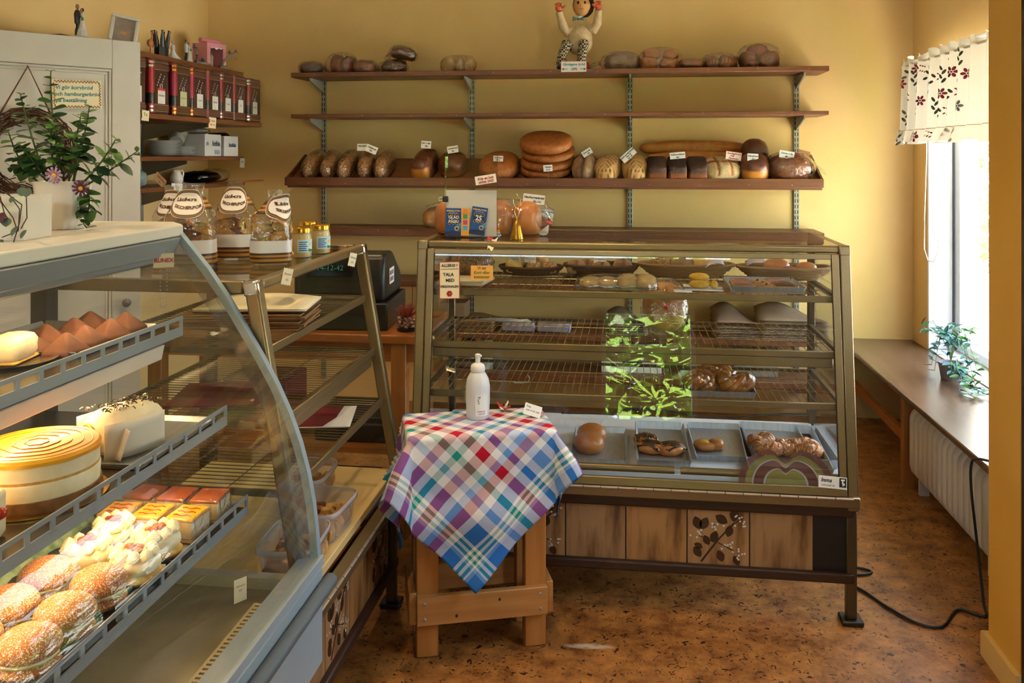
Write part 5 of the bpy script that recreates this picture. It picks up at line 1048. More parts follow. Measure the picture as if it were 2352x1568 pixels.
def plaid():
    m = bpy.data.materials.new('checked_cotton'); m.use_nodes = True; nt = m.node_tree; L = nt.links.new; b = nt.nodes['Principled BSDF']
    uv = _n(nt, 'ShaderNodeUVMap'); sp = _n(nt, 'ShaderNodeSeparateXYZ'); L(uv.outputs[0], sp.inputs[0])
    W_, T_, B_, D_, K_, Rd = 'e9e6ea', '1f9488', '2f6fc0', '7fa6e0', '8cb0e4', 'b0122c'
    seq = [(0, B_), (.045, D_), (.055, W_), (.066, T_), (.078, W_), (.089, T_), (.1, W_), (.11, B_), (.17, W_), (.2, Rd), (.242, D_), (.268, W_), (.3, Rd), (.342, W_), (.372, T_), (.4, W_), (.43, Rd), (.472, W_)]
    seq2 = [(0, B_), (.045, D_), (.055, W_), (.066, T_), (.078, W_), (.089, T_), (.1, W_), (.11, B_), (.18, W_), (.22, D_), (.25, W_), (.285, T_), (.31, W_), (.345, Rd), (.385, W_), (.415, B_), (.445, W_), (.475, D_)]
    cols = []
    for ax in (0, 1):
        # stripes mirrored about the middle so every border is blue; the red bands run mostly one way
        sq = seq2 if ax == 0 else seq
        ab = _n(nt, 'ShaderNodeMath', operation='PINGPONG'); ab.inputs[1].default_value = .5; L(sp.outputs[ax], ab.inputs[0])
        cr = _n(nt, 'ShaderNodeValToRGB'); cr.color_ramp.interpolation = 'CONSTANT'; e = cr.color_ramp.elements; e[0].position = 0; e[0].color = rgb(sq[0][1]); e[1].position = sq[1][0]; e[1].color = rgb(sq[1][1])
        for p_, c in sq[2:]: x = e.new(p_); x.color = rgb(c)
        L(ab.outputs[0], cr.inputs[0]); cols.append(cr.outputs[0])
    mx = _n(nt, 'ShaderNodeMix', data_type='RGBA'); mx.inputs[0].default_value = .5; L(cols[0], mx.inputs[6]); L(cols[1], mx.inputs[7]); L(mx.outputs[2], b.inputs['Base Color'])
    b.inputs['Roughness'].default_value = .85; b.inputs['Specular IOR Level'].default_value = .2
    nz_ = _n(nt, 'ShaderNodeTexNoise'); nz_.inputs['Scale'].default_value = 380; L(uv.outputs[0], nz_.inputs['Vector']); bp = _n(nt, 'ShaderNodeBump'); bp.inputs['Strength'].default_value = .25; bp.inputs['Distance'].default_value = .001; L(nz_.outputs['Fac'], bp.inputs['Height']); L(bp.outputs[0], b.inputs['Normal'])
    return m
TT = .668
def cloth_pt(u, v):
    h = .815; x0, y0 = (u - .5) * h, (v - .5) * h; x = (x0 - y0) * .7071 - .03; y = (x0 + y0) * .7071
    hx, hy, ro = .215, .114, .012
    qx = max(-hx, min(hx, x)); qy = max(-hy, min(hy, y)); dx, dy = x - qx, y - qy; d = math.hypot(dx, dy)
    if d < 1e-6: return (x, y, TT)
    nx, ny = dx / d, dy / d; k = abs(nx * ny) * 2
    th = min(d / ro, math.pi / 2); out = ro * math.sin(th); dn = ro * (1 - math.cos(th)); s = max(0, d - ro * math.pi / 2)
    wav = .010 * math.sin(x * 26 + 1.3) + .008 * math.sin(y * 31 + .4)
    fl = s * (.05 + .62 * k ** 1.5) + wav * min(1, s * 6) + .004 * min(1, s * 8)
    fl = max(fl, .002) if ny < .3 else .003
    dz = math.sqrt(max(0, s * s - (s * .62 * k ** 1.5) ** 2)) if k > .01 else s
    return (qx + nx * (out + fl), qy + ny * (out + fl), TT - dn - dz)
cl = thing('tablecloth', 'red, white and blue checked cloth draped cornerwise over the table', 'tablecloth', (-.463, 2.688, 0), (0, 0, TR))
MB().grid(cloth_pt, 120, 120).obj('cloth', plaid(), cl, solid=.0016)
# soap bottle, paper flower, folded card
q = atz(1095, 962, TT + .002); bt = thing('soap_bottle', 'milky plastic pump bottle on the checked cloth', 'bottle', (q.x, q.y + .02, TT + .001))
milk = mat('milky_bottle', 'e4e6ea', .35, trans=.1)
MB().lathe([(.0, .001), (.034, .001), (.037, .006), (.037, .03), (.0385, .06), (.0385, .10), (.034, .125), (.024, .143), (.018, .148), (.018, .152)], 32).obj('bottle_body', milk, bt)
MB().lathe([(.0, .148), (.0225, .148), (.0235, .152), (.0225, .163), (.02, .168), (.013, .172), (.008, .174), (.008, .19), (.009, .191), (.009, .2), (.006, .202), (.0, .202)], 24).obj('pump_cap', M['white_pl'], bt)
MB().tube([(0, 0, .196), (.012, -.004, .197)], .0035, 8).obj('nozzle', M['white_pl'], bt)
lb = MB().grid(lambda u, v: (.0392 * math.cos(R(-100 + 62 * u) + YAW), .0392 * math.sin(R(-100 + 62 * u) + YAW), .015 + .068 * v), 10, 2).obj('label', M['paper'], bt)
def onb(x, z): 
    a = R(-71) + YAW + x / .0395; return (.0398 * math.cos(a), .0398 * math.sin(a), z)
for body, size, x, z, m_ in (('soaptag', .008, .0, .03, pink), ('handtvål', .006, .002, .022, M['black_ink'])):
    me = text_mesh(body, size, m_, mapf=lambda X, Y, x=x, z=z: onb(X + x, Y + z)); inst('lettering', me, bt)
for (x, z, m_) in ((-.01, .073, sky), (-.005, .074, navy), (-.006, .069, orange), (-.011, .066, sky), (-.009, .061, pink), (-.008, .055, grn)):
    k = MB(); s_ = .0018; k.quad(onb(x - s_, z - s_), onb(x + s_, z - s_), onb(x + s_, z + s_), onb(x - s_, z + s_)); k.obj('logo_dot', m_, bt, smooth=False)
q = atz(1157, 945, TT); fl = thing('paper_flower', 'folded red and cream paper flower on the checked cloth', 'paper flower', (q.x, q.y, TT + .002))
for i in range(6):
    a = i * 1.05; MB().grid(lambda u, v: (math.cos(a) * .022 * v - math.sin(a) * .012 * (u - .5) * (1 - v * .4), math.sin(a) * .02 * v + math.cos(a) * .012 * (u - .5) * (1 - v * .4), .004 + .022 * v * (1 if i % 2 else .5) + .004 * math.sin(4 * u)), 4, 4).obj('petal', M['red'] if i in (0, 2, 3) else M['cream'], fl, solid=.0008)
q = atz(1220, 962, TT); t = card('handwritten_card', 'white handwritten note leaning at the edge of the checked cloth', 'sign', .056, .036, (q.x, q.y + .005, TT + .008), (R(-28), R(17), R(8)), [('Ring', .008, -.016, .027, 'ink', .2), ('om vi är ute', .009, .0, .016, 'ink', .25)])
MB().tube([(-.024, .004, .004), (-.024, .006, .042)], .0006, 5).obj('pin', M['steel'], t)
# ================================================================ ON THE SHORT SHOWCASE
rusk = mat('rusk_crumb', 'd1a45e', .8, col2='b98743', scale=40, bump=.6, bscale=120); ruskc = mat('rusk_crust', '8a4f1e', .6, col2='a3652c', scale=20)
bandb = mat('band_brown', '4a2812', .4); bando = mat('band_ochre', 'a8792c', .4); whitef = mat('white_film_print', 'e6e4e8', .35)
rusk_me = MB().prism([(-.032, 0), (.032, 0), (.034, .02), (.022, .034), (-.022, .034), (-.034, .02)], 1, -.008, .008).mesh('rusk', rusk)
ruskc_me = MB().prism([(-.032, 0), (.032, 0), (.034, .02), (.022, .034), (-.022, .034), (-.034, .02)], 1, -.008, .008).mesh('rusk', ruskc)
def rusk_bag(label, x, y, rz, wd, dp, ht, seed, lean=0., oval=0.):
    t = thing('rusk_bag', label, 'bag of rusks', (x, y, CT), (0, 0, rz), 'bags of rusks on the short showcase'); g_ = random.Random(seed)
    def R_(z):
        f = z / ht
        if f < .06: return .82 + 3 * f
        if f < .6: return 1.0 - .04 * f
        if f < .86: return .976 - (f - .6) * 1.9
        return .48 + (f - .86) * (.6 if seed % 2 else -1.2)
    def S(a, z, off=0.):
        f = z / ht; k = R_(z) * (1 + .035 * math.sin(5 * a + seed + 8 * f) * (.4 + f)); c, s_ = math.cos(a), math.sin(a); e = .62
        return ((wd / 2 * k + off) * math.copysign(abs(c) ** e, c) + lean * max(0, f - .6) * .06, (dp / 2 * k * (1 - .55 * max(0, f - .6) / .4) + off) * math.copysign(abs(s_) ** e, s_), z)
    MB().grid(lambda u, v: S(2 * math.pi * u, .001 + (ht - .001) * v), 48, 22, True).obj('clear_bag', M['cello2'], t)
    def bandz(z0, z1, m_, off, name='printed_band'): MB().grid(lambda u, v: S(2 * math.pi * u, z0 + (z1 - z0) * v, off), 48, 3, True).obj(name, m_, t)
    for z0, z1, m_ in ((.006, .011, bandb), (.011, .018, bando), (.018, .023, bandb), (.023, .028, bando), (.028, .033, bandb), (.034, .066, whitef), (.138, .144, bandb), (.144, .15, bando), (.15, .154, bandb), (.154, .16, bando), (.16, .166, bandb)): bandz(z0 * ht / .2, z1 * ht / .2, m_, .0008)
    # oval trademark on the front, letters wrapped over the bag
    zc = .152 * ht / .2
    def front(X, Z, off):
        a = -math.pi / 2 + (X / (wd / 2 * max(.3, R_(min(ht, zc + Z))))) * 1.0 + oval; p_ = Vector(S(a, min(ht * .995, zc + Z), off)); return p_
    for k, (rx, rz_, m_, off) in enumerate(((.04, .038, whitef, .0016), (.038, .036, bandb, .0022), (.036, .034, bando, .0026), (.034, .032, bandb, .003), (.031, .029, whitef, .0036))):
        MB().grid(lambda u, v: front(rx * v * math.cos(2 * math.pi * u), rz_ * v * math.sin(2 * math.pi * u), off), 28, 5, True).obj('oval_print', m_, t)
    inst('lettering', text_mesh('Läckra', .0125, bandb, .1, .0005, mapf=lambda X, Y: front(X - .004, Y + .011, .0044)), t)
    inst('lettering', text_mesh('SKORPOR', .0108, bandb, 0, .0006, mapf=lambda X, Y: front(X + .002, Y - .011 + 6 * X * X * 2, .0044)), t)
    n = 13
    for i in range(n):
        z = .012 + (i // 3) * .026; xx = (i % 3 - 1) * wd * .24 + g_.uniform(-.004, .004); yy = g_.uniform(-.2, .2) * dp * .6
        o = inst('rusk', ruskc_me if i % 3 == 1 else rusk_me, t, (xx, yy, z), (g_.uniform(-.5, .5), g_.uniform(-.6, .6), g_.uniform(-.6, .6)), (.85, 1.1, .8))
    return t
rusk_bag('tall clear bag of rusks partly behind the refrigerated counter', -1.17, 2.22, R(14), .135, .1, .225, 1)
rusk_bag('clear bag of rusks with its oval trademark half hidden between two others', -1.125, 2.40, R(10), .12, .09, .225, 2)
rusk_bag('clear bag of rusks with a twisted top beside the jars', -.975, 2.30, R(20), .112, .095, .205, 3, 1., .6)
rusk_bag('clear bag of rusks behind the tallest bag next to the white cupboard', -1.29, 2.36, R(-5), .12, .09, .215, 5)
honey = mat('honey_cream', 'c9b27a', .35, sss=.0); 
def jar(label, x, y, r=.0285, h=.088):
    t = thing('honey_jar', label, 'jar', (x, y, CT), (0, 0, R(20)), 'jars of honey')
    MB().lathe([(0, .001), (r * .95, .001), (r, .005), (r, h * .68), (r * .88, h * .8), (r * .88, h * .82), (0, h * .82)], 28).obj('honey', honey, t)
    MB().lathe([(r * 1.03, .0), (r * 1.04, h * .7), (r * .93, h * .83)], 28).obj('glass', M['glass'], t)
    MB().lathe([(0, h * .83), (r * .98, h * .83), (r * .99, h * .97), (r * .94, h), (0, h)], 28).obj('lid', M['gold'], t)
    def L_(X, Z, o_=0): a = R(-62) + X / r; return ((r * 1.06 + o_) * math.cos(a), (r * 1.06 + o_) * math.sin(a), Z)
    MB().grid(lambda u, v: L_(-.026 + .052 * u, .014 + .04 * v), 10, 1).obj('label_edge', yel, t); MB().grid(lambda u, v: L_(-.0245 + .049 * u, .0155 + .037 * v, .0004), 10, 1).obj('label', mat('label_sky', 'b9dcec', .5), t)
    for i in range(5): MB().grid(lambda u, v: L_(-.021 + (.02 if i % 2 else .024) * u, .02 + .006 * i + .0025 * v, .0009), 6, 1).obj('print_line', M['blueink'], t)
    MB().grid(lambda u, v: L_(.012 + .005 * v * math.cos(2 * math.pi * u), .038 + .005 * v * math.sin(2 * math.pi * u), .0009), 12, 2, True).obj('print_flower', yel, t)
    MB().grid(lambda u, v: L_(.006 + .018 * u, .017 + .009 * v * (1 - .4 * u), .0009), 6, 2).obj('print_leaf', M['green'], t)
jar('honey jar with a gold lid beside the twisted rusk bag', -.955, 2.475); jar('honey jar with a gold lid standing second from the rusk bags', -.935, 2.58); jar('honey jar farthest from the rusk bags, only its lid showing', -1.02, 2.70)
def case_tag(u, v, label, lines):
    q = atx(u, v, -.865); return card('price_tag', label, 'price tag', .034, .044, (q.x, q.y, q.z), (R(4), R(14), R(68)), lines, 'cream', zig=True)
case_tag(655, 655, 'zigzag-cut price tag with red writing on the short showcase rail', [('Skorpor', .0085, 0, .029, 'red', .2), ('45:-', .0085, .002, .014, 'red')])
case_tag(806, 612, 'zigzag-cut price tag with faded writing on the short showcase rail', [('Honung', .0085, 0, .029, 'teal', .2), ('60:-', .0085, .002, .014, 'teal')])
# paper bags on the top rack of the short showcase
t = thing('paper_bags', 'stack of brown and white paper bags on the short showcase rack', 'paper bags', (-1.03, 2.30, RZ), (0, 0, R(8)))
for i in range(7): MB().box(-.16, .16, -.11, .11, .006 * i + .001, .006 * i + .005).xf(Matrix.Translation((.004 * (i % 3), -.003 * (i % 2), 0)) @ Matrix.Rotation(R(i * 5 % 7 - 3), 4, 'Z')).obj('bag', M['kraft'], t)
for i in range(3): MB().grid(lambda u, v: ((u - .5) * .3 + .02, (v - .5) * .2, .046 + i * .004 + .012 * math.sin(3 * u) * v), 8, 4).obj('white_bag', M['cream'] if i else mat('plum_paper', '3f2230', .7), t, solid=.002)
mar = mat('maroon_print', '6e1420', .4)
for i, (x, y, z, s_) in enumerate(((-.93, 2.56, .6965, 'white leaflet with a maroon curve on the lowest rack'), (-1.05, 2.2, .8595, 'maroon folder on the middle rack of the short showcase'))):
    t = thing('leaflet', s_, 'leaflet', (x, y, z), (0, 0, R(12)));
    if i == 0: MB().box(-.1, .1, -.09, .12, 0, .003).obj('sheet', M['paper'], t); MB().prism([(-.098, -.088), (.02, -.088), (.05, .0), (.06, .118), (-.098, .118)], 2, .0032, .0036).obj('maroon_field', mar, t, smooth=False)
    else: MB().box(-.14, .1, -.1, .13, 0, .004).obj('sheet', mar, t)
# tubs of small rusks on the cream deck
def tub(label, x, y, rz, seed, L_=.2, W_=.145, H_=.085):
    t = thing('plastic_tub', label, 'food tub', (x, y, DZ), (0, 0, rz), 'open plastic tubs of rusks')
    def sec(k, z): return lambda u: (W_ / 2 * k * math.copysign(abs(math.cos(2 * math.pi * u)) ** .4, math.cos(2 * math.pi * u)), L_ / 2 * k * math.copysign(abs(math.sin(2 * math.pi * u)) ** .4, math.sin(2 * math.pi * u)), z)
    b = MB(); b.grid(lambda u, v: sec(.86 + .14 * v, .001 + H_ * v)(u), 40, 4, True); b._a([sec(.86, .001)(i / 40) for i in range(40)]); b.f.append(tuple(range(len(b.v) - 40, len(b.v)))); b.obj('tub', M['tub'], t)
    b = MB().grid(lambda u, v: sec(1.0 + .055 * v, H_ - .012 * v * v)(u), 40, 3, True); b.obj('rim', glassy('tub_rim', (.9, .9, .93, 1), 1.45, .15, 0, 1, .5, (.8, .8, .86, 1)), t, solid=.002)
    g_ = random.Random(seed)
    for i in range(15): inst('rusk', (rusk_me if i % 3 else ruskc_me), t, ((i % 3 - 1) * W_ * .26, (i // 3 - 2) * L_ * .175, .004 + g_.uniform(0, .012)), (g_.uniform(-.5, .2), g_.uniform(-.4, .4), g_.uniform(-.3, .3)), (.62, 1.5, 1.05))
tub('open plastic tub of rusks nearest the refrigerated counter', -.835, 2.115, R(4), 1); tub('open plastic tub of rusks in the middle of the cream deck', -.84, 2.335, R(-3), 2); tub('open plastic tub of rusks farthest along the cream deck', -.97, 2.56, R(2), 3)
# ================================================================ STAFF SIDE: REGISTER ON A WOODEN COUNTER
ct = thing('wooden_counter', 'orange-brown wooden staff counter carrying the cash register', 'table', (-1.3, 3.6, 0))
wobj(MB().box(-1.95, -.80, 3.3, 3.85, .765, .80), 'counter_top', M['oak'], ct, bevel=.004)
wobj(MB().box(-1.93, -.82, 3.33, 3.35, .69, .765), 'apron', M['oak'], ct)
for x in (-1.9, -.885):
    for y in (3.34, 3.77): wobj(MB().box(x - .03, x + .03, y - .03, y + .03, 0, .765), 'leg', M['oakz'], ct, bevel=.003)
wobj(MB().box(-1.93, -.82, 3.4, 3.8, .30, .322), 'lower_shelf', M['oak'], ct)
rg = thing('cash_register', 'black cash register seen from behind with a sticker on its side', 'cash register', (-1.16, 3.56, .8005), (0, 0, R(4)))
MB().box(-.2, .2, -.2, .2, 0, .11).obj('drawer_unit', M['black'], rg, bevel=.006, seg=2)
MB().prism([(-.19, .11), (.2, .11), (.17, .2), (.0, .3), (-.17, .3), (-.19, .22)], 0, -.185, .185).obj('upper_body', M['black'], rg, bevel=.02, seg=3)
ds = MB().prism([(-.21, .215), (-.192, .215), (-.175, .29), (-.195, .29)], 0, -.13, .06).obj('customer_display', mat('display_glass', '0a0f10', .15), rg, bevel=.004)
o = letter(ds, '14-12-42', .03, -.03, .25, mat('display_digits', '1f6f66', .5, emit='2fae9c', estr=.08), y=-.2065); o.rotation_euler = (R(-13), 0, 0)
st = MB().box(.186, .1875, -.09, -.0, .17, .235).obj('sticker', M['paper'], rg, smooth=False)
for i in range(6): MB().box(.1876, .188, -.083 + .026 * (i % 3), -.066 + .026 * (i % 3), .18 + .026 * (i // 3), .198 + .026 * (i // 3)).obj('card_logo', (M['red'], M['black_ink'], blue, M['black_ink'], M['red'], navy)[i], st, smooth=False)
q = aty(930, 766, 3.40); df = thing('dried_flower', 'spiky red dried flower on a cone standing on the wooden counter', 'dried flower', (q.x + .01, 3.40, .8005))
MB().lathe([(.04, 0), (.042, .008), (.02, .012), (0, .012)], 18).obj('base', M['black'], df)
sp = mat('dried_red', '9a3a22', .8, col2='6e2416', scale=30); spc = mat('dried_cone', '5a2a1c', .85, col2='b08a72', scale=60); g_ = random.Random(4)
for i in range(34):
    a = i * 2.4; r_ = .015 + .028 * (i % 7) / 7; z = .014 + .0012 * i
    MB().blob((r_ * math.cos(a), r_ * math.sin(a), z), (.009, .009, .006), 7, 5).obj('cone_scale', spc, df)
for i in range(46):
    a = i * 2.399; tl = .3 + .9 * (i % 9) / 9; MB().tube([(0, 0, .045), (.028 * math.cos(a) * tl, .028 * math.sin(a) * tl, .068 + .012 * (1 - tl)), (.05 * math.cos(a) * tl, .05 * math.sin(a) * tl, .082 + .03 * (1.2 - tl))], [.003, .003, .0006], 5).obj('petal_spike', sp, df)
MB().tube([(.012, .03, .0), (.014, .03, .2)], .0012, 6).obj('stick', M['wenge'], df)
for i, (x, y, z, sx, sy, sz, s_) in enumerate(((-1.12, 3.58, .3225, .16, .12, .09, 'black box on the shelf under the wooden counter'), (-1.25, 3.55, .0, .2, .14, .12, 'dark crate on the floor under the wooden counter'), (-1.55, 3.6, .3225, .14, .12, .2, 'dark red binder box on the shelf under the wooden counter'))):
    t = thing(('black_box', 'dark_crate', 'binder_box')[i], s_, 'box', (x, y, z)); MB().box(-sx, sx, -sy, sy, 0, sz * 1.2).obj('box_body', (M['black'], mat('crate_dark', '1f1c1a', .6), mar)[i], t, bevel=.006); MB().box(-sx * .98, sx * .98, -sy - .001, -sy, sz * .8, sz * .9).obj('edge_line', mat('grey_line', '55524e', .6), t)
t = thing('plastic_packet', 'crumpled clear packet on the shelf under the wooden counter', 'packet', (-.98, 3.56, .3225)); MB().blob((0, 0, .05), (.09, .08, .05), 24, 12, fn=lambda d: (1 + .12 * nz(d, 2, 4), 0)).obj('packet', glassy('white_film', (.8, .8, .82, 1)), t)
# ================================================================ INSIDE THE REFRIGERATED COUNTER
Z1, Z2, Z3 = 1.1085, .9075, .7075
cream = mat('whipped_cream', 'f0e6c8', .5, col2='e6d8b0', scale=30, bump=.3, bscale=60, sss=.0); sponge = mat('sponge_cake', 'd9b46a', .85, col2='c59a4c', scale=60, bump=.6, bscale=150)
steel_tray('dark steel tray of chocolate wedges on the upper fridge shelf', -1.19, 1.70, Z1, .27, .28, .012, grp='trays in the refrigerated counter')
cocoa = mat('cocoa_wedge', '6e4530', .75, col2='5a3524', scale=20, bump=.2, bscale=90); gpy = 'chocolate wedges in the refrigerated counter'
wn_ = ('nearest the glass and the plate', 'second along the glass', 'third along the glass', 'last along the glass', 'first in the back row', 'second in the back row', 'third in the back row', 'last in the back row')
for i in range(8):
    x = -1.095 - .085 * (i // 4) - .012 * (i % 2); y = 1.585 + .075 * (i % 4); t = thing('chocolate_wedge', 'pyramid-shaped chocolate cake wedge, ' + wn_[i], 'pastry', (x, y, Z1 + .003), (0, 0, R(20 + 25 * i)), gpy)
    b = MB(); n = 5; k = b._a([(.047 * math.cos(2 * math.pi * j / n), .047 * math.sin(2 * math.pi * j / n), z_) for z_ in (0, .008) for j in range(n)] + [(0, 0, .044)])
    b.f += [(k + j, k + (j + 1) % n, k + n + (j + 1) % n, k + n + j) for j in range(n)] + [(k + n + j, k + n + (j + 1) % n, k + 2 * n) for j in range(n)]; b.obj('cake', cocoa, t, bevel=.004, seg=2)
q = Vector((-1.15, 1.505, Z1)); t = thing('cake_plate', 'lacy foil plate under the slice of cream roll', 'plate', q)
MB().lathe([(0, .001), (.06, .001), (.078, .008), (.08, .0085), (.06, .003), (0, .003)], 40, fn=lambda a, z: 1 + .02 * math.sin(20 * a) * (z > .005)).obj('foil', mat('foil_plate', 'b9a88a', .25, .9, bump=.5, bscale=80), t)
t = thing('cream_roll', 'slice of pale cream roll cake on a lacy foil plate', 'cake', q + Vector((0, 0, .004)), (0, 0, R(10))); MB().blob((0, 0, .026), (.032, .05, .026), 26, 14, .5, .6, lambda d: (1 + .04 * nz(d, 1, 5), 0)).obj('cream', cream, t); MB().box(-.03, .03, -.047, .047, .0005, .007).obj('sponge', sponge, t, bevel=.003)
t = thing('yellow_film', 'curved sheet of yellow film over the back of the upper fridge shelf', 'film', (-1.25, 1.45, Z1)); MB().grid(lambda u, v: (-.09 + .18 * u, -.12 + .17 * v, .008 + .13 * math.sin(math.pi * (1 - v) * .5) * (.6 + .4 * math.sin(math.pi * u))), 12, 12).obj('film', glassy('yellow_film', (.98, .9, .45, 1), 1.5, .1, .4, 30, .25, (.8, .7, .25, 1)), t)
# middle fridge shelf
steel_tray('steel tray under the cream roll with paper on the middle fridge shelf', -1.03, 1.68, Z2, .24, .29, .012, grp='trays in the refrigerated counter')
t = thing('roll_cake', 'whipped cream roll cake with a jam centre wrapped in white paper', 'cake', (-1.0, 1.63, Z2 + .004), (0, 0, R(-28)))
MB().blob((0, .0, .046), (.045, .08, .046), 30, 16, .75, .75, lambda d: (1 + .03 * nz(d, 3, 6), 0)).obj('cream', cream, t)
sw = MB(); sw.tube([((.034 - .0014 * i) * math.cos(i * .33 - 1.2), -.0805 + .0005 * i, .046 + (.034 - .0014 * i) * math.sin(i * .33 - 1.2)) for i in range(22)], .0032, 6); sw.obj('sponge_spiral', sponge, t); MB().blob((-.004, -.081, .034), (.014, .004, .009), 12, 8).obj('jam', mat('jam', 'c0281e', .2), t)
MB().grid(lambda u, v: (-.055 + .115 * u, -.07 + .02 * v, .004 + .075 * v * (1 - .3 * u)), 8, 6).xf(Matrix.Translation((.012, .02, 0))).obj('paper_wrap', mat('waxed_paper', 'dcd2c4', .6), t, solid=.001); 
for s_ in (-1, 1): MB().grid(lambda u, v: (s_ * (.05 + .006 * math.sin(4 * u)), -.07 + .13 * u, .003 + .07 * v), 8, 4).obj('paper_side', mat('waxed_paper', 'dcd2c4', .6), t, solid=.001)
g_ = MB()
rr = random.Random(3)
for i in range(70):
    x = rr.uniform(-.036, .036); y = rr.uniform(-.068, .06); z = .0925 - 11 * abs(x) ** 2.6; a = rr.uniform(0, 6.3); g_.tube([(x, y, z + .001), (x + .006 * math.cos(a), y + .006 * math.sin(a), z + .002), (x + .011 * math.cos(a), y + .011 * math.sin(a), z - .001)], .0013, 4)
g_.obj('chocolate_shavings', choc, t)['kind'] = 'stuff'
t = thing('layer_cake', 'round layer cake with a yellow glazed top and cream sides', 'cake', (-1.022, 1.40, Z2 + .0022))
MB().lathe([(0, 0), (.112, 0), (.114, .006), (.112, .02), (.108, .02)], 56, fn=lambda a, z: 1 + .006 * math.sin(17 * a)).obj('chocolate_base', mat('cake_base', '6b4526', .8, col2='8a5e34', scale=60, bump=.6, bscale=120), t)
MB().lathe([(.1, .018), (.108, .02), (.1095, .045), (.108, .048), (.1, .048)], 56, fn=lambda a, z: 1 + .008 * noise.noise(Vector((math.cos(a) * 4, math.sin(a) * 4, z * 40)))).obj('cream_layer', cream, t)
MB().lathe([(.1, .047), (.1075, .047), (.1085, .053), (.1, .053)], 56).obj('sponge_layer', sponge, t)
MB().lathe([(.1, .052), (.108, .053), (.108, .078), (.1, .078)], 56, fn=lambda a, z: 1 + .008 * noise.noise(Vector((math.cos(a) * 4, math.sin(a) * 4, z * 40 + 5)))).obj('cream_layer', cream, t)
MB().lathe([(.1, .0765), (.1105, .077), (.111, .083), (.106, .088), (.06, .0895), (0, .09)], 64, fn=lambda a, z: 1 + (.012 * math.sin(9 * a) if z < .08 else 0)).obj('yellow_glaze', mat('passion_glaze', 'd88f0c', .4, col2='e8b02c', scale=12, coat=.15), t)
for i, r_ in enumerate((.02, .04, .06, .08, .096)): MB().tube([((r_ + .0015 * math.sin(7 * a)) * math.cos(a), (r_ + .0015 * math.sin(7 * a)) * math.sin(a), .0902 - .0012 * i * i * .12) for a in [2 * math.pi * j / 48 for j in range(48)]], .0011, 5, True).obj('glaze_ring', mat('orange_line', 'a8480e', .3), t)
MB().lathe([(0, 0), (.125, 0), (.125, .002), (0, .002)], 40).obj('cake_board', M['gold'], t).location = (0, 0, -.002)
for ch in t.children:
    ch.scale = (.925, .925, 1)
t = thing('cream_slice', 'white cream cake slice with a red berry next to the yellow layer cake', 'cake', (-.99, 1.215, Z2 + .001), (0, 0, R(20))); MB().box(-.035, .035, -.03, .03, 0, .07).obj('cream', cream, t, bevel=.006, seg=2); MB().box(-.0355, .0355, -.0305, .0305, .03, .036).obj('filling', mat('berry_jam', '8c2030', .4), t); MB().blob((.036, .0, .04), (.008, .008, .009), 10, 8).obj('berry', mat('jam', 'c0281e', .2), t)
# lower fridge shelf: cream squares, piped pastries, sugared buns
steel_tray('long steel tray of pastries on the lower fridge shelf, far half', -.985, 1.73, Z3, .22, .28, .01, grp='trays in the refrigerated counter'); steel_tray('long steel tray of buns on the lower fridge shelf, near half', -.985, 1.38, Z3, .22, .36, .01, grp='trays in the refrigerated counter')
pinkt = mat('peach_jelly', 'b86a4a', .3, col2='a04a30', scale=20, coat=.5); yelt = mat('mango_jelly', 'dda01c', .25, col2='e8bd4a', scale=30, coat=.5); film_ = M['cello']
def square(label, x, y, top, grp, rz=0., cup=False):
    t = thing('cream_square', label, 'pastry', (x, y, Z3 + .003), (0, 0, rz), grp); MB().box(-.032, .032, -.036, .036, 0, .007).obj('sponge', sponge, t, bevel=.002); MB().box(-.031, .031, -.035, .035, .007, .042).obj('cream', mat('mousse', 'eee0c2', .5, col2='e4d2a8', scale=40), t, bevel=.002); MB().box(-.032, .032, -.036, .036, .042, .05).obj('topping', top, t, bevel=.003, seg=2)
    MB().grid(lambda u, v: ((.0335) * (1 if u < .5 else -1) * 1.0 if False else .0335 * math.copysign(min(1, abs(math.cos(2 * math.pi * u)) * 1.4), math.cos(2 * math.pi * u)), .0375 * math.copysign(min(1, abs(math.sin(2 * math.pi * u)) * 1.4), math.sin(2 * math.pi * u)), .001 + .053 * v), 24, 1, True).obj('film_collar', film_, t)
    if top is yelt:
        for k in range(3): MB().tube([(-.02 + .04 * j / 5, -.02 + .018 * k + .003 * math.sin(j * 2), .0512) for j in range(6)], .0012, 5).obj('jam_line', mat('orange_line', 'a8480e', .3), t)
gs = 'cream squares on the lower fridge shelf'
for i, x in enumerate((-.903, -.978, -1.053)): square(('peach-topped cream square nearest the glass', 'peach-topped cream square in the middle', 'peach-topped cream square farthest from the glass')[i], x, 1.80, pinkt, gs, R(4 - 4 * i))
for i, x in enumerate((-.905, -.982, -1.056)): square(('yellow-topped cream square nearest the glass', 'yellow-topped cream square in the middle', 'yellow-topped cream square farthest from the glass')[i], x, 1.705, yelt, gs, R(3 * i - 3))
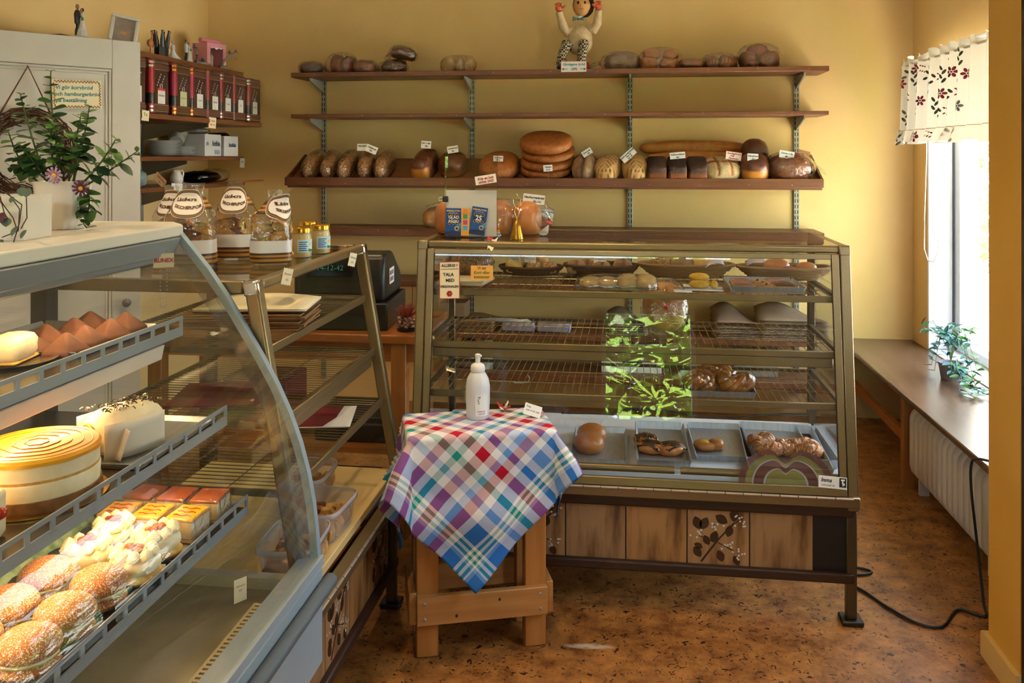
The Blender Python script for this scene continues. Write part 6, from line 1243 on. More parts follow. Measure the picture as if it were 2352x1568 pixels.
def piped(label, x, y, seed, grp):
    t = thing('cream_pastry', label, 'pastry', (x, y, Z3 + .003), (0, 0, seed), grp); MB().blob((0, 0, .014), (.05, .042, .014), 22, 10, .8).obj('base', sponge, t)
    MB().blob((0, 0, .035), (.046, .038, .024), 26, 12, .8, .9, lambda d: (1 + .05 * nz(d, seed, 6), 0)).obj('cream', cream, t)
    for k in range(9):
        a = k * 2 * math.pi / 9; c = Vector((.034 * math.cos(a), .028 * math.sin(a), .05)); MB().lathe([(.012, 0), (.0125, .006), (.008, .013), (0, .019)], 14, c, lambda a_, z: 1 + .14 * math.sin(5 * a_ + z * 300)).obj('piped_rosette', cream, t)
    g_ = random.Random(seed)
    for k in range(7): MB().blob((g_.uniform(-.014, .014), g_.uniform(-.012, .012), .059 + .003 * k * .3), (.008, .007, .005), 8, 6).obj('nut_crumb', mat('caramel_nut', 'a85a34', .45, col2='8a3a24', scale=60), t)
gp = 'piped cream pastries on the lower fridge shelf'
for i, (x, y) in enumerate(((-.915, 1.60), (-1.02, 1.625), (-.905, 1.51), (-1.015, 1.53))): piped(('piped cream pastry next to the yellow squares by the glass', 'piped cream pastry next to the yellow squares at the back', 'piped cream pastry next to the sugared buns by the glass', 'piped cream pastry next to the sugared buns at the back')[i], x, y, i + 1, gp)
sbun = mat('sugared_bun', 'a8622a', .55, col2='8f4e20', scale=10, bump=.3, bscale=120, speck='d9c7a8', speck_scale=420, speck_amt=.55)
for i, (x, y) in enumerate(((-.915, 1.415), (-1.025, 1.43), (-.91, 1.315), (-1.02, 1.325), (-.905, 1.22), (-1.01, 1.225))):
    t = thing('cream_bun', ('sugared cream bun beside the piped pastries by the glass', 'sugared cream bun beside the piped pastries at the back', 'sugared cream bun second along the glass', 'sugared cream bun second in the back row', 'sugared cream bun third along the glass', 'sugared cream bun third in the back row')[i], 'bun', (x, y, Z3 + .003), group='sugared buns on the lower fridge shelf')
    MB().blob((0, 0, .016), (.046, .046, .017), 24, 10).obj('bun_bottom', sbun, t); MB().blob((0, 0, .031), (.044, .044, .012), 24, 8, fn=lambda d: (1 + .03 * math.sin(9 * math.atan2(d.y, d.x)), 0)).obj('cream', cream, t); MB().blob((0, 0, .042), (.048, .048, .03), 26, 12, flat=-.006).obj('bun_top', sbun, t)
t = thing('green_paper', 'strip of green patterned paper at the back of the lower fridge shelf', 'paper', (-1.14, 1.5, Z3)); MB().grid(lambda u, v: (-.05 + .06 * u, -.25 + .5 * v, .004 + .06 * (1 - u) + .006 * math.sin(30 * v)), 5, 24).obj('paper', mat('green_print', '5f8a62', .7, col2='a9c4a4', scale=40), t, solid=.001)
# hanging maker tag with bead chain
q = aty(376, 598, 1.875); t = thing('hanging_tag', 'cream tag with red capital letters hanging inside the curved glass', 'sign', (q.x, q.y, q.z), (0, 0, R(32)))
MB().box(-.022, .022, -.0008, .0008, -.016, .016).obj('tag', M['cream'], t); letter(t, 'RUNEX', .0125, 0, .0, M['red'], y=-.0014, offset=.0006)
for s_ in (-1, 1):
    for i in range(16): MB().blob((s_ * .007, .003, .04 - .009 * i), (.0019, .0019, .0019), 6, 4).obj('bead', M['steel'], t)
for i in range(5): a = math.pi * (i + .5) / 5; MB().blob((-.007 * math.cos(a), .003, -.1 - .007 * math.sin(a)), (.0019, .0019, .0019), 6, 4).obj('bead', M['steel'], t)
q = aty(552, 1392, 1.80); t = card('notice_card', 'small card standing in the bottom of the refrigerated counter', 'sign', .03, .05, (q.x, q.y, .5305), (0, 0, R(55)), [('Serveras', .006, 0, .035, 'red'), ('kylt', .006, 0, .025, 'red')], 'cream')
# ================================================================ CUPBOARD DECORATION
cn = Vector((.78, -.62, 0)).normalized(); c0 = Vector((-1.77, 2.99, 0))
def cup_pt(u, v, off=0.):
    r = ray(u, v); t_ = (c0 + cn * off).dot(cn) / r.dot(cn); return r * t_ + Vector((0, 0, CAM_H))
CR = math.atan2(.78, .62)
a = cup_pt(121, 248, .003); b_ = cup_pt(234, 250, .003); wd = (b_ - a).xy.length; ht = cup_pt(178, 183).z - cup_pt(178, 248).z
t = card('handwritten_sign', 'cream sign with a red and green wavy border on the white cupboard', 'sign', wd, ht, ((a + b_) / 2), (0, R(-1.5), CR), [('Vi gör korvbröd', wd * .115, -.01, ht * .73, 'teal', .12), ('och hamburgerbröd', wd * .115, 0, ht * .5, 'teal', .12), ('på beställning', wd * .115, -.02, ht * .28, 'teal', .12)], 'cream')
for k, m_ in enumerate(('red', 'green')):
    w_ = MB(); n = 14
    for i in range(n):
        if i % 2 == k: w_.tube([(-wd / 2 + .006 + (wd - .012) * (i + j / 4) / n, -.0015, .006 + .004 * math.sin(math.pi * j / 2)) for j in range(5)], .0012, 5); w_.tube([(-wd / 2 + .006 + (wd - .012) * (i + j / 4) / n, -.0015, ht - .006 + .004 * math.sin(math.pi * j / 2)) for j in range(5)], .0012, 5)
    for i in range(8):
        if i % 2 == k:
            for s_ in (-1, 1): w_.tube([(s_ * (wd / 2 - .006) + .003 * math.sin(math.pi * j / 2), -.0015, .01 + (ht - .02) * (i + j / 4) / 8) for j in range(5)], .0012, 5)
    w_.obj('wavy_border', M[m_], t)['kind'] = 'stuff'
wc = cup_pt(62, 352, .03); t = thing('twig_wreath', 'brown twig wreath hanging by a cord on the white cupboard', 'wreath', wc, (0, 0, CR)); twm = mat('twig', '3d2415', .8, col2='54331d', scale=30); g_ = random.Random(9)
for j in range(4):
    w_ = MB()
    for i in range(34):
        a0 = g_.uniform(0, 6.28); ln = g_.uniform(.6, 1.6); rr = .128 + g_.uniform(-.028, .028); yy = g_.uniform(-.02, .022); pts = []
        for k in range(6): a = a0 + ln * k / 5; r_ = rr + .03 * g_.uniform(-.5, .5) * (1 if k in (0, 5) else .4); pts.append((r_ * math.cos(a), yy + g_.uniform(-.004, .004), r_ * math.sin(a)))
        w_.tube(pts, .0022, 4)
    w_.obj('twig_bundle', twm, t)['kind'] = 'stuff'
ap = cup_pt(64, 152, .008) - wc; inv = Matrix.Rotation(-CR, 3, 'Z'); ap = inv @ ap
MB().tube([(-.1, 0, .09), ap, (.09, 0, .095)], .0035, 6).obj('hanging_cord', mat('jute_cord', '5a3320', .9, bump=.6, bscale=200), t)
MB().blob(ap + Vector((0, .006, .004)), (.003, .006, .003), 8, 5).obj('nail', M['steel'], t)
# ---- plants on top of the refrigerated counter
FT = 1.3425; pot = Vector((-1.208, 1.738, FT)); t = thing('potted_plant', 'round-leaved green plant in a white fluted pot on the counter', 'plant', pot); K = .00094
MB().lathe([(0, 0), (.04, 0), (.043, .004), (.052, .03), (.056, .06), (.0555, .075), (.058, .098), (.06, .102), (.0575, .103), (.0545, .098), (.052, .08), (0, .08)], 72, fn=lambda a, z: 1 + (.028 * math.sin(18 * a) * (1 if z < .06 else .1))).obj('fluted_pot', mat('white_glaze', 'e6e2dc', .12, coat=.5), t)
MB().lathe([(0, .084), (.052, .084)], 24).obj('soil', mat('soil', '2a1d14', .9), t)
lm = [mat('jade_leaf_%d' % i, c1, .4, col2=c2, scale=20, spec=.4) for i, (c1, c2) in enumerate((('2c4a22', '3b5e2a'), ('24402a', '2f5230'), ('3f6a2a', '4f7a34')))]
def leaf_mesh(m_, l=1., w=.8, cup=.12):
    n = 7; b = MB(); pts = []
    for i in range(n + 1):
        f = i / n; hw = w / 2 * math.sin(math.pi * min(1, f * .93 + .07)) ** .75
        pts += [(-hw, l * f, cup * hw * 1.2 - .12 * f * f), (0, l * f, -.12 * f * f - .02), (hw, l * f, cup * hw * 1.2 - .12 * f * f)]
    b._a(pts)
    for i in range(n):
        for j in range(2): a = i * 3 + j; b.f.append((a, a + 1, a + 4, a + 3))
    return b.mesh('leaf', m_)
lme = [leaf_mesh(m_) for m_ in lm]; stem_m = mat('green_stem', '4a5a2c', .6)
def look(d, roll_=0.): q = Vector(d).to_track_quat('Y', 'Z'); return (q @ Matrix.Rotation(roll_, 3, 'Y').to_quaternion()).to_euler()
g_ = random.Random(21)
stems = [((150, 420), (128, 330), (112, 240), (116, 160), 0, 11), ((110, 425), (70, 330), (42, 250), (32, 212), .01, 8), ((160, 420), (175, 340), (195, 290), (205, 262), -.02, 8), ((170, 425), (195, 350), (220, 290), (232, 245), -.03, 9), ((185, 425), (225, 400), (265, 360), (296, 318), -.03, 9), ((190, 430), (235, 405), (280, 370), (316, 345), .02, 9), ((120, 425), (90, 390), (60, 370), (30, 380), -.02, 7), ((140, 425), (120, 360), (135, 300), (150, 280), -.04, 9), ((100, 425), (60, 400), (45, 330), (50, 300), -.05, 8), ((195, 425), (225, 440), (235, 470), (225, 508), -.04, 9), ((170, 425), (190, 380), (205, 350), (220, 330), -.05, 7), ((130, 425), (110, 400), (100, 360), (85, 330), -.06, 8), ((150, 425), (165, 395), (150, 350), (170, 320), -.055, 8)]
for (p0, p1, p2, p3, dy, n) in stems:
    P = [Vector(((u - 146) * K, .0 + dy * i / 3, (522 - v) * K)) for i, (u, v) in enumerate((p0, p1, p2, p3))]
    cur = lambda f: ((1 - f) ** 3) * P[0] + 3 * f * (1 - f) ** 2 * P[1] + 3 * f * f * (1 - f) * P[2] + f ** 3 * P[3]
    MB().tube([cur(i / 10) for i in range(11)], [.0026 - .00014 * i for i in range(11)], 6).obj('stem', stem_m, t)
    for k in range(n):
        f = .22 + .78 * (k + 1) / n; pt = cur(f); tg = (cur(min(1, f + .02)) - cur(f - .02)).normalized(); s_ = (.034 if f < .75 else .022) * g_.uniform(.8, 1.15) if f < .95 else .013
        for sd in (0, 1):
            a = k * 1.57 + sd * math.pi + g_.uniform(-.3, .3); x = tg.cross(Vector((0, 1, .1))).normalized(); y = tg.cross(x); d = (x * math.cos(a) + y * math.sin(a)) * .9 + tg * .35 + Vector((0, 0, -.1))
            inst('leaf', lme[g_.randrange(3)], t, pt, look(d, g_.uniform(-.5, .5)), (s_ * 1.0,) * 3)
def daisy(label, u, v, dy, m_):
    d = thing('flower', label, 'flower', pot + Vector(((u - 146) * K, dy, (522 - v) * K)), (R(15), 0, R(10)))
    for i in range(11): a = i * 2 * math.pi / 11; MB().grid(lambda p, q_: ((math.cos(a) * (.004 + .014 * q_) - math.sin(a) * .005 * (p - .5)), -.002 * q_, (math.sin(a) * (.004 + .014 * q_) + math.cos(a) * .005 * (p - .5))), 2, 3).obj('petal', m_, d, solid=.0006)
    MB().blob((0, -.002, 0), (.005, .003, .005), 10, 6).obj('flower_centre', yel, d)
daisy('purple and white daisy in front of the fluted pot', 177, 398, -.07, mat('daisy_purple', '9a5a9a', .6, col2='d0b8d8', scale=60)); daisy('drooping dark purple daisy beside the fluted pot', 212, 428, -.03, mat('daisy_dark', '6a2a4a', .6))
pl = thing('square_planter', 'white square planter with a trailing heart-leaved vine', 'plant', (-1.175, 1.52, FT), (0, 0, R(8)))
MB().box(-.062, .062, -.05, .05, 0, .082).box(-.05, .05, -.04, .04, .0821, .0825).obj('planter', mat('white_glaze', 'e6e2dc', .12), pl, bevel=.004, seg=2)
hl = mat('heart_leaf', '3c5648', .5, col2='5c7466', scale=30); hme = leaf_mesh(hl, 1, 1.0, .1); hp = mat('heart_leaf_purple', '5a2f42', .5); hpe = leaf_mesh(hp, 1, 1.0, .1); inv2 = Matrix.Rotation(-R(8), 3, 'Z')
def plp(u, v, Y=1.455): return inv2 @ (aty(u, v, Y) - Vector(pl.location))
for pts in ([(10, 440), (50, 470), (45, 510), (30, 560)], [(20, 445), (45, 480), (42, 530), (5, 545)], [(-10, 445), (15, 480), (30, 500), (40, 530)], [(15, 445), (60, 440), (62, 500), (48, 525)], [(0, 450), (10, 490), (20, 505), (15, 510)]): MB().tube([plp(*q) for q in pts], .0011, 5).obj('vine', mat('vine_stem', '4a3a38', .7), pl)
for i, (u, v, s_, d_) in enumerate(((52, 430, .018, 0), (65, 432, .018, 0), (40, 520, .02, 0), (60, 528, .018, 0), (8, 488, .022, 1), (16, 500, .018, 0), (5, 550, .02, 0), (2, 458, .016, 1), (30, 452, .012, 0))): inst('leaf', hpe if d_ else hme, pl, plp(u, v), look((g_.uniform(-.4, .4), -.5, -.8), 0), (s_,) * 3)
d = thing('flower', 'small red and yellow flower above the square planter', 'flower', pl.location + Vector((-.045, -.02, .105))); 
for i in range(9): a = i * .7; MB().blob((.008 * math.cos(a), -.003, .008 * math.sin(a)), (.006, .003, .006), 8, 5).obj('petal', M['red'] if i % 2 else orange, d)
t = thing('fallen_leaf', 'single green leaf lying on the counter top', 'leaf', atz(222, 519, FT + .002)); inst('leaf_blade', lme[0], t, (0, 0, 0), (0, 0, 1.9), (.022, .022, .02))
# ---- on top of the cupboard
def cup_top(u, off): p_ = cup_pt(u, 90, off); return Vector((p_.x, p_.y, CHT + .001))
def couple(t, h, suit='black', dress='lace', coat='black'):
    sk = mat('figure_skin', '9a6a4c', .6); M_ = {'black': M['black'], 'white': mat('white_coat', 'dde3ea', .5)}; lace = mat('lace_white', 'd9d4d0', .6, col2='c4bcb8', scale=120)
    s_ = h / .16
    for x in (-.010, -.002): MB().tube([(x * s_ - .004 * s_, 0, .006 * s_), (x * s_ - .003 * s_, 0, .04 * s_), (x * s_ * .8 - .003 * s_, 0, .075 * s_)], [.006 * s_, .0065 * s_, .007 * s_], 8).obj('groom_trousers', M['black'], t)
    MB().lathe([(.011 * s_, .07 * s_), (.0125 * s_, .09 * s_), (.014 * s_, .115 * s_), (.009 * s_, .13 * s_), (.004 * s_, .134 * s_)], 14, (-.009 * s_, 0, 0)).obj('groom_coat', M_[coat], t)
    MB().tube([(-.003 * s_, -.006 * s_, .122 * s_), (.006 * s_, -.013 * s_, .105 * s_), (.013 * s_, -.012 * s_, .1 * s_)], .004 * s_, 7).obj('groom_arm', M_[coat], t)
    MB().blob((-.008 * s_, -.001, .146 * s_), (.0075 * s_, .0085 * s_, .0105 * s_), 14, 10).obj('groom_head', sk, t); MB().blob((-.009 * s_, .0015 * s_, .15 * s_), (.008 * s_, .009 * s_, .009 * s_), 12, 8).obj('groom_hair', M['black'], t)
    MB().lathe([(.026 * s_, .004 * s_), (.02 * s_, .03 * s_), (.012 * s_, .065 * s_), (.007 * s_, .085 * s_), (.01 * s_, .105 * s_), (.007 * s_, .118 * s_), (.003 * s_, .121 * s_)], 18, (.014 * s_, 0, 0), lambda a, z: 1 + .08 * math.sin(7 * a) * (z < .06 * s_)).obj('bride_dress', lace, t)
    MB().blob((.011 * s_, -.001, .13 * s_), (.0068 * s_, .0075 * s_, .0095 * s_), 14, 10).obj('bride_head', sk, t); MB().blob((.013 * s_, .002 * s_, .133 * s_), (.0075 * s_, .008 * s_, .0085 * s_), 12, 8).obj('bride_hair', mat('dark_hair', '2a1710', .7), t)
    MB().blob((.02 * s_, -.012 * s_, .09 * s_), (.006 * s_, .006 * s_, .009 * s_), 10, 8).obj('bouquet', M['green'], t)
t = thing('wedding_figurine', 'embracing bride and groom cake figurine alone on the white cupboard', 'figurine', cup_top(182, -.07), (0, 0, R(10))); couple(t, .125); MB().lathe([(0, 0), (.032, 0), (.035, .004), (.03, .008), (0, .006)], 24, fn=lambda a, z: 1 + .08 * math.sin(11 * a)).obj('lace_base', mat('tulle', 'c9bcae', .8), t)
fr_ = thing('picture_frame', 'white box frame tilted back on top of the white cupboard', 'picture frame', cup_top(280, -.12), (R(-16), R(9), R(36)))
MB().box(-.05, .05, 0, .012, 0, .012).box(-.05, .05, 0, .012, .108, .12).box(-.05, -.036, 0, .012, .012, .108).box(.036, .05, 0, .012, .012, .108).obj('frame', M['white'], fr_, bevel=.003); MB().box(-.036, .036, .008, .012, .012, .108).obj('picture', mat('grey_photo', '77685e', .6, col2='8a7a6c', scale=20), fr_); MB().box(-.045, .045, .013, .05, 0.0, .1).obj('box_back', M['white'], fr_, bevel=.002)
MB().blob((-.0, .0075, .05), (.012, .001, .008), 12, 6).obj('printed_motif', mat('ochre_print', 'a8793c', .6), fr_)
# ================================================================ SHELVES ON THE SIDE WALL
def side_shelf(label, xf, y0, y1, zt, th, m='shelfwoody'):
    t = thing('side_shelf', label, 'shelf', (XL, (y0 + y1) / 2, zt - th), group='short shelves on the side wall')
    wobj(MB().box(XL + .016, xf, y0, y1, zt - th, zt), 'plank', M[m], t, bevel=.0015)
    for y in (3.55, 4.42): 
        if y0 < y < y1: wobj(MB().prism([(XL + .012, zt - th - .09), (xf - .05, zt - th - .018), (xf - .05, zt - th), (XL + .012, zt - th)], 1, y - .005, y + .005), 'bracket', M['bracketd'], t)
    return t
side_shelf('top shelf on the side wall with wedding figurines', -2.3, 3.3, 5.01, 2.0, .026); side_shelf('side wall shelf carrying the row of dark tins', -2.18, 3.3, 5.0, 1.695, .024)
side_shelf('side wall shelf with stacked plates and a white carton', -2.3, 3.3, 5.01, 1.495, .022); side_shelf('lowest side wall shelf with the small jug', -2.3, 3.3, 5.03, 1.342, .022)
for i, y in enumerate((3.55, 4.42)):
    t = thing('shelf_upright', 'grey upright on the side wall, %s' % ('behind the white cupboard', 'between the plates and the carton')[i], 'shelf upright', (XL, y, 1.0)); MB().box(0, .014, -.0155, .0155, 0, .98).obj('channel', M['uprightm'], t, bevel=.002)
tinb = mat('tin_brown', '33201a', .3, col2='47302a', scale=60, speck='7d6a52', speck_scale=90, speck_amt=.66, coat=.3); tinl = mat('tin_bands', '5a3a2a', .35); silver = mat('silver_line', 'c9c4c0', .25, .8)
TINY = [(3.62, '8a161c', 'silver'), (3.825, '8a161c', 'silver'), (4.035, '8a1038', 'gold'), (4.205, '8a1038', 'gold'), (4.375, '7a1a20', 'none'), (4.53, '7a1a20', 'silver'), (4.69, '7a1a20', 'none'), (4.885, '6e1a1c', 'silver')]
nm_ = ('half behind the white cupboard', 'with a bright red spine and red-topped label', 'with a pale green label and gold rings', 'third spine from the cupboard, with gold rings', 'in the middle without a visible spine', 'with a narrow silver-tipped spine', 'next to last, without a visible spine', 'standing apart at the end of its shelf')
txt = ('', 'Rabarber', 'Grönt te', 'Fransk', 'Blandte', 'Ginger', 'Earl', 'Rooibos')
for i, (y, sc_, rg_) in enumerate(TINY):
    t = thing('tea_tin', 'dark book-shaped tea tin ' + nm_[i], 'tin', (-2.215, y, 1.6955), (0, 0, R(90)), 'book-shaped tea tins on the side wall'); wd, ht = (.165 if i != 7 else .175), .262
    MB().box(.02, wd, -.0, .13, 0, ht).obj('tin_body', tinb, t, bevel=.004)
    sp_ = MB().tube([(.018, .012, .006), (.018, .012, ht - .004)], .02, 16).obj('spine', mat('spine_' + sc_, sc_, .3, coat=.4), t)
    mm = {'silver': silver, 'gold': M['gold'], 'none': tinl}[rg_]
    for z0, z1 in ((.012, .022), (.03, .04), (ht - .04, ht - .03), (ht - .022, ht - .012)): MB().tube([(.018, .012, z0), (.018, .012, z1)], .0212, 16).obj('spine_ring', mm, sp_)
    MB().tube([(.018, .012, .05), (.018, .012, .1)], .0209, 16).obj('spine_label', M['black'], sp_)
    for z in (.014, .045, ht - .05, ht - .016): MB().box(.034, wd - .001, -.0012, 0, z, z + .0035).obj('band_line', silver if i not in (2, 3) else mat('gold_line', 'b09a5a', .3, .7), t)
    for z in (.02, ht - .046): MB().box(.034, wd - .001, -.0008, 0, z, z + .022).obj('band', tinl, t)
    for k in range(9): MB().blob((.06 + .008 * ((k * 5) % 9), -.001, .14 + .0065 * k), (.0035, .001, .0045), 7, 5).obj('printed_tulip', mat('tulip_white', 'd0c8c8', .5), t)
    for k in range(2): MB().blob((.085 + .018 * k, -.001, .135), (.0035, .001, .013), 7, 6).obj('printed_glass', mat('tulip_white', 'd0c8c8', .5), t)
    lb = MB().box(.062, .128, -.0022, -.0012, .052, .125).obj('label', mat('pale_green_label', 'c9cfa4', .6) if i == 2 else M['paper'], t); MB().box(.059, .062, -.0024, -.001, .05, .127).obj('label_edge', M['gold'], lb)
    if i == 1: MB().box(.062, .128, -.0026, -.0022, .115, .125).obj('label_head', M['red'], lb)
    if txt[i]: letter(lb, txt[i], .0145, .095, .092, M['black_ink'], y=-.003); letter(lb, 'Te', .009, .095, .06, M['red'], y=-.003)
def zig(u, v, X, label, lines, m='cream', w_=.05, h_=.06): q = atx(u, v, X); return card('price_tag', label, 'price tag', w_, h_, q, (0, R(4), R(70)), lines, m, zig=True)
zig(487, 295, -2.175, 'zigzag-cut tag with red writing on the tin shelf edge', [('1 burk', .012, 0, .04, 'red', .2), ('45:- kg', .012, 0, .02, 'red', .2)]); zig(333, 278, -2.175, 'zigzag-cut tag with green drawing beside the white cupboard', [('Te', .02, 0, .03, 'green')], w_=.04, h_=.05)
zig(556, 385, -2.295, 'curling white tag hanging from the plate shelf', [('35:-', .012, 0, .035, 'black_ink')], 'paper', .036, .058); zig(405, 452, -2.295, 'white paper note hanging from the lowest side shelf', [('Tårtspade', .009, 0, .05, 'blueink')], 'paper', .07, .07)
# plates, wrapped mugs, carton
pw = mat('porcelain', 'd9d6d0', .2, coat=.4); pme = MB().lathe([(0, .001), (.055, .001), (.06, .004), (.083, .012), (.085, .0135), (.06, .0065), (0, .005)], 40).mesh('plate', pw)
for s_i, (y, n, s_) in enumerate(((4.30, 8, 1.0), (4.48, 5, .95))):
    for i in range(n):
        t = thing('plate', ('white plate in the taller stack, number %s from the shelf' if s_i == 0 else 'white plate in the lower stack, number %s from the shelf') % ('one', 'two', 'three', 'four', 'five', 'six', 'seven', 'eight', 'nine')[i], 'plate', (-2.42, y, 1.496 + i * .0098), group=('taller stack of plates', 'lower stack of plates')[s_i]); o = inst('plate_body', pme, t); o.scale = (s_, s_, 1)
t = thing('wrapped_cups', 'stack of white cups leaning in a clear wrapper on the plates', 'cups', (-2.40, 4.40, 1.572), (R(-58), 0, R(20)))
for i in range(2): MB().lathe([(.036, 0), (.046, .085), (.0465, .09), (.043, .088), (.034, .004), (0, .004)], 28).obj('cup', pw, t).location = (0, 0, .036 * i)
MB().lathe([(.0, -.004), (.042, -.003), (.052, .09), (.053, .125), (.03, .14), (.02, .15)], 24, fn=lambda a, z: 1 + .05 * math.sin(7 * a + z * 40)).obj('wrapper', M['cello2'], t)
bx = thing('carton', 'white carton with dark blue brand lettering on the plate shelf', 'box', (-2.40, 4.70, 1.4955), (0, 0, R(90))); MB().box(-.115, .08, -.07, .14, 0, .125).obj('carton_body', M['paper'], bx, bevel=.002); letter(bx, 'kobia', .042, .015, .072, navy, y=-.0715, offset=.0012); letter(bx, 'ER', .026, -.088, .07, navy, y=-.0715); MB().box(.0, .06, -.0712, -.0702, .012, .036).obj('blue_print', lil, bx)
bx = thing('carton', 'small white carton with dark blue lettering at the shelf end', 'box', (-2.33, 4.87, 1.4955), (0, 0, R(82))); MB().box(-.072, .072, -.02, .16, 0, .118).obj('carton_body', M['paper'], bx, bevel=.002); letter(bx, 'kobia', .032, .01, .065, navy, y=-.0215, offset=.001); MB().grid(lambda u, v: (-.05 + .1 * u, .02 + .1 * v, .119 + .02 * math.sin(math.pi * u)), 8, 2).obj('carton_flap', M['wenge'], bx, solid=.002)
t = thing('plastic_packet', 'folded clear packet lying on the white carton', 'packet', (-2.44, 4.69, 1.6205)); MB().blob((0, 0, .02), (.07, .09, .019), 26, 10, .7, 1, lambda d: (1 + .08 * nz(d, 6, 4), 0)).obj('packet', glassy('white_film', (.8, .8, .82, 1)), t)
# lowest shelf
q = atx(406, 425, -2.33); t = thing('cream_jug', 'small white porcelain jug with a gold rim', 'jug', (-2.36, 4.33, 1.3425)); MB().lathe([(0, 0), (.022, 0), (.03, .012), (.035, .03), (.032, .05), (.022, .065), (.021, .075), (.026, .082), (.0235, .082), (.019, .074), (0, .07)], 28, fn=lambda a, z: 1 + (.25 * max(0, math.cos(a + 1.9)) ** 6 if z > .07 else 0)).obj('jug_body', pw, t); MB().tube([(.008, .022, .07), (.01, .042, .078), (.012, .05, .06), (.01, .046, .04), (.008, .03, .028)], .0045, 8).obj('handle', pw, t)
t = thing('tissue_bundle', 'crumpled grey and teal packet at the end of the lowest side shelf', 'packet', (-2.38, 3.98, 1.3425)); MB().blob((0, 0, .045), (.05, .055, .046), 20, 12, fn=lambda d: (1 + .2 * nz(d, 3, 4), 0)).obj('packet', mat('grey_film', '8d97a0', .4, col2='4f7a78', scale=14), t)
q = atx(362, 427, -2.31); card('handwritten_card', 'brown card with black handwriting leaning on the lowest side shelf', 'sign', .085, .05, (-2.33, 4.10, 1.356), (R(-10), R(38), R(75)), [('Små skedar', .013, 0, .033, 'black_ink', .2), ('5:-', .014, 0, .013, 'black_ink')], 'kraft')
t = thing('black_bag', 'shiny black plastic bag on the lowest side shelf', 'bag', (-2.42, 4.70, 1.3425)); MB().blob((0, 0, .035), (.1, .13, .036), 28, 12, .8, 1, lambda d: (1 + .12 * nz(d, 5, 3), 0)).obj('bag', mat('black_film', '0c0c0c', .25, bump=.5, bscale=30), t)
t = thing('plastic_packet', 'clear bubble packet beside the black bag', 'packet', (-2.44, 4.93, 1.3425)); MB().blob((0, 0, .04), (.08, .09, .04), 24, 12, .8, .8, lambda d: (1 + .07 * nz(d, 8, 6), 0)).obj('packet', M['cello'], t)
t = thing('wooden_board', 'loose thin wooden board on the lowest side shelf', 'board', (-2.36, 4.86, 1.395), (R(0), R(-3), 0)); MB().box(-.1, .07, -.2, .2, 0, .008).obj('board', M['oak'], t); t.location.z = 1.342; t.location.x = -2.27; t.location.y = 4.88
# figurines on the top side shelf
TS = 2.0015
def onshelf(u, dx=0.): p_ = atx(u, 130, -2.36 + dx); return Vector((p_.x, p_.y, TS))
t = thing('stork_ornament', 'orange bird ornament with tulle beside the white cupboard', 'ornament', onshelf(345)); MB().blob((0, 0, .06), (.014, .022, .02), 14, 10).obj('bird_body', mat('bird_orange', 'a8642a', .5), t); MB().tube([(0, .01, .07), (0, .018, .095), (0, .012, .115), (0, .02, .12)], [.006, .004, .004, .002], 8).obj('bird_neck', mat('bird_orange', 'a8642a', .5), t); MB().tube([(0, 0, 0), (0, .002, .045)], .0025, 6).obj('bird_leg', M['red'], t); MB().grid(lambda u, v: (.03 * math.cos(3.1 * u), -.03 + .12 * u, .05 * v * math.sin(math.pi * min(1, u + .1)) + .002), 12, 5).obj('tulle', glassy('tulle_net', (.9, .88, .84, 1), 1.3, .3, 0, 1, .4, (.75, .7, .62, 1)), t)
t = thing('bottle_crown', 'black crown-shaped ring of small figures on the top side shelf', 'ornament', onshelf(370))
MB().lathe([(.034, 0), (.036, .03), (.035, .06), (.033, .06), (.03, .004), (0, .004)], 24, fn=lambda a, z: 1 + .05 * math.sin(8 * a)).obj('ring_base', M['black'], t)
for i in range(7):
    a = i * 2 * math.pi / 7; MB().tube([(.03 * math.cos(a), .03 * math.sin(a), .05), (.036 * math.cos(a), .036 * math.sin(a), .09), (.042 * math.cos(a), .042 * math.sin(a), .125), (.044 * math.cos(a), .044 * math.sin(a), .135)], [.011, .01, .005, .007], 8).obj('spire', M['black'], t)
t = thing('bride_figurine', 'single bride figurine in a sweeping white dress', 'figurine', onshelf(397), (0, 0, R(60))); lw = mat('satin', 'd6d8de', .35)
MB().lathe([(.034, 0), (.026, .012), (.014, .035), (.009, .055), (.011, .068), (.007, .078), (.003, .08)], 20, fn=lambda a, z: 1 + (.5 * max(0, math.cos(a)) ** 3 if z < .02 else 0)).obj('dress', lw, t); MB().blob((0, 0, .09), (.0065, .007, .009), 12, 8).obj('head', mat('figure_skin2', 'c49a7a', .6), t); MB().blob((.001, .003, .093), (.0068, .007, .008), 12, 8).obj('hair', mat('brown_hair', '5a3a24', .7), t)
for s_ in (-1, 1): MB().tube([(s_ * .008, 0, .074), (s_ * .016, -.004, .06), (s_ * .01, -.01, .05)], .0028, 6).obj('arm', mat('figure_skin2', 'c49a7a', .6), t)
t = thing('wedding_figurine', 'bride and groom figurine with a white jacket beside the pink box', 'figurine', onshelf(430), (0, 0, R(60))); couple(t, .125, coat='white')
t = thing('pink_box', 'pink gift box with a window showing a small groom figure', 'box', onshelf(482, -.06), (0, 0, R(72))); pk = mat('pink_card', 'cf8a96', .6)
MB().box(-.075, .075, .05, .06, 0, .15).box(-.075, -.06, -.05, .05, 0, .15).box(.06, .075, -.05, .05, 0, .15).box(-.06, .06, -.05, .05, 0, .01).box(-.06, .06, -.05, .05, .14, .15).box(-.075, -.05, -.053, -.05, 0, .15).box(.05, .075, -.053, -.05, 0, .15).box(-.05, .05, -.053, -.05, .125, .15).obj('box_shell', pk, t)
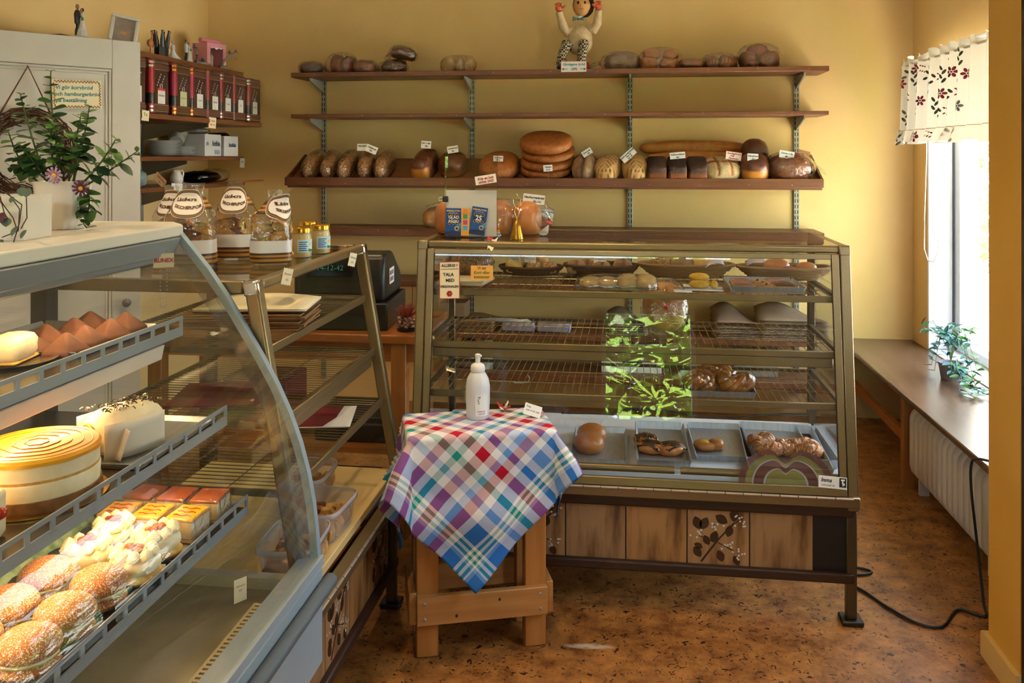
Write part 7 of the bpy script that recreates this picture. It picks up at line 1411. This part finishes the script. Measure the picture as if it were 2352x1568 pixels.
MB().prism([(-.05, .125), (-.035, .118), (-.02, .124), (0, .114), (.02, .124), (.035, .118), (.05, .125)], 1, -.0525, -.0505).obj('scalloped_edge', M['paper'], t, smooth=False)
MB().lathe([(.012, .01), (.011, .05), (.014, .075), (.006, .09)], 14, (.01, 0, 0)).obj('figure_coat', mat('cream_coat', 'cabf9f', .7), t); MB().blob((.01, 0, .1), (.008, .008, .01), 12, 8).obj('figure_head', mat('figure_skin', '9a6a4c', .6), t)
r_ = thing('pink_roll', 'rolled pink paper lying on the pink gift box', 'paper roll', t.location + Vector((0, 0, .1655)), (0, 0, R(72))); MB().tube([(-.075, 0, 0), (.075, 0, 0)], .015, 16).obj('roll', mat('pink_paper', 'cf7a8c', .45), r_)
bark = mat('twig_bark', '5a4c42', .85, col2='7a6a5c', scale=30); bfl = mat('blue_petal', '2c2c52', .7)
for i, (u, s_) in enumerate(((462, 'driftwood twig with blue flowers in front of the pink box'), (517, 'driftwood twig with dark flowers at the shelf end'))):
    t = thing('driftwood_twig', s_, 'ornament', onshelf(u, .04), (0, 0, R(70))); P = [(-.035, 0, .01), (-.03, 0, .05), (-.045, 0, .085)] if i == 0 else [(-.03, 0, .005), (-.01, 0, .05), (.04, 0, .085), (.085, 0, .11)]
    MB().tube(P, [.009, .007, .005, .004][:len(P)], 8).obj('twig', bark, t); MB().tube([(-.04, 0, .008), (.03, -.01, .006), (.06, 0, .004)] if i == 0 else [(-.045, 0, .008), (.0, -.01, .012), (.02, 0, .004)], [.012, .009, .005], 8).obj('root', bark, t)
    if i: MB().tube([(0, 0, .045), (.045, 0, .065), (.075, 0, .085), (.09, 0, .07)], .0025, 6).obj('thin_twig', bark, t)
    for j, c in enumerate([P[-1], (.0, -.01, .02)] if i == 0 else [P[-1], (.035, 0, .1), (-.02, 0, .012)]):
        for k in range(7): a = k * .9; MB().tube([c, (c[0] + .016 * math.cos(a), c[1] + .008 * math.sin(a * 2), c[2] + .014 * math.sin(a) + .006)], [.004, .0008], 5).obj('petal', bfl, t)
# ================================================================ WINDOW DRESSING
def fabric():
    m = bpy.data.materials.new('valance_cotton'); m.use_nodes = True; nt = m.node_tree; L = nt.links.new; nt.nodes.clear(); o = _n(nt, 'ShaderNodeOutputMaterial'); d = _n(nt, 'ShaderNodeBsdfDiffuse'); t_ = _n(nt, 'ShaderNodeBsdfTranslucent'); mx = _n(nt, 'ShaderNodeMixShader'); mx.inputs[0].default_value = .22
    d.inputs[0].default_value = rgb('d6cbb8'); t_.inputs[0].default_value = rgb('c9bda8'); L(d.outputs[0], mx.inputs[1]); L(t_.outputs[0], mx.inputs[2]); L(mx.outputs[0], o.inputs[0]); return m
CY0, CY1, CX = 3.2, 4.93, 1.475
def curt(y, z, off=0.):
    f = (2.0 - z) / .44; a = y * 46 + 1.2 * math.sin(y * 9); x = CX + (.016 + .006 * f) * math.sin(a) - (.02 if z < 1.635 else 0) * (1 - (z - 1.56) / .075) - .01 * f; return Vector((x - off, y, z + (.006 * math.sin(a * .5) if z < 1.6 else 0)))
cv = thing('curtain_valance', 'white gathered window valance printed with red and grey flowers', 'curtain', (CX, (CY0 + CY1) / 2, 1.56)); fb = fabric()
wobj(MB().grid(lambda u, v: curt(CY0 + (CY1 - CY0) * u, 1.63 + .345 * v), 300, 10), 'valance', fb, cv)
wobj(MB().grid(lambda u, v: curt(CY0 + (CY1 - CY0) * u, 1.5625 + .0675 * v) + Vector((.012 * math.sin((CY0 + (CY1 - CY0) * u) * 70) * (1 - v) - .006, 0, 0)), 300, 4), 'ruffle', fb, cv)
wobj(MB().grid(lambda u, v: curt(CY0 + (CY1 - CY0) * u, 1.975 + .035 * v) + Vector((.01 * math.sin((CY0 + (CY1 - CY0) * u) * 80) * v, 0, .012 * v * math.sin(90 * u))), 300, 3), 'heading_frill', fb, cv)
wobj(MB().tube([curt(CY0 + (CY1 - CY0) * i / 200, 1.6315, .002) for i in range(201)], .0022, 5), 'seam_trim', mat('beige_trim', 'b9a074', .8), cv)
wobj(MB().tube([(CX, CY0 - .05, 1.975), (CX, CY1 + .02, 1.975), (XR, CY1 + .02, 1.975)], .006, 8), 'curtain_rod', M['white_pl'], cv)
fred = mat('print_red', '8f2438', .8); fgr = mat('print_grey', '5a5c52', .8); fgn = mat('print_grey_pale', '8f949a', .8); g_ = random.Random(33)
def pat(pts, m_, name):
    b = MB(); b._a([curt(y, z, .0035) for y, z in pts]); b.f.append(tuple(range(len(pts)))); wobj(b, name, m_, cv, smooth=False)
def ell(cy, cz, r1, r2, a, n=8): return [(cy + r1 * math.cos(k * 2 * math.pi / n) * math.cos(a) - r2 * math.sin(k * 2 * math.pi / n) * math.sin(a), cz + r1 * math.cos(k * 2 * math.pi / n) * math.sin(a) + r2 * math.sin(k * 2 * math.pi / n) * math.cos(a)) for k in range(n)]
for (cy, cz, kind) in ((4.83, 1.93, 'b'), (4.72, 1.95, 'r'), (4.60, 1.93, 'b'), (4.50, 1.96, 'g'), (4.36, 1.92, 'r'), (4.22, 1.95, 'b'), (4.08, 1.94, 'g'), (4.78, 1.80, 'b'), (4.70, 1.78, 'r'), (4.60, 1.775, 'r'), (4.48, 1.82, 'g'), (4.30, 1.79, 'r'), (4.24, 1.76, 'r'), (4.08, 1.72, 'p'), (4.66, 1.72, 'b'), (4.28, 1.70, 'b'), (4.86, 1.70, 'g'), (4.12, 1.82, 'g'), (4.52, 1.6, 'p'), (4.8, 1.595, 'b'), (4.36, 1.6, 'g'), (4.22, 1.595, 'r'), (4.1, 1.6, 'g'), (4.66, 1.86, 'g'), (4.54, 1.9, 'b'), (4.4, 1.87, 'b'), (4.18, 1.88, 'r'), (4.88, 1.88, 'r'), (4.42, 1.74, 'g'), (4.16, 1.78, 'b'), (4.74, 1.9, 'g'), (4.04, 1.86, 'r'), (4.7, 1.6, 'g'), (4.62, 1.598, 'r'), (4.44, 1.596, 'b'), (4.16, 1.6, 'b'), (4.88, 1.6, 'g'), (4.3, 1.88, 'g')):
    if kind in 'rp':
        for k in range(6): a = k * math.pi / 3; pat(ell(cy + .017 * math.cos(a), cz + .017 * math.sin(a), .011, .007, a), fred if kind == 'r' else fgn, 'printed_petal')
        pat(ell(cy, cz, .005, .005, 0), fgr, 'printed_centre')
    elif kind == 'b':
        for k in range(6): pat(ell(cy - .02 + .012 * (k // 2), cz + (.012 if k % 2 else -.012) + .004 * k * .5, .006, .0035, .6 if k % 2 else -.6), fred, 'printed_berry')
        for k in range(2): pat(ell(cy + .024 + .012 * k, cz + .014 - .03 * k, .014, .007, .7 - k), fgr, 'printed_leaf')
    else:
        for k in range(4): pat(ell(cy - .012 + .014 * (k % 2), cz - .03 + .02 * k, .014, .0065, 1.0 if k % 2 else 2.2), fgr, 'printed_leaf')
t = thing('blind_cord', 'white bead loop of a roller blind hanging by the window', 'cord', (1.585, 4.8, 2.0)); wobj(MB().tube([(1.59, 4.90, 1.99), (1.588, 4.905, 1.5), (1.585, 4.93, 1.15), (1.58, 4.915, 1.0), (1.58, 4.86, .945), (1.58, 4.78, .945), (1.58, 4.71, 1.0), (1.583, 4.69, 1.15), (1.588, 4.72, 1.5), (1.59, 4.74, 1.99)], .0026, 6), 'cord_loop', M['white_pl'], t)
# trailing artificial ivy on the ledge
q = Vector((1.50, 4.30, .4555)); iv = thing('trailing_ivy', 'blue-green artificial ivy trailing from a pot on the ledge', 'plant', q)
MB().lathe([(0, 0), (.042, 0), (.055, .075), (.057, .08), (.05, .078), (.045, .07), (0, .07)], 24).obj('pot', mat('grey_pot', '77707a', .6), iv)
im = [mat('ivy_%d' % i, c1, .45, col2=c2, scale=20) for i, (c1, c2) in enumerate((('1f5a5c', '2c7274'), ('24584c', '36705a'), ('3f7440', '5a8c48')))]; ime = [leaf_mesh(m_, 1, .42, .2) for m_ in im]; g_ = random.Random(5)
for k in range(22):
    a = k * 2.4; out = .05 + .08 * g_.random(); down = k % 3 != 0
    if k < 15: P = [Vector((0, 0, .08)), Vector((.03 * math.cos(a), .03 * math.sin(a), .24 + .1 * g_.random())), Vector(((.03 + out * .7) * math.cos(a) * .8, (.03 + out * .7) * math.sin(a), .19)), Vector(((.04 + out) * math.cos(a) * .7, (.05 + out) * math.sin(a), .02 + .06 * g_.random() if down else .24))]
    else: P = [Vector((0, -.03, .08)), Vector((-.01 + .05 * g_.uniform(-1, 1), -.1, .08)), Vector((.01 + .06 * g_.uniform(-1, 1), -.2, .015)), Vector((.04 * g_.uniform(-1, 1.5), -.28 - .12 * g_.random(), .012))]
    cur = lambda f: ((1 - f) ** 3) * P[0] + 3 * f * (1 - f) ** 2 * P[1] + 3 * f * f * (1 - f) * P[2] + f ** 3 * P[3]
    MB().tube([cur(i / 8) for i in range(9)], .0012, 5).obj('stem', stem_m, iv)
    for j in range(11):
        f = .2 + .8 * j / 10; p_ = cur(f); p_.z = max(p_.z, .006); d_ = Vector((g_.uniform(-1, 1), g_.uniform(-1, 1), g_.uniform(-.3, .6))); s_ = .04 * g_.uniform(.75, 1.2)
        if p_.z < .03: d_.z = abs(d_.z) * .5
        inst('leaf', ime[(0 if k % 3 else 1) if k % 5 else 2], iv, p_, look(d_, g_.uniform(-.6, .6)), (s_,) * 3)
# black lead from the ledge to the showcase
pts = [(1.32, 3.05, .462), (1.24, 3.12, .464), (1.188, 3.16, .463), (1.172, 3.17, .44), (1.168, 3.16, .36), (1.172, 3.13, .22), (1.175, 3.10, .1), (1.17, 3.06, .02), (1.15, 3.0, .006), atz(2200, 1400, .006), atz(2165, 1438, .006), atz(2110, 1432, .006), atz(2040, 1395, .006), atz(1975, 1352, .006), (.72, 3.22, .006)]
pts = [Vector(p_) for p_ in pts]; sm = []
for i in range(len(pts) - 1):
    p0, p1, p2, p3 = pts[max(0, i - 1)], pts[i], pts[i + 1], pts[min(len(pts) - 1, i + 2)]
    for k in range(5): f = k / 5; sm.append(.5 * ((2 * p1) + (p2 - p0) * f + (2 * p0 - 5 * p1 + 4 * p2 - p3) * f * f + (3 * p1 - p0 - 3 * p2 + p3) * f ** 3))
tag(MB().tube(sm + [pts[-1]], .0045, 8).obj('power_cable', M['blackrub']), 'black cable drooping from the ledge across the floor', 'cable')
c = atz(1985, 1312, .006); tag(MB().tube([(c.x - .05 + .075 * math.cos(a) * (1), c.y + .03 * math.sin(a), .006) for a in [R(-130 + 25 * i) for i in range(12)]], .0045, 8).obj('cable_loop', M['blackrub']), 'short loop of black cable beside the showcase leg', 'cable')
